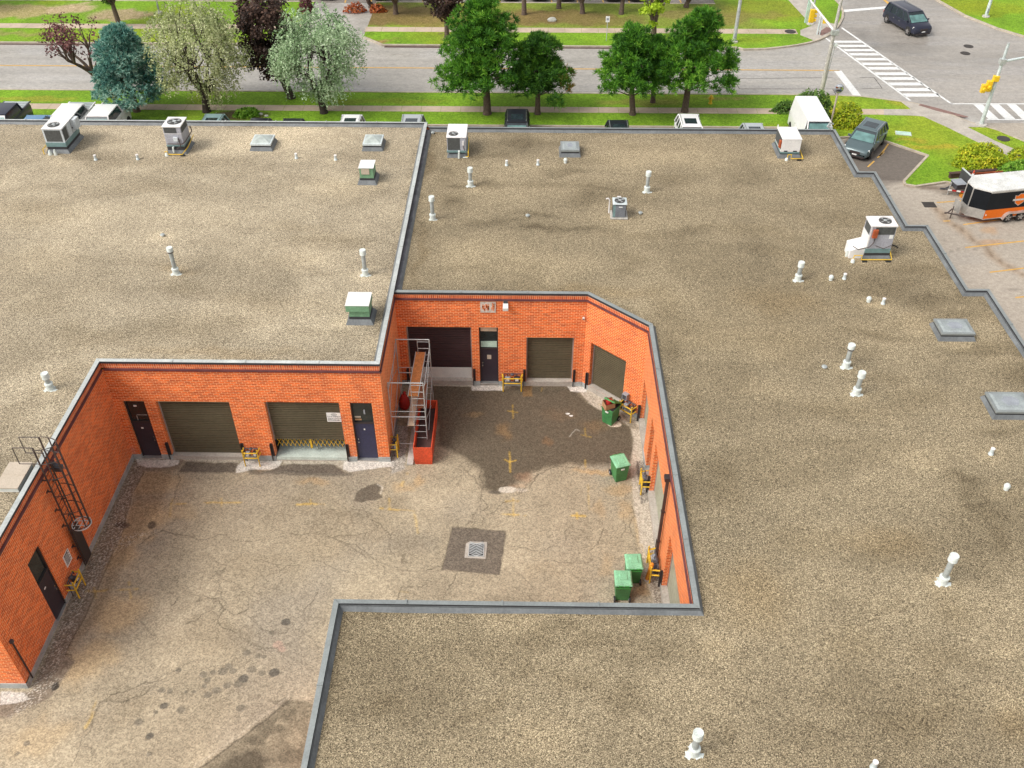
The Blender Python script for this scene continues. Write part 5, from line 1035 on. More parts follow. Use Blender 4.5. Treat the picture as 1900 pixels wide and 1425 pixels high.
# gas meter sets with their yellow guard rails
def guard_rail(w_=.8):
    t = thing('guard_rail', '', 'guard rail'); m = MB()
    for s in (-1, 1): m = MB(); m.tube([(s * w_ / 2, 0, 0), (s * w_ / 2, 0, .98)], .032, 8); m.build('post', 'yellow_paint', t, True)
    for z in (.50, .80):
        m = MB(); m.tube([(-w_ / 2 - .04, .34, z + .02), (-w_ / 2, .04, z), (-w_ / 2 + .08, .0, z), (w_ / 2 - .08, 0, z), (w_ / 2, .04, z), (w_ / 2 + .04, .34, z + .02)], .03, 8); m.build('rail', 'yellow_paint', t, True)
    return t
def gas_meter(n=2):
    t = thing('gas_meter', '', 'gas meter')
    for k in range(n):
        x = -.2 + .4 * k if n > 1 else 0; m = MB(); m.box(x - .13, x + .13, -.13, .08, .38, .66); b = m.build('meter_body', 'meter_grey' if k == 0 else 'meter_dark', t, bevel=.05); m = MB(); m.box(x - .07, x + .07, -.145, -.131, .48, .60); m.build('dial', 'sign_white', b)
    m = MB(); m.tube([(-.36, 0, .05), (-.36, 0, .84), (.36, 0, .84), (.36, 0, .7)], .025, 6); m.tube([(-.2, 0, .65), (-.2, 0, .84)], .02, 6); m.tube([(.2, 0, .65), (.2, 0, .84)], .02, 6); m.lathe((.0, -.02, .84), [(.09, -.04), (.1, 0), (.02, .06)], 10); m.build('pipework', 'meter_dark', t, True)
    return t
GG, GM = 'yellow guard rails before the gas meters', 'gas meters on the yard walls'
gr0, gm0 = guard_rail(), gas_meter(); first = True
def place_guard(F, uu, lab, out=.52, wide=1.0):
    global first
    p = F.at(uu, out, .012); rz = math.atan2(F.d.y, F.d.x)
    q = F.at(uu, .17, .05)
    if first: a, b = gr0, gm0; a.location = p; b.location = q; a.rotation_euler = b.rotation_euler = (0, 0, rz); a['label'] = lab[0]; b['label'] = lab[1]; first = False
    else: a = copy_tree(gr0, p, rz, lab[0]); b = copy_tree(gm0, q, rz, lab[1])
    a['group'] = GG; b['group'] = GM; a.scale = (wide, 1, 1); b.scale = (wide, 1, 1)
place_guard(F_front, -12.14 - XW, ('yellow guard rail between the two olive garage doors of the front wall', 'gas meter between the two olive garage doors of the front wall'), .42, .82)
place_guard(F_back, -.55 - XD, ('yellow guard rail between the purple door and the olive garage door of the back wall', 'gas meter between the purple door and the olive garage door of the back wall'), .46, 1.12)
place_guard(F_cham, 3.05, ('yellow guard rail beside the overfilled bin at the angled wall', 'gas meter beside the overfilled bin at the angled wall'), .50, .9)
place_guard(F_right, vr(30.05) - .9 + 1.5, ('yellow guard rail at the right wall near the lone green bin', 'gas meter at the right wall near the lone green bin'), .30, .9) if False else place_guard(F_right, vr(28.62), ('yellow guard rail at the right wall near the lone green bin', 'gas meter at the right wall near the lone green bin'), .34, .8)
place_guard(F_right, vr(24.05), ('yellow guard rail at the right wall beside the orange bollard', 'gas meter at the right wall beside the orange bollard'), .42, 1.3)
place_guard(F_left, 22.75 - 18.5, ('yellow guard rail by the left wall door below the white sign', 'gas meter by the left wall door below the white sign'), .40, .8)
place_guard(F_ret, .48, ('yellow guard rail on the short wall behind the scaffold', 'gas meter on the short wall behind the scaffold'), .32, .62)
t = thing('bollard', 'leaning orange bollard between the bin pair and the yellow guard rail', 'bollard', (5.0, 23.72, .012)); t.rotation_euler = (.05, .10, 0); m = MB(); m.lathe((0, 0, 0), [(.085, 0), (.085, .98), (.06, 1.03), (.005, 1.05)], 14); m.build('post', 'orange_paint', t, True); m = MB(); m.lathe((0, 0, 0), [(.15, 0), (.12, .03)], 14); m.build('base', 'concrete', t, True)
# downpipes
t = thing('downpipe', 'dark brown downpipe with a hopper running down the right wall', 'downpipe', (XR - .12, 24.42, 0)); m = MB(); m.box(-.055, .055, -.055, .055, .1, 4.95); m.build('pipe', 'steel_dark', t); m = MB(); m.frustum(-.13, .12, -.13, .13, 4.95, 5.12, 0); m.build('hopper', 'frame_dark', t)
for k, z in enumerate((1.5, 3.2)): m = MB(); m.box(-.075, .075, -.075, .075, z, z + .05); m.build('strap', 'frame_dark', t)
t = thing('conduit', 'short dark conduit running down the brick near the left building corner', 'conduit', (XW + .05, 18.85, 0)); m = MB(); m.tube([(0, 0, .1), (0, 0, 2.25)], .03, 6); m.build('pipe', 'frame_dark', t); m = MB(); m.box(-.05, .05, -.06, .06, 2.25, 2.38); m.build('junction_box', 'meter_dark', t)
# wall lights and boxes
def wall_light(F, uu, z, lab, big=True, sh='white_panel'):
    p = F.at(uu, .0, z); t = thing('wall_light', lab, 'wall light', p, math.atan2(F.d.y, F.d.x)); m = MB(); m.box(-.10, .10, -.1, -.002, .1, .3); m.build('arm', 'meter_dark', t)
    m = MB(); m.loft([[(-.13, -.34, -.12), (.13, -.34, -.12), (.13, -.08, -.12), (-.13, -.08, -.12)], [(-.13, -.36, .06), (.13, -.36, .06), (.12, -.05, .16), (-.12, -.05, .16)]]); m.build('lamp_head', sh, t, bevel=.02); return t
wall_light(F_back, -.86 - XD, 4.88, 'white wall floodlight high on the back wall beside the faded panel')
wall_light(F_left, 24.72 - 18.5, 4.92, 'dark wall floodlight under the coping behind the ladder cage', sh='meter_dark')
t = thing('meter_box', 'grey electric box on the angled wall right of its garage door', 'electric box', F_cham.at(2.72, .0, .85), math.atan2(F_cham.d.y, F_cham.d.x)); m = MB(); m.box(-.14, .14, -.22, -.002, 0, .34); m.build('box', 'meter_grey', t, bevel=.01); m = MB(); m.box(-.1, .1, -.232, -.221, .05, .29); m.build('cover', 'meter_dark', t)
t = thing('security_camera', 'tiny white camera on the back wall near the angled corner', 'security camera', F_back.at(2.78 - XD, 0, 4.2)); m = MB(); m.cyl((0, -.01, 0), (0, -.14, 0), .05); m.build('housing', 'white_panel', t); m = MB(); m.cyl((0, -.141, 0), (0, -.15, 0), .035); m.build('lens', 'lens_dark', t)
# faded panel and signs
def text(body, size, mat, parent, loc, rot, name='lettering', bold=0):
    cu = bpy.data.curves.new(name, 'FONT'); cu.body = body; cu.size = size; cu.align_x = 'CENTER'; cu.align_y = 'CENTER'; cu.extrude = .002; cu.offset = bold
    o0 = bpy.data.objects.new(name, cu); COL.objects.link(o0); dg = bpy.context.evaluated_depsgraph_get(); me = bpy.data.meshes.new_from_object(o0.evaluated_get(dg)); bpy.data.objects.remove(o0)
    me.materials.clear(); me.materials.append(MATS[mat]); o = bpy.data.objects.new(name, me); COL.objects.link(o); o.parent = parent; o.location = loc; o.rotation_euler = rot; return o
t = thing('wall_panel', 'weathered peeling white number panel high on the back wall', 'panel', F_back.at(-1.68 - XD, 0, 4.75)); m = MB(); m.box(-.36, .36, -.03, -.002, -.30, .30); m.build('panel', 'weathered_panel', t)
m = MB()
rr = random.Random(4)
for k in range(16):
    x = -.30 + .6 * rr.random(); z = -.25 + .3 * rr.random(); hh = .08 + .25 * rr.random(); m.quad((x, -.034, z), (x + .03 + .03 * rr.random(), -.034, z + .02), (x + .05, -.034, min(.28, z + hh)), (x - .01, -.034, min(.27, z + hh * .9)))
m.build('peeled_paint', 'brick', t)
rx = math.radians(90)
t = thing('wall_sign', 'white shipping and receiving sign with a black arrow on the half raised garage door', 'sign', F_front.at(-8.27 - XW, -.235, 2.46)); m = MB(); m.box(-.33, .33, -.025, 0, -.26, .26); m.build('board', 'sign_white', t)
m = MB(); pts = []
for k in range(25): pts.append((.12 * math.cos(k / 24 * 6.2832), -.03, .165 + .05 * math.sin(k / 24 * 6.2832)))
m.tube(pts, .007, 4); m.build('emblem', 'sign_ink', t); text('C & A', .05, 'sign_ink', t, (0, -.027, .165), (rx, 0, 0), bold=.001)
text('C & A Trading Inc.', .078, 'sign_ink', t, (0, -.027, .045), (rx, 0, 0), bold=.002); text('Shipping & Receiving', .068, 'sign_ink', t, (0, -.027, -.055), (rx, 0, 0), bold=.001); text('ENTRANCE', .07, 'sign_ink', t, (-.11, -.027, -.16), (rx, 0, 0), bold=.004)
m = MB(); m.prism([(.08, -.013), (.18, -.03), (.18, -.02), (.30, 0), (.18, .02), (.18, .03), (.08, .013)], 0, .003); o = m.build('arrow', 'sign_ink', t); o.rotation_euler = (rx, 0, 0); o.location = (0, -.026, -.16)
t = thing('wall_sign', 'small white notice full of lines on the left wall between the door and the ladder', 'sign', F_left.at(23.3 - 18.5, 0, 1.38), math.radians(90)); m = MB(); m.box(-.24, .24, -.02, -.002, -.3, .3); m.build('board', 'sign_white', t)
m = MB()
for k in range(7): m.box(-.19, .12 + .07 * ((k * 5) % 2), -.024, -.021, .20 - k * .07, .235 - k * .07)
m.build('lettering', 'sign_ink', t)
text('NO PARKING', .062, 'sign_ink', t, (0, -.024, .265), (rx, 0, 0), bold=.003)
m = MB(); y0 = -.34
t = thing('scissor_gate', 'yellow folding scissor gate across the gap under the half raised door', 'gate', F_front.at(0, -.32, 0))
for k in range(16):
    xa = u(-11.08) + k * .195; m.obox
    for s in (0, 1):
        p0 = (xa + (0 if s else .24), 0 + s * .012, .60); p1 = (xa + (.24 if s else 0), 0 + s * .012, 1.12); m.tube([p0, p1], .014, 4)
m.build('lattice', 'yellow_paint', t); m = MB(); m.box(u(-9.58), u(-9.50), -.03, .03, .50, 1.2); m.build('post', 'yellow_paint', t)
# caged ladder on the left wall
t = thing('caged_ladder', 'dark brown caged ladder with a lattice bottom guard, climbing the left wall to the roof', 'ladder', (XW, 24.15, 0))
for s in (-1, 1):
    m = MB(); m.box(.16, .20, s * .28 - .025, s * .28 + .025, .25, 6.75); m.build('side_rail', 'steel_dark', t)
    m = MB(); m.tube([(.18, s * .28, 6.75), (-.55, s * .28, 6.75), (-.55, s * .28, 5.95), (.10, s * .28, 5.95)], .02, 6); m.build('grab_rail', 'steel_dark', t)
m = MB(); z = .45
while z < 5.6: m.tube([(.18, -.26, z), (.18, .26, z)], .012, 5); z += .3
m.build('rung', 'steel_dark', t)
for zz in (2.45, 3.35, 4.3, 5.2, 6.0, 6.7):
    m = MB(); pts = [(.18 + .72 * math.sin(a) if 0 < a < math.pi else .18, .36 * -math.cos(a), zz) for a in [i / 14 * math.pi for i in range(15)]]; m.tube(pts, .018, 5); m.build('cage_hoop', 'steel_dark', t)
for a in (.45, 1.05, 1.57, 2.1, 2.7): m = MB(); m.box(.18 + .72 * math.sin(a) - .02, .18 + .72 * math.sin(a) + .02, .36 * -math.cos(a) - .012, .36 * -math.cos(a) + .012, 2.45, 6.7); m.build('cage_bar', 'steel_dark', t)
m = MB(); pts = [(.56 + .36 * math.cos(a), .36 * math.sin(a), 2.42) for a in [i / 20 * 6.2832 for i in range(21)]]; m.tube(pts, .022, 5)
for d in (-.2, -.02, .16): m.tube([(.56 + d, -.33, 2.43), (.56 + d + .05, .33, 2.43)], .016, 4)
for d in (-.12, .12): m.tube([(.22, d, 2.44), (.9, d + .03, 2.44)], .016, 4)
m.build('bottom_grille', 'galv_pale', t)
m = MB(); m.box(.22, .24, -.27, .27, .3, 2.3); m.build('climb_guard', 'frame_dark', t)
for zz in (.7, 1.4, 2.6, 3.5, 4.5, 5.1):
    for s in (-1, 1): m = MB(); m.box(.0, .18, s * .30 - .02, s * .30 + .02, zz, zz + .04); m.box(.0, .02, s * .30 - .08, s * .30 + .08, zz - .02, zz + .06); m.build('wall_bracket', 'steel_dark', t)
# scaffold
t = thing('scaffold', 'steel tube scaffold tower standing in the yard corner in front of the maroon garage door', 'scaffold', (-5.15, 32.4, 0.01))
def fr(y, x0, x1, z0, hz, nm='frame'):
    m = MB(); m.tube([(x0, y, z0), (x0, y, z0 + hz)], .03, 6); m.tube([(x1, y, z0), (x1, y, z0 + hz)], .03, 6); m.tube([(x0, y, z0 + hz), (x1, y, z0 + hz)], .028, 6)
    k = .3
    while k < hz - .1: m.tube([(x1 - .55, y, z0 + k), (x1, y, z0 + k)], .016, 5); k += .38
    m.tube([(x1 - .55, y, z0 + .2), (x1 - .55, y, z0 + hz)], .018, 5); m.tube([(x0, y, z0 + .3), (x1 - .55, y, z0 + .3)], .018, 5); m.build(nm, 'galv', t)
for y in (-1.35, 1.75):
    fr(y, -.74, .80, 0, 1.95); fr(y, -.74, .80, 1.97, 1.95)
for x in (-.78, .82):
    for z0 in (.3, 2.2): m = MB(); m.tube([(x, -1.35, z0), (x, 1.75, z0 + 1.5)], .014, 5); m.tube([(x, -1.35, z0 + 1.5), (x, 1.75, z0)], .014, 5); m.build('cross_brace', 'galv', t)
m = MB(); m.tube([(-.74, -1.35, 3.5), (-.74, 1.75, 3.5)], .018, 5); m.tube([(.8, -1.35, 3.5), (.8, 1.75, 3.5)], .018, 5); m.build('hand_rail', 'galv', t)
def board(nm, lab, mat, c, l, wd, z, rz=0, tilt=0):
    t = thing(nm, lab, 'board', (c[0], c[1], z), math.radians(rz)); t.rotation_euler = (math.radians(tilt), 0, math.radians(rz)); m = MB(); m.box(-wd / 2, wd / 2, -l / 2, l / 2, 0, .045); m.build('board', mat, t)
    m = MB(); m.box(-wd / 2 - .03, -wd / 2, -l / 2, l / 2, -.03, .06); m.box(wd / 2, wd / 2 + .03, -l / 2, l / 2, -.03, .06); m.build('edge_rail', 'galv', t)
board('scaffold_plank', 'long rust orange plank deck lying along the top of the scaffold', 'osb', (-4.82, 32.75), 3.1, .42, 3.05, -1)
board('scaffold_plank', 'pale plank lying lower in the scaffold beneath the orange deck', 'plank_pale', (-5.03, 32.2), 2.6, .26, 1.55, 1)
board('scaffold_plank', 'brown plank next to the pale one low in the scaffold', 'plank_brown', (-4.70, 32.9), 1.7, .30, 1.60, -1)
# orange red steel bin
t = thing('steel_skip', 'narrow orange red open steel bin standing under the scaffold', 'skip', (-4.46, 31.6, .012))
m = MB(); a, b, h = .42, 1.62, 1.04
m.loft([[(-a + .04, -b + .05, .0), (a - .04, -b + .05, .0), (a - .04, b - .05, 0), (-a + .04, b - .05, 0)], [(-a, -b, .5), (a, -b, .5), (a, b, .5), (-a, b, .5)], [(-a, -b, h), (a, -b, h), (a, b, h), (-a, b, h)]], cap=False)
m.loft([[(-a + .04, -b + .04, h), (-a + .04, b - .04, h), (a - .04, b - .04, h), (a - .04, -b + .04, h)], [(-a + .06, -b + .06, .12), (-a + .06, b - .06, .12), (a - .06, b - .06, .12), (a - .06, -b + .06, .12)]], cap=False); m.build('tub', 'red_orange', t)
m = MB()
for q in ((-a, a, -b, -b + .04), (-a, a, b - .04, b), (-a, -a + .04, -b + .04, b - .04), (a - .04, a, -b + .04, b - .04)): m.box(*q, h - .001, h + .02)
m.build('rim', 'red_orange', t); m = MB(); m.box(-a + .07, a - .07, -b + .07, b - .07, .10, .16); m.build('inside_floor', 'rubber', t)
m = MB(); m.box(-a + .065, a - .065, -b + .065, b - .065, .161, .6); m.build('debris', 'timber_dark', t)
m = MB(); m.box(-5.22, -4.93, 29.95, 33.4, .0, .11); tag(m.build('concrete_curb', 'concrete_pale', bevel=.02), 'pale concrete curb strip on the ground left of the orange red bin', 'curb')
t = thing('rubble_sack', 'bright red sack slumped against the short brick wall behind the scaffold', 'sack', (-5.72, 33.9, .01)); m = MB(); m.loft([[(r * math.cos(q), r * 1.1 * math.sin(q), z) for q in [i / 10 * 6.2832 for i in range(10)]] for r, z in ((.20, 0), (.27, .15), (.25, .45), (.15, .72), (.05, .85))]); m.build('sack', 'red_dark', t, True)
m = MB(); m.tube([(0, 0, .82), (.07, -.05, .98)], [.04, .08], 6); m.build('neck', 'red_dark', t, True)
# catch basin in the yard
t = thing('catch_basin', 'square slotted drain grate in a concrete frame in the middle of the yard', 'drain grate', (-1.87, 25.08, .012))
m = MB(); m.prism([(-.46, -.40), (.40, -.44), (.44, .28), (.42, .44), (-.30, .46), (-.44, .34)], .0, .012); m.build('frame', 'concrete', t); m = MB(); m.box(-.28, .29, -.30, .30, .012, .018); m.build('pit', 'dark_inside', t)
m = MB()
for k in range(8):
    y = -.30 + k * .085
    for s in (-1, 1): m.add([(0, y - .02, .03), (s * .27, y + .10, .03), (s * .27, y + .145, .03), (0, y + .025, .03)], [(0, 1, 2, 3) if s > 0 else (3, 2, 1, 0)])
m.box(-.30, .31, -.34, -.30, .012, .035); m.box(-.30, .31, .32, .35, .012, .035); m.box(-.31, -.28, -.34, .35, .012, .036); m.box(.29, .32, -.34, .35, .012, .036); m.build('grate', 'galv', t)
# ================================================================ trees and shrubs
def leaf_mesh(name, mat, tris_co, tint, parent, quad=False):
    """tris_co (n,k,3)"""
    n, k, _ = tris_co.shape; me = bpy.data.meshes.new(name); me.vertices.add(n * k); me.vertices.foreach_set('co', tris_co.reshape(-1))
    me.loops.add(n * k); me.loops.foreach_set('vertex_index', np.arange(n * k, dtype=np.int32)); me.polygons.add(n); me.polygons.foreach_set('loop_start', np.arange(0, n * k, k, dtype=np.int32)); me.update(calc_edges=True)
    at = me.attributes.new("tint", 'FLOAT', 'POINT'); at.data.foreach_set('value', np.repeat(tint, k).astype(np.float32))
    me.materials.append(MATS[mat]); o = bpy.data.objects.new(name, me); COL.objects.link(o); o.parent = parent; return o
def unit(v): return v / (np.linalg.norm(v, axis=-1, keepdims=True) + 1e-9)
def blades(C, D, L, W, r, spread=.5, k=7):
    """k thin needle sprays at each centre C pointing about D"""
    n = len(C); d = unit(D[:, None] + r.normal(0, spread, (n, k, 3))).reshape(-1, 3); c = np.repeat(C, k, 0)
    s = unit(np.cross(d, r.normal(0, 1, d.shape))); l = L * (.7 + .6 * r.random((n * k, 1)))
    return np.stack([c - s * W / 2, c + s * W / 2, c + d * l + s * W * .25, c + d * l - s * W * .25], 1)
def leafquads(C, size, r, flat=.3, N=None):
    n = len(C); nr = unit(r.normal(0, 1, (n, 3)) * (1 - flat) + (N if N is not None else np.array([0, 0, 1.])) * flat * 1.5); a = unit(np.cross(nr, r.normal(0, 1, (n, 3)))); b = np.cross(nr, a)
    s = size * (.6 + .8 * r.random((n, 1))); return np.stack([C - a * s * .5, C - b * s * .33, C + a * s * .5, C + b * s * .33], 1)
def limb(m, p0, p1, r0, r1, r, seg=4, sag=.15):
    p0, p1 = np.array(p0), np.array(p1); L = np.linalg.norm(p1 - p0); pts = []
    for i in range(seg + 1):
        t = i / seg; q = p0 * (1 - t) + p1 * t; q = q + r.normal(0, L * .03, 3) * (0 < i < seg) + np.array([0, 0, L * sag * math.sin(t * 3.14) * .5]); pts.append(tuple(q))
    m.tube(pts, [r0 + (r1 - r0) * i / seg for i in range(seg + 1)], 6)
def tree(kind, x, y, h, wd, cz, lab, seed, group='street trees', name=None, z=.1, lean=(0, 0), mat=None, bark='bark', dens=1.0, squash=1.0):
    """h total height, wd crown width, cz height of the crown's underside"""
    r = np.random.default_rng(seed); t = thing(name or kind + '_tree', lab, 'tree', (x, y, z), group=group)
    H = h - cz; ctr = np.array([lean[0], lean[1], cz + H * .5]); R = wd / 2
    tm = MB(); tr = .035 * h + .02
    top = np.array([lean[0] * .9, lean[1] * .9, cz + H * .72])
    mid = np.array([lean[0] * .3 + r.normal(0, .08), r.normal(0, .08), cz * .9])
    if kind in ('pine', 'spruce'): tm.tube([(0, 0, -.1), (0, 0, .25), tuple(mid), tuple((mid + top) / 2), tuple(top)], [tr * 1.25, tr, tr * .8, tr * .5, .03], 9)
    else: tm.tube([(0, 0, -.1), (0, 0, .2), tuple(mid)], [tr * 1.25, tr, tr * .8], 9)
    cl = []                                         # clumps: centre, radius
    if kind == 'pine':
        nt_ = 8
        for k in range(nt_):
            f = (k + .35) / nt_; env = R * (1 - f) ** .62 * (1.0 if k else .95) * (.86 + .26 * r.random()); q = max(3, int(2.2 * dens ** .5 + env * 3.6))
            for i in range(q):
                a = (i + r.random() * .7) / q * 6.283 + k * 1.1; rr = env * (.62 + .36 * r.random())
                if r.random() < .28: continue
                cl.append((np.array([lean[0] + rr * math.cos(a), lean[1] + rr * math.sin(a) * squash, cz + H * (f + .05 * r.normal()) + .12 * rr]), R * .215 * (.7 + .6 * r.random())))
            for i in range(q // 2): a = r.random() * 6.28; rr = env * .35 * r.random(); cl.append((np.array([lean[0] + rr * math.cos(a), lean[1] + rr * math.sin(a), cz + H * (f + .06)]), R * .2))
        cl.append((np.array([lean[0], lean[1], cz + H * .97]), R * .15))
    elif kind == 'spruce':
        n = int(62 * dens)
        for i in range(n):
            f = (i + .5) / n; zz = cz + H * (.03 + .94 * f ** 1.1); env = R * (1 - f) ** .62 * (.85 + .3 * r.random()) + .15; a = i * 2.399; rr = env * (.5 + .5 * r.random())
            cl.append((np.array([lean[0] * f + rr * math.cos(a), rr * math.sin(a), zz - rr * .18]), R * .22 * (.8 + .4 * r.random())))
    else:
        n = int({'willow': 60, 'maple': 60, 'plum': 34, 'lime': 44, 'round': 46}[kind] * dens)
        for i in range(n):
            v = unit(r.normal(0, 1, 3)); rad = (.35 + .65 * r.random() ** .4); q = v * rad * (.85 + .3 * r.random())
            if kind == 'plum': q[2] = abs(q[2]) * .9 - .3 + .2 * r.random()
            cl.append((ctr + q * np.array([R * .86, R * .86 * squash, H * .46]), R * {'willow': .26, 'maple': .25, 'plum': .20, 'lime': .24, 'round': .27}[kind] * (.75 + .5 * r.random())))
    bm = MB(); base = np.array([mid[0], mid[1], cz * .85])
    if kind in ('pine', 'spruce'):
        for c, rad in cl[::2]:
            hz = max(cz * .7, c[2] - .35 * np.linalg.norm(c[:2] - np.array(lean)[:2])); limb(bm, (lean[0] * min(1, hz / h), lean[1] * min(1, hz / h), hz), c, .06, .015, r)
    else:
        forks = [mid + np.array([R * .38 * math.cos(a), R * .38 * math.sin(a), H * (.18 + .2 * r.random())]) for a in np.arange(6) * 1.05 + r.random()]
        forks = [f + np.array([lean[0] * .4, lean[1] * .4, 0]) for f in forks]
        for f in forks: limb(bm, mid - np.array([0, 0, .1]), f, tr * .62, tr * .32, r)
        for c, rad in cl: f = min(forks, key=lambda q: np.linalg.norm(q - c)); limb(bm, f, c, tr * .26, .012, r, sag=.05)
    for k_, s_ in enumerate([0]): pass
    C, D, T = [], [], []
    for ci, (c, rad) in enumerate(cl):
        tc_ = r.random() * .44
        if kind in ('pine', 'spruce'):
            k = int((52 if kind == 'pine' else 56) * dens ** .3); v = unit(r.normal(0, 1, (k, 3)) + np.array([0, 0, .45])); p = c + v * rad * (.55 + .5 * r.random((k, 1))) * np.array([1.15, 1.15, .6 if kind == 'pine' else .5])
            C.append(p); D.append(unit(v + np.array([0, 0, .55 if kind == 'pine' else -.1]) + unit(c - ctr) * .5)); T.append(np.clip(tc_ + .56 * r.random(k), 0, 1))
        else:
            k = int({'willow': 34, 'maple': 110, 'plum': 34, 'lime': 90, 'round': 90}[kind]); v = unit(r.normal(0, 1, (k, 3))); p = c + v * rad * (r.random((k, 1)) ** .45) * np.array([1.1, 1.1, .85])
            C.append(p); D.append(v); T.append(np.clip(tc_ + .56 * r.random(k), 0, 1))
    C, D, T = np.concatenate(C), np.concatenate(D), np.concatenate(T)
    if mat == 'leaf_pine_rusty': T = np.clip(T * .72 + .42 * np.clip((C[:, 0] - .35 * R) / R * 1.6, 0, 1) + .1 * (r.random(len(T)) < .08), 0, 1)
    crown = None
    if kind == 'pine':
        keep = r.random(len(C)) < .30; C, D, T = C[keep], D[keep], T[keep]; kb = 26
        d = unit(r.normal(0, 1, (len(C), kb, 3)) + np.array([0, 0, .75]) + D[:, None] * .5); C2 = (C[:, None] + d * .05).reshape(-1, 3)
        q = blades(C2, d.reshape(-1, 3), .29, .052, r, .10, 1); T2 = np.clip(np.repeat(T, kb) * .8 + .22 * np.clip(r.normal(0, 1, len(C2)), -1, 1), 0, 1)
        crown = leaf_mesh('crown', mat or 'leaf_pine', q, T2, t)
    elif kind == 'spruce':
        q = blades(C, D, .24, .065, r, .6, 8); crown = leaf_mesh('crown', 'leaf_spruce', q, np.clip(np.repeat(T, 8) + r.normal(0, .1, len(q)), 0, 1), t)
    elif kind == 'willow':
        k = 9; out = unit(C - ctr) * np.array([1, 1, .25]); st = []
        for i in range(k):
            f = i / (k - 1); p = C + out * (.42 * f) + np.array([0, 0, .26 * f - .95 * f * f]) + r.normal(0, .035, C.shape); st.append(p)
        P_ = np.concatenate(st); T_ = np.clip(np.tile(T, k) + np.repeat(np.linspace(-.1, .15, k), len(C)), 0, 1)
        q = leafquads(P_, .15, r, .2); crown = leaf_mesh('crown', mat or 'leaf_willow', q, T_, t)
    else:
        s = {'maple': .24, 'plum': .20, 'lime': .22, 'round': .24}[kind]; q = leafquads(C, s, r, .45, unit(C - ctr) + np.array([0, 0, .6])); crown = leaf_mesh('crown', mat or {'maple': 'leaf_maple', 'plum': 'leaf_plum', 'lime': 'leaf_lime', 'round': 'leaf_green'}[kind], q, T, t)
    tm.v, tm.f = tm.v, tm.f; trunk = tm.build('trunk', bark, t, True); bm.build('limbs', bark, t, True)
    return t
def crown_w(px0, px1, y, z): return abs(P(px1, 0, 0)[0] - P(px0, 0, 0)[0]) * 0 + (px1 - px0) / FPX * (y * math.cos(PITCH) + (CAMZ - z) * math.sin(PITCH))
tree('plum', -32.96, 70.4, 7.0, 5.6, 1.7, 'sparse purple leaved tree with bare twigs, left of the blue spruce', 1, lean=(-1.6, .2), name='plum_tree')
tree('spruce', -29.5, 67.3, 6.4, 5.3, 1.6, 'blue green spruce between the purple tree and the first pale willow', 2, name='blue_spruce', dens=1.25)
tree('willow', -24.2, 67.35, 8.1, 7.4, 1.5, 'big pale olive willow like tree, the left one of two', 3, name='willow_tree', lean=(.1, .3), dens=1.2, bark='bark_dark')
tree('maple', -18.3, 70.0, 8.6, 5.0, 1.5, 'dark purple brown maple between the two pale willow like trees', 4, name='maple_tree', lean=(-1.2, .2), bark='bark_dark', dens=1.3)
tree('willow', -15.3, 67.3, 7.7, 7.0, 1.4, 'silvery green willow like tree with hanging twigs, the right one of two', 5, name='willow_tree', lean=(-.1, .2), mat='leaf_willow_cool', dens=1.2, bark='bark_dark')
tree('pine', -2.95, 67.3, 8.0, 7.4, 2.1, 'tallest dark green pine, left of the pine with rusty needles', 6, name='pine_tree', lean=(-.35, .2), dens=1.5)
tree('pine', .85, 67.35, 5.6, 5.4, 1.6, 'smaller pine with rusty orange dead needles on its right side', 7, name='pine_tree', mat='leaf_pine_rusty', lean=(0, .2), dens=1.0)
tree('pine', 8.0, 67.35, 6.1, 5.8, 2.0, 'spreading green pine, the left one of the right hand pair', 8, name='pine_tree', lean=(-.2, .2), dens=1.15)
tree('pine', 12.0, 67.9, 7.0, 6.6, 2.1, 'broad dark green pine by the fire hydrant', 9, name='pine_tree', lean=(.35, .2), dens=1.35)
tree('pine', 9.75, 69.6, 4.9, 2.4, 1.6, 'slim pine mostly hidden between the two right hand pines', 10, name='pine_tree', dens=.6)
GF = 'trees beyond the road'
tree('lime', 11.15, 82.9, 6.6, 3.0, 1.3, 'bright yellow green young tree in the verge across the road', 11, GF, 'young_tree', lean=(-.2, 0))
tree('maple', -7.1, 83.4, 6.0, 4.2, 1.7, 'reddish brown leaved tree in the verge across the road', 12, GF, 'maple_tree', mat='leaf_maple', dens=.8)
tree('round', -37.1, 85.8, 6.2, 4.6, 2.2, 'green tree with a leaning trunk beyond the road, above the purple tree', 13, GF, 'broadleaf_tree', lean=(-.5, 0))
tree('round', -52.3, 90.0, 7, 5.4, 1.7, 'dark tree cut by the upper left corner of the picture', 14, GF, 'broadleaf_tree', dens=.8)
tree('round', -34.2, 96.0, 5.5, 3.2, 1.5, 'small bright red tree showing over the left willow like tree', 15, GF, 'broadleaf_tree', mat='leaf_rust')
tree('round', -27.0, 93.5, 6.5, 4.0, 1.5, 'dark green tree at the top edge between the left willow and the dark maple', 16, GF, 'broadleaf_tree')
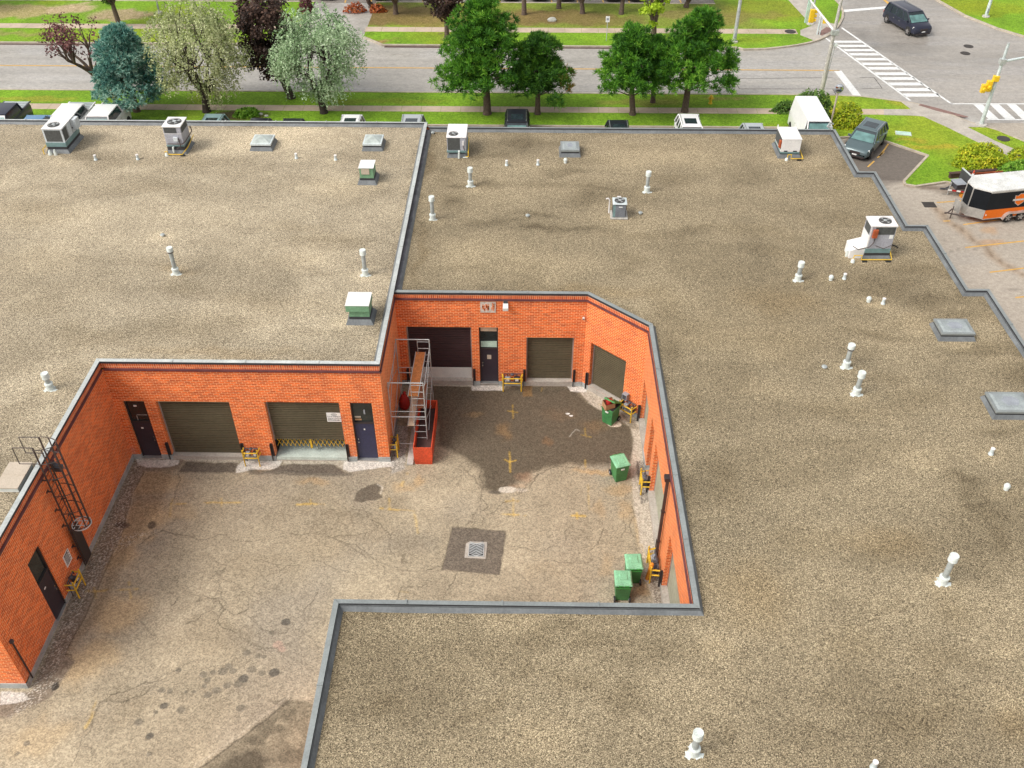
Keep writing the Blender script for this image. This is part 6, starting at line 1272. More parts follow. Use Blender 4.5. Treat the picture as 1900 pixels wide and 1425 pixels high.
for i, (x, y, w_, cz, lab) in enumerate([(-.3, 89.3, 2.2, 2.3, 'strip tree with a thick grey trunk, left of the pale boulder'), (2.98, 91.1, 3.2, 1.5, 'strip tree with a dark trunk right behind the pale boulder'), (5.16, 89.7, 3.4, 1.15, 'strip tree with a low skirt of leaves, just right of the pale boulder'), (8.79, 89.6, 3.0, 1.3, 'strip tree with a straight trunk behind the bright yellow green tree on its left'), (15.1, 91.6, 4.6, .55, 'low bushy multi stemmed tree at the right end of the planted strip'), (-12.3, 89.3, 4.6, 1.0, 'strip tree with low leaves right of the driveway and the orange shrubs'), (-14.9, 91.4, 4.0, .5, 'dark bushy tree at the edge of the driveway across the road')]):
    tree('round', x, y, 6.2, w_, cz, lab, 20 + i, 'trees in the planted strip before the far lot', 'strip_tree', dens=.8)
def shrub(x, y, w_, d_, h, mat, lab, seed, n=2600, leaf=.17, group=None, z=.1, name='shrub'):
    r = np.random.default_rng(seed); t = thing(name, lab, 'shrub', (x, y, z), group=group); v = unit(r.normal(0, 1, (n, 3))); v[:, 2] = np.abs(v[:, 2]) * 1.0 - .12
    nb = Fbm(seed); an = np.arctan2(v[:, 1], v[:, 0]); bump_ = .80 + .36 * nb.v(an * 2.3 + 20, v[:, 2] * 3.3 + 9)
    rad = (.55 + .45 * r.random(n) ** .35) * bump_; C = v * rad[:, None] * np.array([w_ / 2, d_ / 2, h]); C[:, 2] = np.maximum(C[:, 2], .05)
    T = np.clip(nb.v(an * 5 + 3, v[:, 2] * 7 + 4) * .55 + .5 * r.random(n), 0, 1); q = leafquads(C, leaf, r, .45, unit(v) + np.array([0, 0, .5])); leaf_mesh('foliage', mat, q, T, t)
    m = MB()
    for k in range(9): a = k * .7; limb(m, (0, 0, -.05), (w_ * .3 * math.cos(a), d_ * .3 * math.sin(a), h * .6), .04, .01, r)
    m.build('stems', 'bark_dark', t, True); return t
shrub(21.15, 66.6, 3.2, 3.0, 2.6, 'leaf_shrub', 'tall rounded dark green shrub behind the white van', 41, 4200)
shrub(23.55, 66.1, 3.1, 2.6, 1.75, 'leaf_gold', 'yellow green rounded shrub behind the traffic mirror', 42, 3200)
shrub(19.6, 68.1, 2.2, 1.2, 1.0, 'leaf_shrub', 'low strip of shrub peeking over the roof of the white van', 43, 900)
shrub(31.2, 59.6, 3.9, 2.8, 1.6, 'leaf_gold', 'large golden green shrub above the trailers', 44, 4600)
shrub(33.4, 58.2, 3.4, 2.0, 1.1, 'leaf_brightgreen', 'fresh green shrub in front of the golden one, at the right edge', 45, 3000)
shrub(35.0, 60.5, 3.0, 2.4, 1.2, 'leaf_gold', 'golden shrub cut by the right edge of the picture', 46, 2000)
shrub(-21.0, 67.0 - .3, 2.0, 1.2, .7, 'leaf_brightgreen', 'light green plant in the small mulched bed beside the left willow', 47, 900, .2)
shrub(-16.2, 90.0, 2.2, 1.2, .9, 'leaf_rust', 'orange leaved shrub at the driveway edge, left one', 48, 500, .2); shrub(-14.0, 89.9, 1.8, 1.1, .8, 'leaf_rust', 'orange leaved shrub beside the driveway, right one', 49, 400, .2)
shrub(-20.8, 90.2, 1.6, 1.6, 1.4, 'leaf_plum', 'dull purple shrub at the far side of the driveway', 50, 700, .2)
for x, y, r_, lab in ((2.3, 87.6, .42, 'pale boulder in the brown planted strip across the road'), (-20.0, 66.9, .18, 'grey stone in the small mulched bed by the left willow'), (-15.5 - 4, 66.6, .16, 'small dark stone at the right end of the mulched bed')):
    m = MB(); rr = np.random.default_rng(int(x * 10) + 500); m.loft([[(r_ * k * math.cos(a) * (.85 + .3 * rr.random()), r_ * .6 * k * math.sin(a) * (.85 + .3 * rr.random()), zz * r_) for a in [i / 9 * 6.2832 for i in range(9)]] for k, zz in ((1, 0), (1.1, .3), (.75, .65), (.3, .8))])
    o = m.build('boulder', 'rock', None, True); o.location = (x, y, .1); tag(o, lab, 'boulder')
# dark timber edging behind the small trailer
t = thing('timber_edging', 'low dark brown timber wall below the golden shrub', 'low wall', (29.8, 57.9, .1), math.radians(11)); m = MB(); m.box(-1.4, 2.6, -.12, .12, -.1, .30); m.build('sleeper', 'timber_dark', t, bevel=.02); m = MB(); m.box(-1.44, 2.64, -.15, .15, .30, .35); m.build('cap', 'timber_dark', t)

# ================================================================ vehicles
def wheel(t, x, y, r=.34, wd=.22, rim='chrome'):
    s = 1 if y > 0 else -1; m = MB(); m.lathe((x, y - (wd if s > 0 else 0), r), [(r * .9, 0), (r, wd * .2), (r, wd * .8), (r * .9, wd)], 20, 'y'); w_ = m.build('wheel', 'rubber', t, True)
    m = MB(); yy = y + .004 * s; m.lathe((x, yy - (.02 if s > 0 else -.0), r), [(r * .62, 0), (r * .62, .02)], 16, 'y'); m.build('rim', 'steel_dark', w_)
    m = MB()
    for k in range(5):
        a = k * 1.2566 + .3; c, sn = math.cos(a), math.sin(a); q = yy + .022 * s
        m.add([(x - sn * .035, q, r + c * .035), (x + sn * .035, q, r - c * .035), (x + c * r * .6 + sn * .045, q, r + sn * r * .6 - c * .045), (x + c * r * .6 - sn * .045, q, r + sn * r * .6 + c * .045)], [(0, 1, 2, 3) if s < 0 else (3, 2, 1, 0)])
    m.lathe((x, yy + (.0 if s > 0 else -.02), r), [(r * .66, 0), (r * .66, .012), (r * .58, .02)], 16, 'y') if False else None
    m.build('rim_spokes', rim, w_)
def car(lab, paint, x, y, rz, L=4.7, W=1.85, H=1.62, kind='suv', z=.012, cat='car', name='parked_car', group='cars parked in front of the building', glass='car_glass', small=False):
    """+x is the front"""
    t = thing(name, lab, cat, (x, y, z), rz, group); h = W / 2; B = H * {'sedan': .64, 'pickup': .70}.get(kind, .60)
    hood = {'suv': .27, 'sedan': .27, 'minivan': .17, 'pickup': .25, 'van': .10}[kind] * L; f = L / 2
    zb = .24
    def sec(xx, zt, hw, zl=zb): return [(xx, -hw * .86, zl), (xx, -hw, zl + .12), (xx, -hw, zt - .22), (xx, -hw * .95, zt - .05), (xx, -hw * .80, zt), (xx, hw * .80, zt), (xx, hw * .95, zt - .05), (xx, hw, zt - .22), (xx, hw, zl + .12), (xx, hw * .86, zl)]
    bed = kind == 'pickup'
    if kind == 'van': st = [(f, B * .62, h * .80, zb + .1), (f - .08, B * .75, h * .95), (f - .55, B, h), (-f + .1, B, h), (-f, B, h * .97)]
    else: st = [(f, B * .66, h * .70, zb + .12), (f - .10, B * .80, h * .88), (f - .35, B * .88, h * .97), (f - hood, B, h), (0, B + .02, h), (-f + .45, B + .02, h), (-f + .10, B * .97, h * .94), (-f, B * .85, h * .82, zb + .1)]
    m = MB(); m.loft([sec(*s) for s in st]); body = m.build('body', paint, t, True)
    # cabin
    if kind == 'van': x0, x1, x2, x3 = f - .35, f - 1.25, -f + .06, -f + .01
    elif kind == 'minivan': x0, x1, x2, x3 = f - hood, f - hood - .95, -f + .42, -f + .10
    elif kind == 'suv': x0, x1, x2, x3 = f - hood, f - hood - .75, -f + .62, -f + .16
    elif kind == 'sedan': x0, x1, x2, x3 = f - hood, f - hood - .8, -f + 1.35, -f + .62
    else: x0, x1, x2, x3 = f - hood, f - hood - .65, -.28 * L + .35, -.28 * L + .1
    hb, ht = h * .93, h * .76
    cab = [[(x0, -hb, B - .03), (x0, hb, B - .03), (x3, hb, B - .03), (x3, -hb, B - .03)], [(x1, -ht, H - .05), (x1, ht, H - .05), (x2, ht, H - .05), (x2, -ht, H - .05)]]
    m = MB(); m.loft(cab); win = m.build('windows', glass, t)
    m = MB(); hr = ht + .03
    rs = lambda zz, k: [(x1 + .06 - k, -hr + k, zz), (x1 + .06 - k, hr - k, zz), (x2 - .08 + k, hr - k, zz), (x2 - .08 + k, -hr + k, zz)]
    m.loft([rs(H - .07, 0), rs(H - .02, .02), rs(H + .005, .14)]); roof = m.build('roof', paint, t, True)
    m = MB(); fr_ = lambda a: (a)
    def pillar(xa, xb, s, wd=.05): m.tube([(xa, s * (hb + .005), B - .02), (xb, s * (ht + .01), H - .05)], wd, 5)
    for s in (-1, 1):
        pillar(x0, x1, s, .045)
        if kind == 'van':
            pillar(x0 - .95, x1 - .2, s, .05)
        else:
            pillar(x3 + .08, x2, s, .07)
            if not bed: pillar((x0 * .45 + x3 * .55), (x1 * .48 + x2 * .52), s, .035)
            pillar((x0 * .75 + x3 * .25) - .1, (x1 * .85 + x2 * .15) - .15, s, .03) if kind != 'pickup' else None
            if kind in ('suv', 'minivan'): pillar((x0 * .22 + x3 * .78), (x1 * .22 + x2 * .78), s, .045)
    m.build('pillars', paint if kind != 'suv' else paint, body, True)
    if kind == 'van':
        m = MB()
        for s in (-1, 1): m.add([(x0 - 1.05, s * (hb + .02), B - .05), (x2, s * (hb + .02), B - .05), (x2, s * (ht + .03), H - .05), (x1 - .25, s * (ht + .03), H - .05)], [(0, 1, 2, 3) if s < 0 else (3, 2, 1, 0)])
        m.add([(x3 - .02, -hb - .02, B - .05), (x3 - .02, hb + .02, B - .05), (x2 - .04, ht + .03, H - .05), (x2 - .04, -ht - .03, H - .05)], [(3, 2, 1, 0)])
        m.build('side_panel', paint, t)
    # windscreen pane
    m = MB(); e = .012; m.add([(x0 + e, -hb + .09, B + .02), (x0 + e, hb - .09, B + .02), (x1 + e + .03, ht - .08, H - .10), (x1 + e + .03, -ht + .08, H - .10)], [(0, 1, 2, 3)]); m.build('windscreen', 'windscreen', t)
    m = MB()
    for s in (-1, 1): m.loft([[(x0 - .25, s * (h - .02), B + .0), (x0 - .25, s * (h + .17), B + .02), (x0 - .25, s * (h + .17), B + .16), (x0 - .25, s * (h - .02), B + .14)], [(x0 - .38, s * (h - .02), B + .0), (x0 - .38, s * (h + .15), B + .02), (x0 - .38, s * (h + .15), B + .15), (x0 - .38, s * (h - .02), B + .13)]])
    m.build('side_mirror', 'frame_dark' if paint == 'paint_white' else paint, t, bevel=.01)
    for s in (-1, 1):
        m = MB(); m.loft([[(f - .04, s * h * .42, B * .64), (f - .04, s * h * .72, B * .66), (f - .10, s * h * .70, B * .77), (f - .06, s * h * .42, B * .74)], [(f - .30, s * h * .44, B * .66), (f - .34, s * h * .965, B * .68), (f - .36, s * h * .94, B * .85), (f - .30, s * h * .44, B * .82)]]); m.build('headlight', 'lamp_white', t)
        m = MB(); m.box(-f - .005, -f + .12, s * h * .78 - .10, s * h * .78 + .06, B * .66, B * .88); m.build('tail_light', 'lamp_red', t)
    m = MB(); m.box(f - .12, f + .01, -h * .38, h * .38, B * .50, B * .70); m.build('grille', 'frame_dark', t, bevel=.01)
    m = MB(); m.box(f - .05, f + .03, -.16, .16, B * .42, B * .50); m.build('licence_plate', 'sign_white', t)
    m = MB(); m.box(f - .30, f - .0, -h * .72, h * .72, zb - .02, zb + .10); m.box(-f + .0, -f + .3, -h * .8, h * .8, zb - .02, zb + .14); m.build('bumper_trim', 'frame_dark', t)
    wx = f - .86, -f + .86
    for xx in wx:
        for s in (-1, 1):
            m = MB(); m.lathe((xx, s * (h + .004) - (.02 if s > 0 else 0), .36), [(.40, 0), (.40, .02)], 20, 'y'); m.build('wheel_arch', 'rubber', body); wheel(t, xx, s * (h + .03), .34, .22)
    if kind in ('suv', 'minivan'):
        m = MB()
        for s in (-1, 1): m.tube([(x1 - .1, s * ht * .93, H + .0), (x1 - .2, s * ht * .93, H + .05), (x2 + .15, s * ht * .93, H + .05), (x2 + .05, s * ht * .93, H)], .018, 5)
        m.build('roof_rail', 'chrome', roof); m = MB(); m.box(x1 - 1.25, x1 - .35, -ht * .62, ht * .62, H + .003, H + .010)
        if kind == 'suv': m.build('sunroof', 'car_glass', roof)
    m = MB()
    for s in (-1, 1):
        for xx in (.1, -.8): m.box(xx, xx + .16, s * (h + .012) - .01, s * (h + .012) + .01, B - .27, B - .24)
    m.build('door_handle', 'chrome', body)
    return t, f, h, B, x3
def pickup(lab, paint, ton, x, y, rz, L=5.5, W=1.98, H=1.98):
    t, f, h, B, x3 = car(lab, paint, x, y, rz, L, W, H, 'pickup')
    m = MB(); m.box(-f + .08, x3 - .04, -h + .09, h - .09, B + .021, B + .065); m.build('tonneau_cover', ton, t, bevel=.02)
    m = MB()
    for k in (1, 2): xx = x3 + (-f - x3) * k / 3; m.box(xx - .015, xx + .015, -h + .1, h - .1, B + .065, B + .072)
    m.build('cover_hinge', 'frame_dark', t)
    m = MB(); m.box(-f + .0, x3, -h + .0, -h + .085, B + .0, B + .06); m.box(-f + .0, x3, h - .085, h, B, B + .06); m.build('bed_rail', paint, t)
S = -math.pi / 2          # nose towards the camera
pickup('white pickup with a grey bed cover behind the long white rooftop unit', 'paint_white', 'tonneau_grey', -32.75, 63.15, S)
pickup('white pickup with a dark bed cover, the right one of two white pickups', 'paint_white', 'tonneau', -30.25, 63.05, S)
pickup('black pickup with a grey bed cover at the far left', 'paint_navy', 'tonneau_grey', -37.6, 63.2, S)
car('silver roofed car beside the black pickup, cut by the left edge', 'paint_silver', -40.0, 62.6, S, 4.8, 1.9, 1.75)
car('blue car low between the black pickup and the white pickup', 'paint_blue', -35.2, 62.6, S, 4.5, 1.75, 1.45, 'sedan')
car('grey green car roof just showing below the left willow tree', 'paint_teal', -22.3, 61.9, S, 4.5, 1.75, 1.62)
car('black car just showing below the small mulched bed', 'paint_black', -18.9, 61.4, S, 4.5, 1.75, 1.55, 'suv'); car('dark car just showing left of the right willow trunk', 'paint_black', -16.6, 61.5, S, 4.5, 1.75, 1.5, 'suv')
car('white car roof just showing behind the roof edge by the right willow', 'paint_white', -12.4, 61.7, S, 4.4, 1.75, 1.75)
car('silver car with dark windows right at the top of the roof divider', 'paint_silver', -8.1, 61.9, S, 4.5, 1.8, 1.68)
car('black SUV standing highest behind the roof edge, between the two left pines', 'paint_black', -.65, 62.75, S, 4.8, 1.85, 1.7)
car('black car roof just showing below the left of the right hand pines', 'paint_black', 6.5, 61.5, S, 4.5, 1.75, 1.55)
car('white SUV with black glass roof showing below the hydrant pine', 'paint_white', 11.6, 62.3, S, 4.6, 1.8, 1.66)
car('silver car barely showing left of the white van', 'paint_silver', 16.0, 61.3, S, 4.4, 1.75, 1.5)
car('tall white panel van facing the building at the far right corner', 'paint_white', 20.2, 62.9, S, 5.4, 1.98, 2.38, 'van', cat='van', name='panel_van')
car('dark grey SUV parked at an angle beside the corner of the building', 'paint_grey', 23.98, 62.2, math.radians(-124), 4.45, 1.88, 1.54, 'suv', group='cars parked beside the building', glass='car_glass')
car('black minivan with a bright windscreen turning in the intersection', 'paint_navy', 34.35, 86.6, math.radians(-73), 5.0, 1.98, 1.72, 'minivan', name='minivan', cat='minivan', group='moving cars')
for i, (px, pt_, kd) in enumerate(((70, 'paint_black', 'sedan'), (108, 'paint_teal', 'suv'), (268, 'paint_black', 'suv'), (302, 'paint_blue', 'sedan'), (600, 'paint_navy', 'suv'), (702, 'paint_black', 'sedan'), (895, 'paint_silver', 'sedan'), (946, 'paint_black', 'suv'), (1000, 'paint_grey', 'suv'), (1050, 'paint_silver', 'suv'), (1140, 'paint_navy', 'sedan'), (1184, 'paint_teal', 'sedan'))):
    x, y = P(px, 4, .3); where = ['at the upper left corner, first', 'at the upper left, second', 'left of the small red tree', 'just behind the small red tree', 'left of the orange shrubs', 'right of the orange shrubs', 'left of the tallest pine top', 'above the tallest pine', 'left of the boulder tree', 'right of the boulder tree', 'just left of the bright yellow green tree', 'behind the bright yellow green tree'][i]
    car('%s car nose in the far lot %s' % ({'paint_black': 'black', 'paint_teal': 'grey green', 'paint_blue': 'blue', 'paint_navy': 'dark blue', 'paint_silver': 'silver', 'paint_grey': 'grey'}[pt_], where), pt_, x, 92.95 + 2.35, S, 4.5, 1.75, 1.5, kd, z=.016, group='cars parked in the far lot')
# enclosed trailer: +x is the direction away from the hitch
ang = math.radians(11.5); x, y = P(1822, 408, .35)
t = thing('enclosed_trailer', 'enclosed black and orange cargo trailer with a white roof and a shield emblem', 'trailer', (x, y, .012), ang)
TL, TW, TH, z0 = 5.6, 2.1, 2.25, .38
nose = [(0, 0), (TL, 0), (TL, TW), (0, TW), (-.75, TW * .68), (-.75, TW * .32)]
def band(z0_, z1_, mat, nm, grow=0.0, par=t):
    m = MB(); pts = [(a + (grow if a > 1 else -grow), b + (-grow if b < 1 else grow)) for a, b in nose]; m.prism(pts, z0_, z1_); return m.build(nm, mat, par)
band(z0, z0 + .62, 'trailer_orange', 'lower_body'); band(z0 + .62, TH - .02, 'trailer_black', 'body', .004); b_ = band(TH - .02, TH + .06, 'trailer_roof', 'roof', .02)
m = MB(); e = .008
for (p, q) in (((-.75, TW * .32), (0, 0)),): m.obox((p[0] - .005, p[1] - .012), (q[0], q[1] - .012), .012, z0 + .0, z0 + .62)
m.obox((-.762, TW * .32), (-.762, TW * .68), .012, z0, z0 + .62); m.obox((-.75, TW * .68 + .012), (0, TW + .012), .012, z0, z0 + .62)
m.obox((-.765, TW * .32 - .01), (-.765, TW * .32 + .08), .02, z0, TH); m.obox((-.765, TW * .68 - .08), (-.765, TW * .68 + .01), .02, z0, TH); m.build('nose_panel', 'aluminium', t)
m = MB(); m.box(0, TL, -.02, -.001, TH - .10, TH - .02); m.box(-.03, TL, -.022, -.005, z0 - .03, z0 + .02); m.build('trim', 'aluminium', t)
for xx in (1.75, 2.60):
    wheel(t, xx, -.02 - .03, .33, .2, 'aluminium'); wheel(t, xx, TW + .05, .33, .2, 'aluminium')
m = MB(); pts = [(1.25, .02, .33)] + [(1.75 + .45 * math.cos(a), .02, .33 + .44 * math.sin(a)) for a in np.linspace(2.9, 1.2, 7)] + [(2.6 + .45 * math.cos(a), .02, .33 + .44 * math.sin(a)) for a in np.linspace(1.9, .2, 7)]
for a, b in zip(pts[:-1], pts[1:]): m.add([(a[0], -.24, a[2]), (b[0], -.24, b[2]), (b[0], .0, b[2]), (a[0], .0, a[2]), (a[0], -.24, a[2] - .05), (b[0], -.24, b[2] - .05)], [(0, 1, 2, 3), (0, 4, 5, 1)])
m.build('fender', 'aluminium', t)
for xx in (1.0, 2.6):
    m = MB(); m.frustum(xx - .22, xx + .22, TW / 2 - .22, TW / 2 + .22, TH + .06, TH + .13, .06); m.build('roof_vent', 'trailer_roof', b_)
m = MB()    # shield emblem with a bar across it
sh_ = [(0, -.40), (.26, -.22), (.36, .05), (.40, .30), (.22, .26), (.10, .40), (-.10, .40), (-.22, .26), (-.40, .30), (-.36, .05), (-.26, -.22)]
def flat(pts, yy, mat, nm, par, s=1.0, cx=2.15, cz=1.55): m = MB(); m.add([(cx + a * s, yy, cz + b * s) for a, b in pts], [tuple(range(len(pts)))]); return m.build(nm, mat, par)
em = flat(sh_, -.012, 'aluminium', 'emblem', t, 1.08); flat(sh_, -.014, 'trailer_orange', 'emblem_field', em, .96); flat([(-.50, -.07), (.50, -.07), (.50, .07), (-.50, .07)], -.016, 'aluminium', 'emblem_bar', em); flat([(-.46, -.045), (.46, -.045), (.46, .045), (-.46, .045)], -.018, 'trailer_roof', 'emblem_bar', em)
m = MB(); m.cyl((.14, -.012, z0 + .28), (.14, -.025, z0 + .28), .05); m.build('marker_lamp', 'lamp_white', t)
m = MB(); m.tube([(-.7, .3, z0 + .05), (-1.75, TW / 2, z0 + .05)], .045); m.tube([(-.7, TW - .3, z0 + .05), (-1.75, TW / 2, z0 + .05)], .045); m.tube([(-1.7, TW / 2, z0 + .05), (-1.95, TW / 2, z0 + .06)], .05); m.build('drawbar', 'steel_dark', t); m = MB(); m.tube([(-1.45, TW / 2, .0), (-1.45, TW / 2, .85)], .035); m.build('jack', 'steel_dark', t)
m = MB(); m.box(-1.25, -1.22, TW / 2 - .35, TW / 2 + .35, z0 + .1, 1.25); m.build('stone_guard', 'aluminium', t)
# small utility trailer behind it
x, y = P(1752, 352, .4); t = thing('utility_trailer', 'small open utility trailer with a dark front board and red white reflector tape', 'trailer', (x, y, .012), math.radians(10))
m = MB(); m.tube([(0, 0, .45), (1.5, -.75, .45)], .05); m.tube([(0, 0, .45), (1.5, .75, .45)], .05); m.tube([(0, 0, .45), (-.3, 0, .5)], .07); m.build('drawbar', 'meter_dark', t)
m = MB()
for k in range(5):
    f0, f1 = .12 + k * .16, .12 + k * .16 + .15
    if k % 2: m.obox((1.5 * f0 - .03, -.75 * f0 - .06), (1.5 * f1 - .03, -.75 * f1 - .06), .02, .40, .50)
m.build('reflector', 'lamp_red', t); m = MB()
for k in (0, 2, 4): f0, f1 = .12 + k * .16, .12 + k * .16 + .15; m.obox((1.5 * f0 - .03, -.75 * f0 - .06), (1.5 * f1 - .03, -.75 * f1 - .06), .02, .40, .50)
m.build('reflector', 'sign_white', t)
m = MB(); m.box(1.55, 1.63, -1.05, 1.05, .45, 1.25); m.build('front_board', 'meter_dark', t); m = MB(); m.box(1.54, 1.64, -1.07, 1.07, 1.251, 1.29); m.box(1.545, 1.635, -1.08, -1.051, .45, 1.25); m.build('board_trim', 'galv_pale', t)
m = MB(); m.box(1.64, 4.6, -1.0, 1.0, .45, .55); m.build('deck', 'timber_dark', t); m = MB(); m.box(1.64, 4.6, -1.05, -1.0, .55, .85); m.box(1.64, 4.6, 1.0, 1.05, .55, .85); m.build('side_rail', 'red_box', t)
for s in (-1, 1): wheel(t, 3.2, s * 1.26, .32, .2)
m = MB(); m.box(.55, 1.2, -.38, .38, .52, .86); m.build('tool_box', 'meter_dark', t, bevel=.03); m = MB(); m.box(.5, 1.25, -.42, .42, .861, .90); m.build('tool_box_lid', 'meter_grey', t, bevel=.01); m = MB(); m.tube([(.35, .0, 0), (.35, .0, .9)], .04); m.build('jack', 'galv', t)
m = MB(); m.box(1.0, 1.5, -.55, -.25, .0, .25); m.build('wheel_block', 'orange_paint', t)
m = MB(); m.lathe((0, 0, 0), [(.20, 0), (.20, .03), (.12, .03), (.03, .62), (.01, .64)], 14); c = m.build('traffic_cone', 'red_orange', None, True); x2, y2 = P(1805, 334, .6); c.location = (x2, y2 + .2, .57); tag(c, 'red orange traffic cone standing on the small trailer', 'traffic cone')
m = MB(); m.lathe((0, 0, 0), [(.086, .28), (.064, .42)], 14); m.build('cone_band', 'sign_white', c, True)

# ================================================================ street furniture
def lamp_post(px, py, h, lab, mat='galv', r0=.13, r1=.09, z=.1, name='street_lamp', conc=True):
    x, y = P(px, py, z); t = thing(name, lab, 'pole', (x, y, z)); m = MB(); m.cyl((0, 0, 0), (0, 0, h), r0, r1, 14); m.build('pole', mat, t, True)
    m = MB(); m.lathe((0, 0, 0), [(.34, 0), (.32, .10), (.2, .12)], 14); m.build('base', 'concrete_pale', t, True); m = MB(); m.box(-.07, .07, -r0 - .03, -r0 + .02, .4, .8); m.build('hatch', 'meter_grey', t); return t
a = lamp_post(1362, 78, 9, 'galvanised steel lamp post in the verge across the road, right of the broad pine', r0=.17, r1=.10, name='lamp_post'); m = MB(); m.tube([(0, 0, 8.9), (.1, -.6, 9.3), (.1, -1.8, 9.5)], .05); m.build('arm', 'galv', a)
a = lamp_post(1503, 45, 8, 'slender steel lamp post in the lawn at the corner across the road', r0=.10, r1=.07, name='lamp_post'); m = MB(); m.tube([(0, 0, 7.9), (.6, -.2, 8.3), (1.6, -.3, 8.4)], .04); m.build('arm', 'galv', a)
a = lamp_post(1829, 31, 9, 'pale steel lamp post in the lawn at the upper right', 'galv_pale', .16, .10, name='lamp_post'); m = MB(); m.tube([(0, 0, 8.9), (-.6, -.2, 9.3), (-1.8, -.3, 9.4)], .05); m.build('arm', 'galv_pale', a)
m = MB(); x, y = P(290, 20, .1)
a = lamp_post(296, 24, 8, 'thin light pole left of the small red tree across the road', 'galv', .06, .05, name='lamp_post')
def signal_head(par, c, rz=0, mat='signal_yellow', h=.95):
    o = thing('signal_head', None, None, c, rz) if False else None
    m = MB(); m.box(c[0] - .17, c[0] + .17, c[1] - .15, c[1] + .15, c[2], c[2] + h); q = m.build('signal_head', mat, par, bevel=.02)
    m = MB()
    for k in range(3): zz = c[2] + h * (k + .5) / 3; m.cyl((c[0] + .15, c[1], zz), (c[0] + .34, c[1], zz - .02), .13, .12, 12)
    m.build('visor', mat, q, True); m = MB()
    for k in range(3): zz = c[2] + h * (k + .5) / 3; m.cyl((c[0] + .18, c[1], zz), (c[0] + .19, c[1], zz), .10, .10, 12)
    m.build('lens', 'lens_dark', q); return q
x, y = P(1820, 232, .1); t = thing('traffic_signal', 'pale blue grey pole with yellow signal boxes at the corner pavement on the right', 'traffic signal', (x, y, .1))
m = MB(); m.cyl((0, 0, 0), (0, 0, 6.0), .15, .09, 14); m.build('pole', 'galv_pale', t, True); m = MB(); m.lathe((0, 0, 6.0), [(.10, 0), (.10, .06), (.03, .09)], 10); m.build('cap', 'galv', t, True); m = MB(); m.lathe((0, 0, 0), [(.42, 0), (.40, .10), (.24, .12)], 16); m.build('base', 'concrete_pale', t, True)
m = MB(); m.cyl((0, 0, 4.75), (5.0, .4, 5.6), .10, .06, 10); m.build('arm', 'galv_pale', t, True); m = MB(); m.box(-.2, .2, -.18, .18, 4.6, 4.95); m.build('arm_bracket', 'galv', t)
m = MB(); m.box(-.62, -.26, -.28, .08, 2.65, 3.4); m.build('signal_head', 'signal_yellow', t, bevel=.03); m = MB(); m.box(-.95, -.64, -.3, .0, 2.55, 3.15); m.build('signal_head', 'signal_yellow', t, bevel=.03); m = MB(); m.box(-.28, .12, -.22, .1, 3.35, 3.75); m.build('signal_head', 'signal_yellow', t, bevel=.03)
m = MB(); m.cyl((-.8, -.3, 2.85), (-.8, -.48, 2.83), .13, .12); m.cyl((-.44, -.28, 3.0), (-.44, -.46, 2.98), .13, .12); m.build('visor', 'signal_yellow', t, True); m = MB(); m.tube([(-.5, -.1, 2.6), (.05, 0, 2.55)], .04); m.build('bracket', 'galv', t)
x, y = P(1522, 178, .1); t = thing('utility_pole', 'tall concrete pole behind the round shrub, carrying a white signal arm', 'utility pole', (x, y, .1))
m = MB(); m.cyl((0, 0, 0), (0, 0, 8.6), .17, .10, 12); m.build('pole', 'concrete_pale', t, True); m = MB(); m.cyl((.12, -.05, 0), (.28, -.05, 4.0), .03, .03, 6); m.build('conduit', 'galv', t, True)
m = MB(); m.box(-.22, .32, -.18, .18, 4.75, 5.15); m.build('bracket', 'galv', t, bevel=.02); m = MB(); m.cyl((0, 0, 5.0), (-1.75, 1.9, 6.7), .09, .065, 10); m.build('arm', 'unit_white', t, True)
signal_head(t, (-1.45, 1.55, 5.15)); m = MB(); m.box(-1.82, -1.6, 1.8, 2.0, 5.0, 6.7); m.build('hanging_sign', 'pale_green_box', t)
m = MB(); m.box(.22, .50, -.14, .14, 7.4, 7.75); m.build('signal_head', 'unit_teal', t, bevel=.02); m = MB(); m.cyl((.5, 0, 7.85), (.72, 0, 7.85), .12, .12); m.build('signal_lens', 'lamp_red', t); m = MB(); m.box(.2, .42, -.1, .1, 3.9, 4.1); m.build('camera_box', 'vent_white', t)
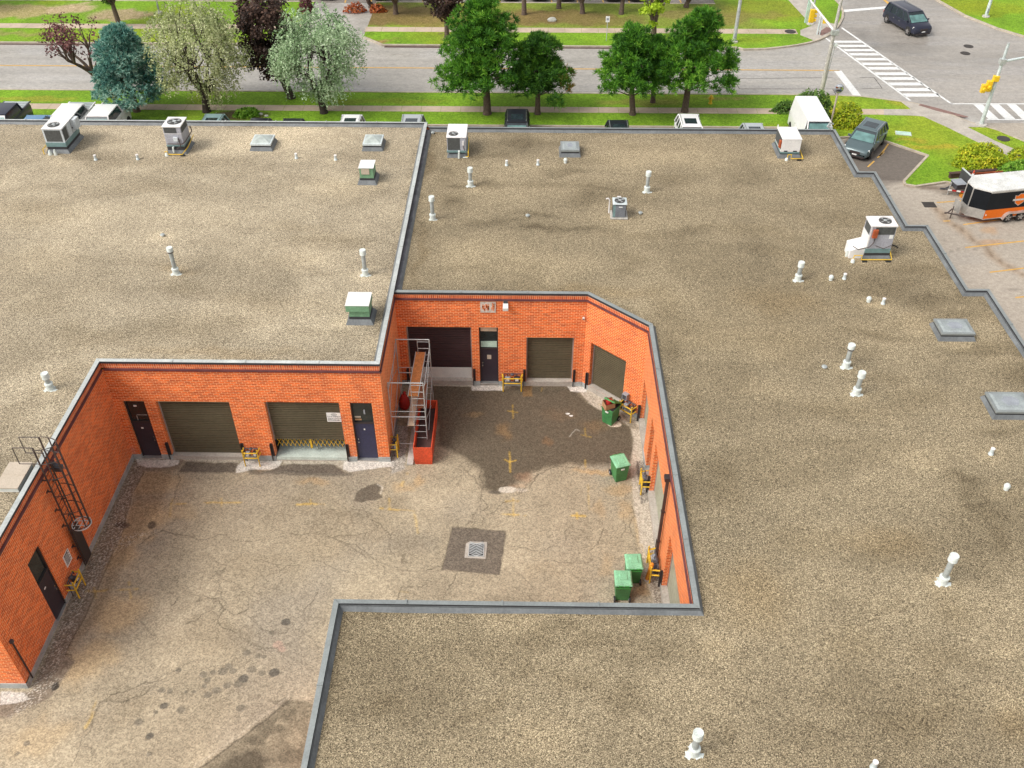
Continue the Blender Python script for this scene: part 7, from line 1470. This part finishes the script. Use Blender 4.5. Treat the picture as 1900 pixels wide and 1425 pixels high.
x, y = P(1516, 64, .12); t = thing('signal_post', 'short white pedestrian signal post with a yellow push box on the far corner', 'signal post', (x, y, .12)); m = MB(); m.cyl((0, 0, 0), (0, 0, 1.55), .08, .07, 10); m.cyl((.22, 0, 0), (.22, 0, 1.5), .06, .06, 10); m.build('post', 'galv_pale', t, True); m = MB(); m.box(.26, .52, -.12, .12, 1.0, 1.4); m.build('push_box', 'signal_yellow', t); m = MB(); m.box(-.1, .3, -.06, .06, 1.5, 1.62); m.build('cap', 'unit_white', t)
x, y = P(1125, 76, .1); t = thing('road_sign', 'small white road sign on a thin post in the verge across the road', 'sign', (x, y, .1)); m = MB(); m.cyl((0, 0, 0), (0, 0, 2.1), .035, .035, 8); m.build('post', 'galv', t, True); m = MB(); m.box(-.17, .17, -.06, -.037, 1.65, 2.15); m.build('plate', 'sign_white', t); m = MB(); m.box(-.10, .10, -.064, -.061, 1.80, 2.0); m.build('marking', 'meter_grey', t)
x, y = P(1539, 238, .1); t = thing('traffic_mirror', 'round convex mirror on a pale post at the corner of the roof', 'mirror', (22.35, 65.4, .1)); m = MB(); m.cyl((0, 0, 0), (0, 0, 2.6), .07, .07, 10); m.build('post', 'hatch_beige', t, True)
m = MB(); m.lathe((0, -.10, 2.95), [(.005, -.07), (.14, -.06), (.24, -.035), (.31, 0), (.31, .03)], 20, 'y'); m.build('mirror', 'mirror_glass', t, True); m = MB(); m.lathe((0, -.07, 2.95), [(.31, -.04), (.335, -.02), (.335, .03), (.31, .05)], 20, 'y'); m.build('rim', 'meter_grey', t, True)
x, y = P(1318, 192, .1); t = thing('fire_hydrant', 'yellow fire hydrant in the verge under the broad pine', 'fire hydrant', (x, y, .1)); m = MB(); m.lathe((0, 0, 0), [(.16, 0), (.16, .05), (.11, .07), (.11, .48), (.15, .5), (.15, .55), (.11, .62), (.03, .70)], 14); m.build('barrel', 'hydrant_yellow', t, True); m = MB(); m.cyl((-.22, 0, .4), (.22, 0, .4), .055); m.cyl((0, 0, .36), (0, -.2, .36), .07); m.build('outlet', 'hydrant_yellow', t, True)
x, y = P(1676, 248, .1); t = thing('utility_cover', 'pale green flat utility lid in the corner lawn', 'utility box', (x, y, .1), -.2); m = MB(); m.box(-.52, .52, -.28, .28, -.02, .06); m.build('lid', 'pale_green_box', t, bevel=.02); m = MB(); m.box(-.56, .56, -.32, .32, -.03, .03); m.build('rim', 'concrete_pale', t)
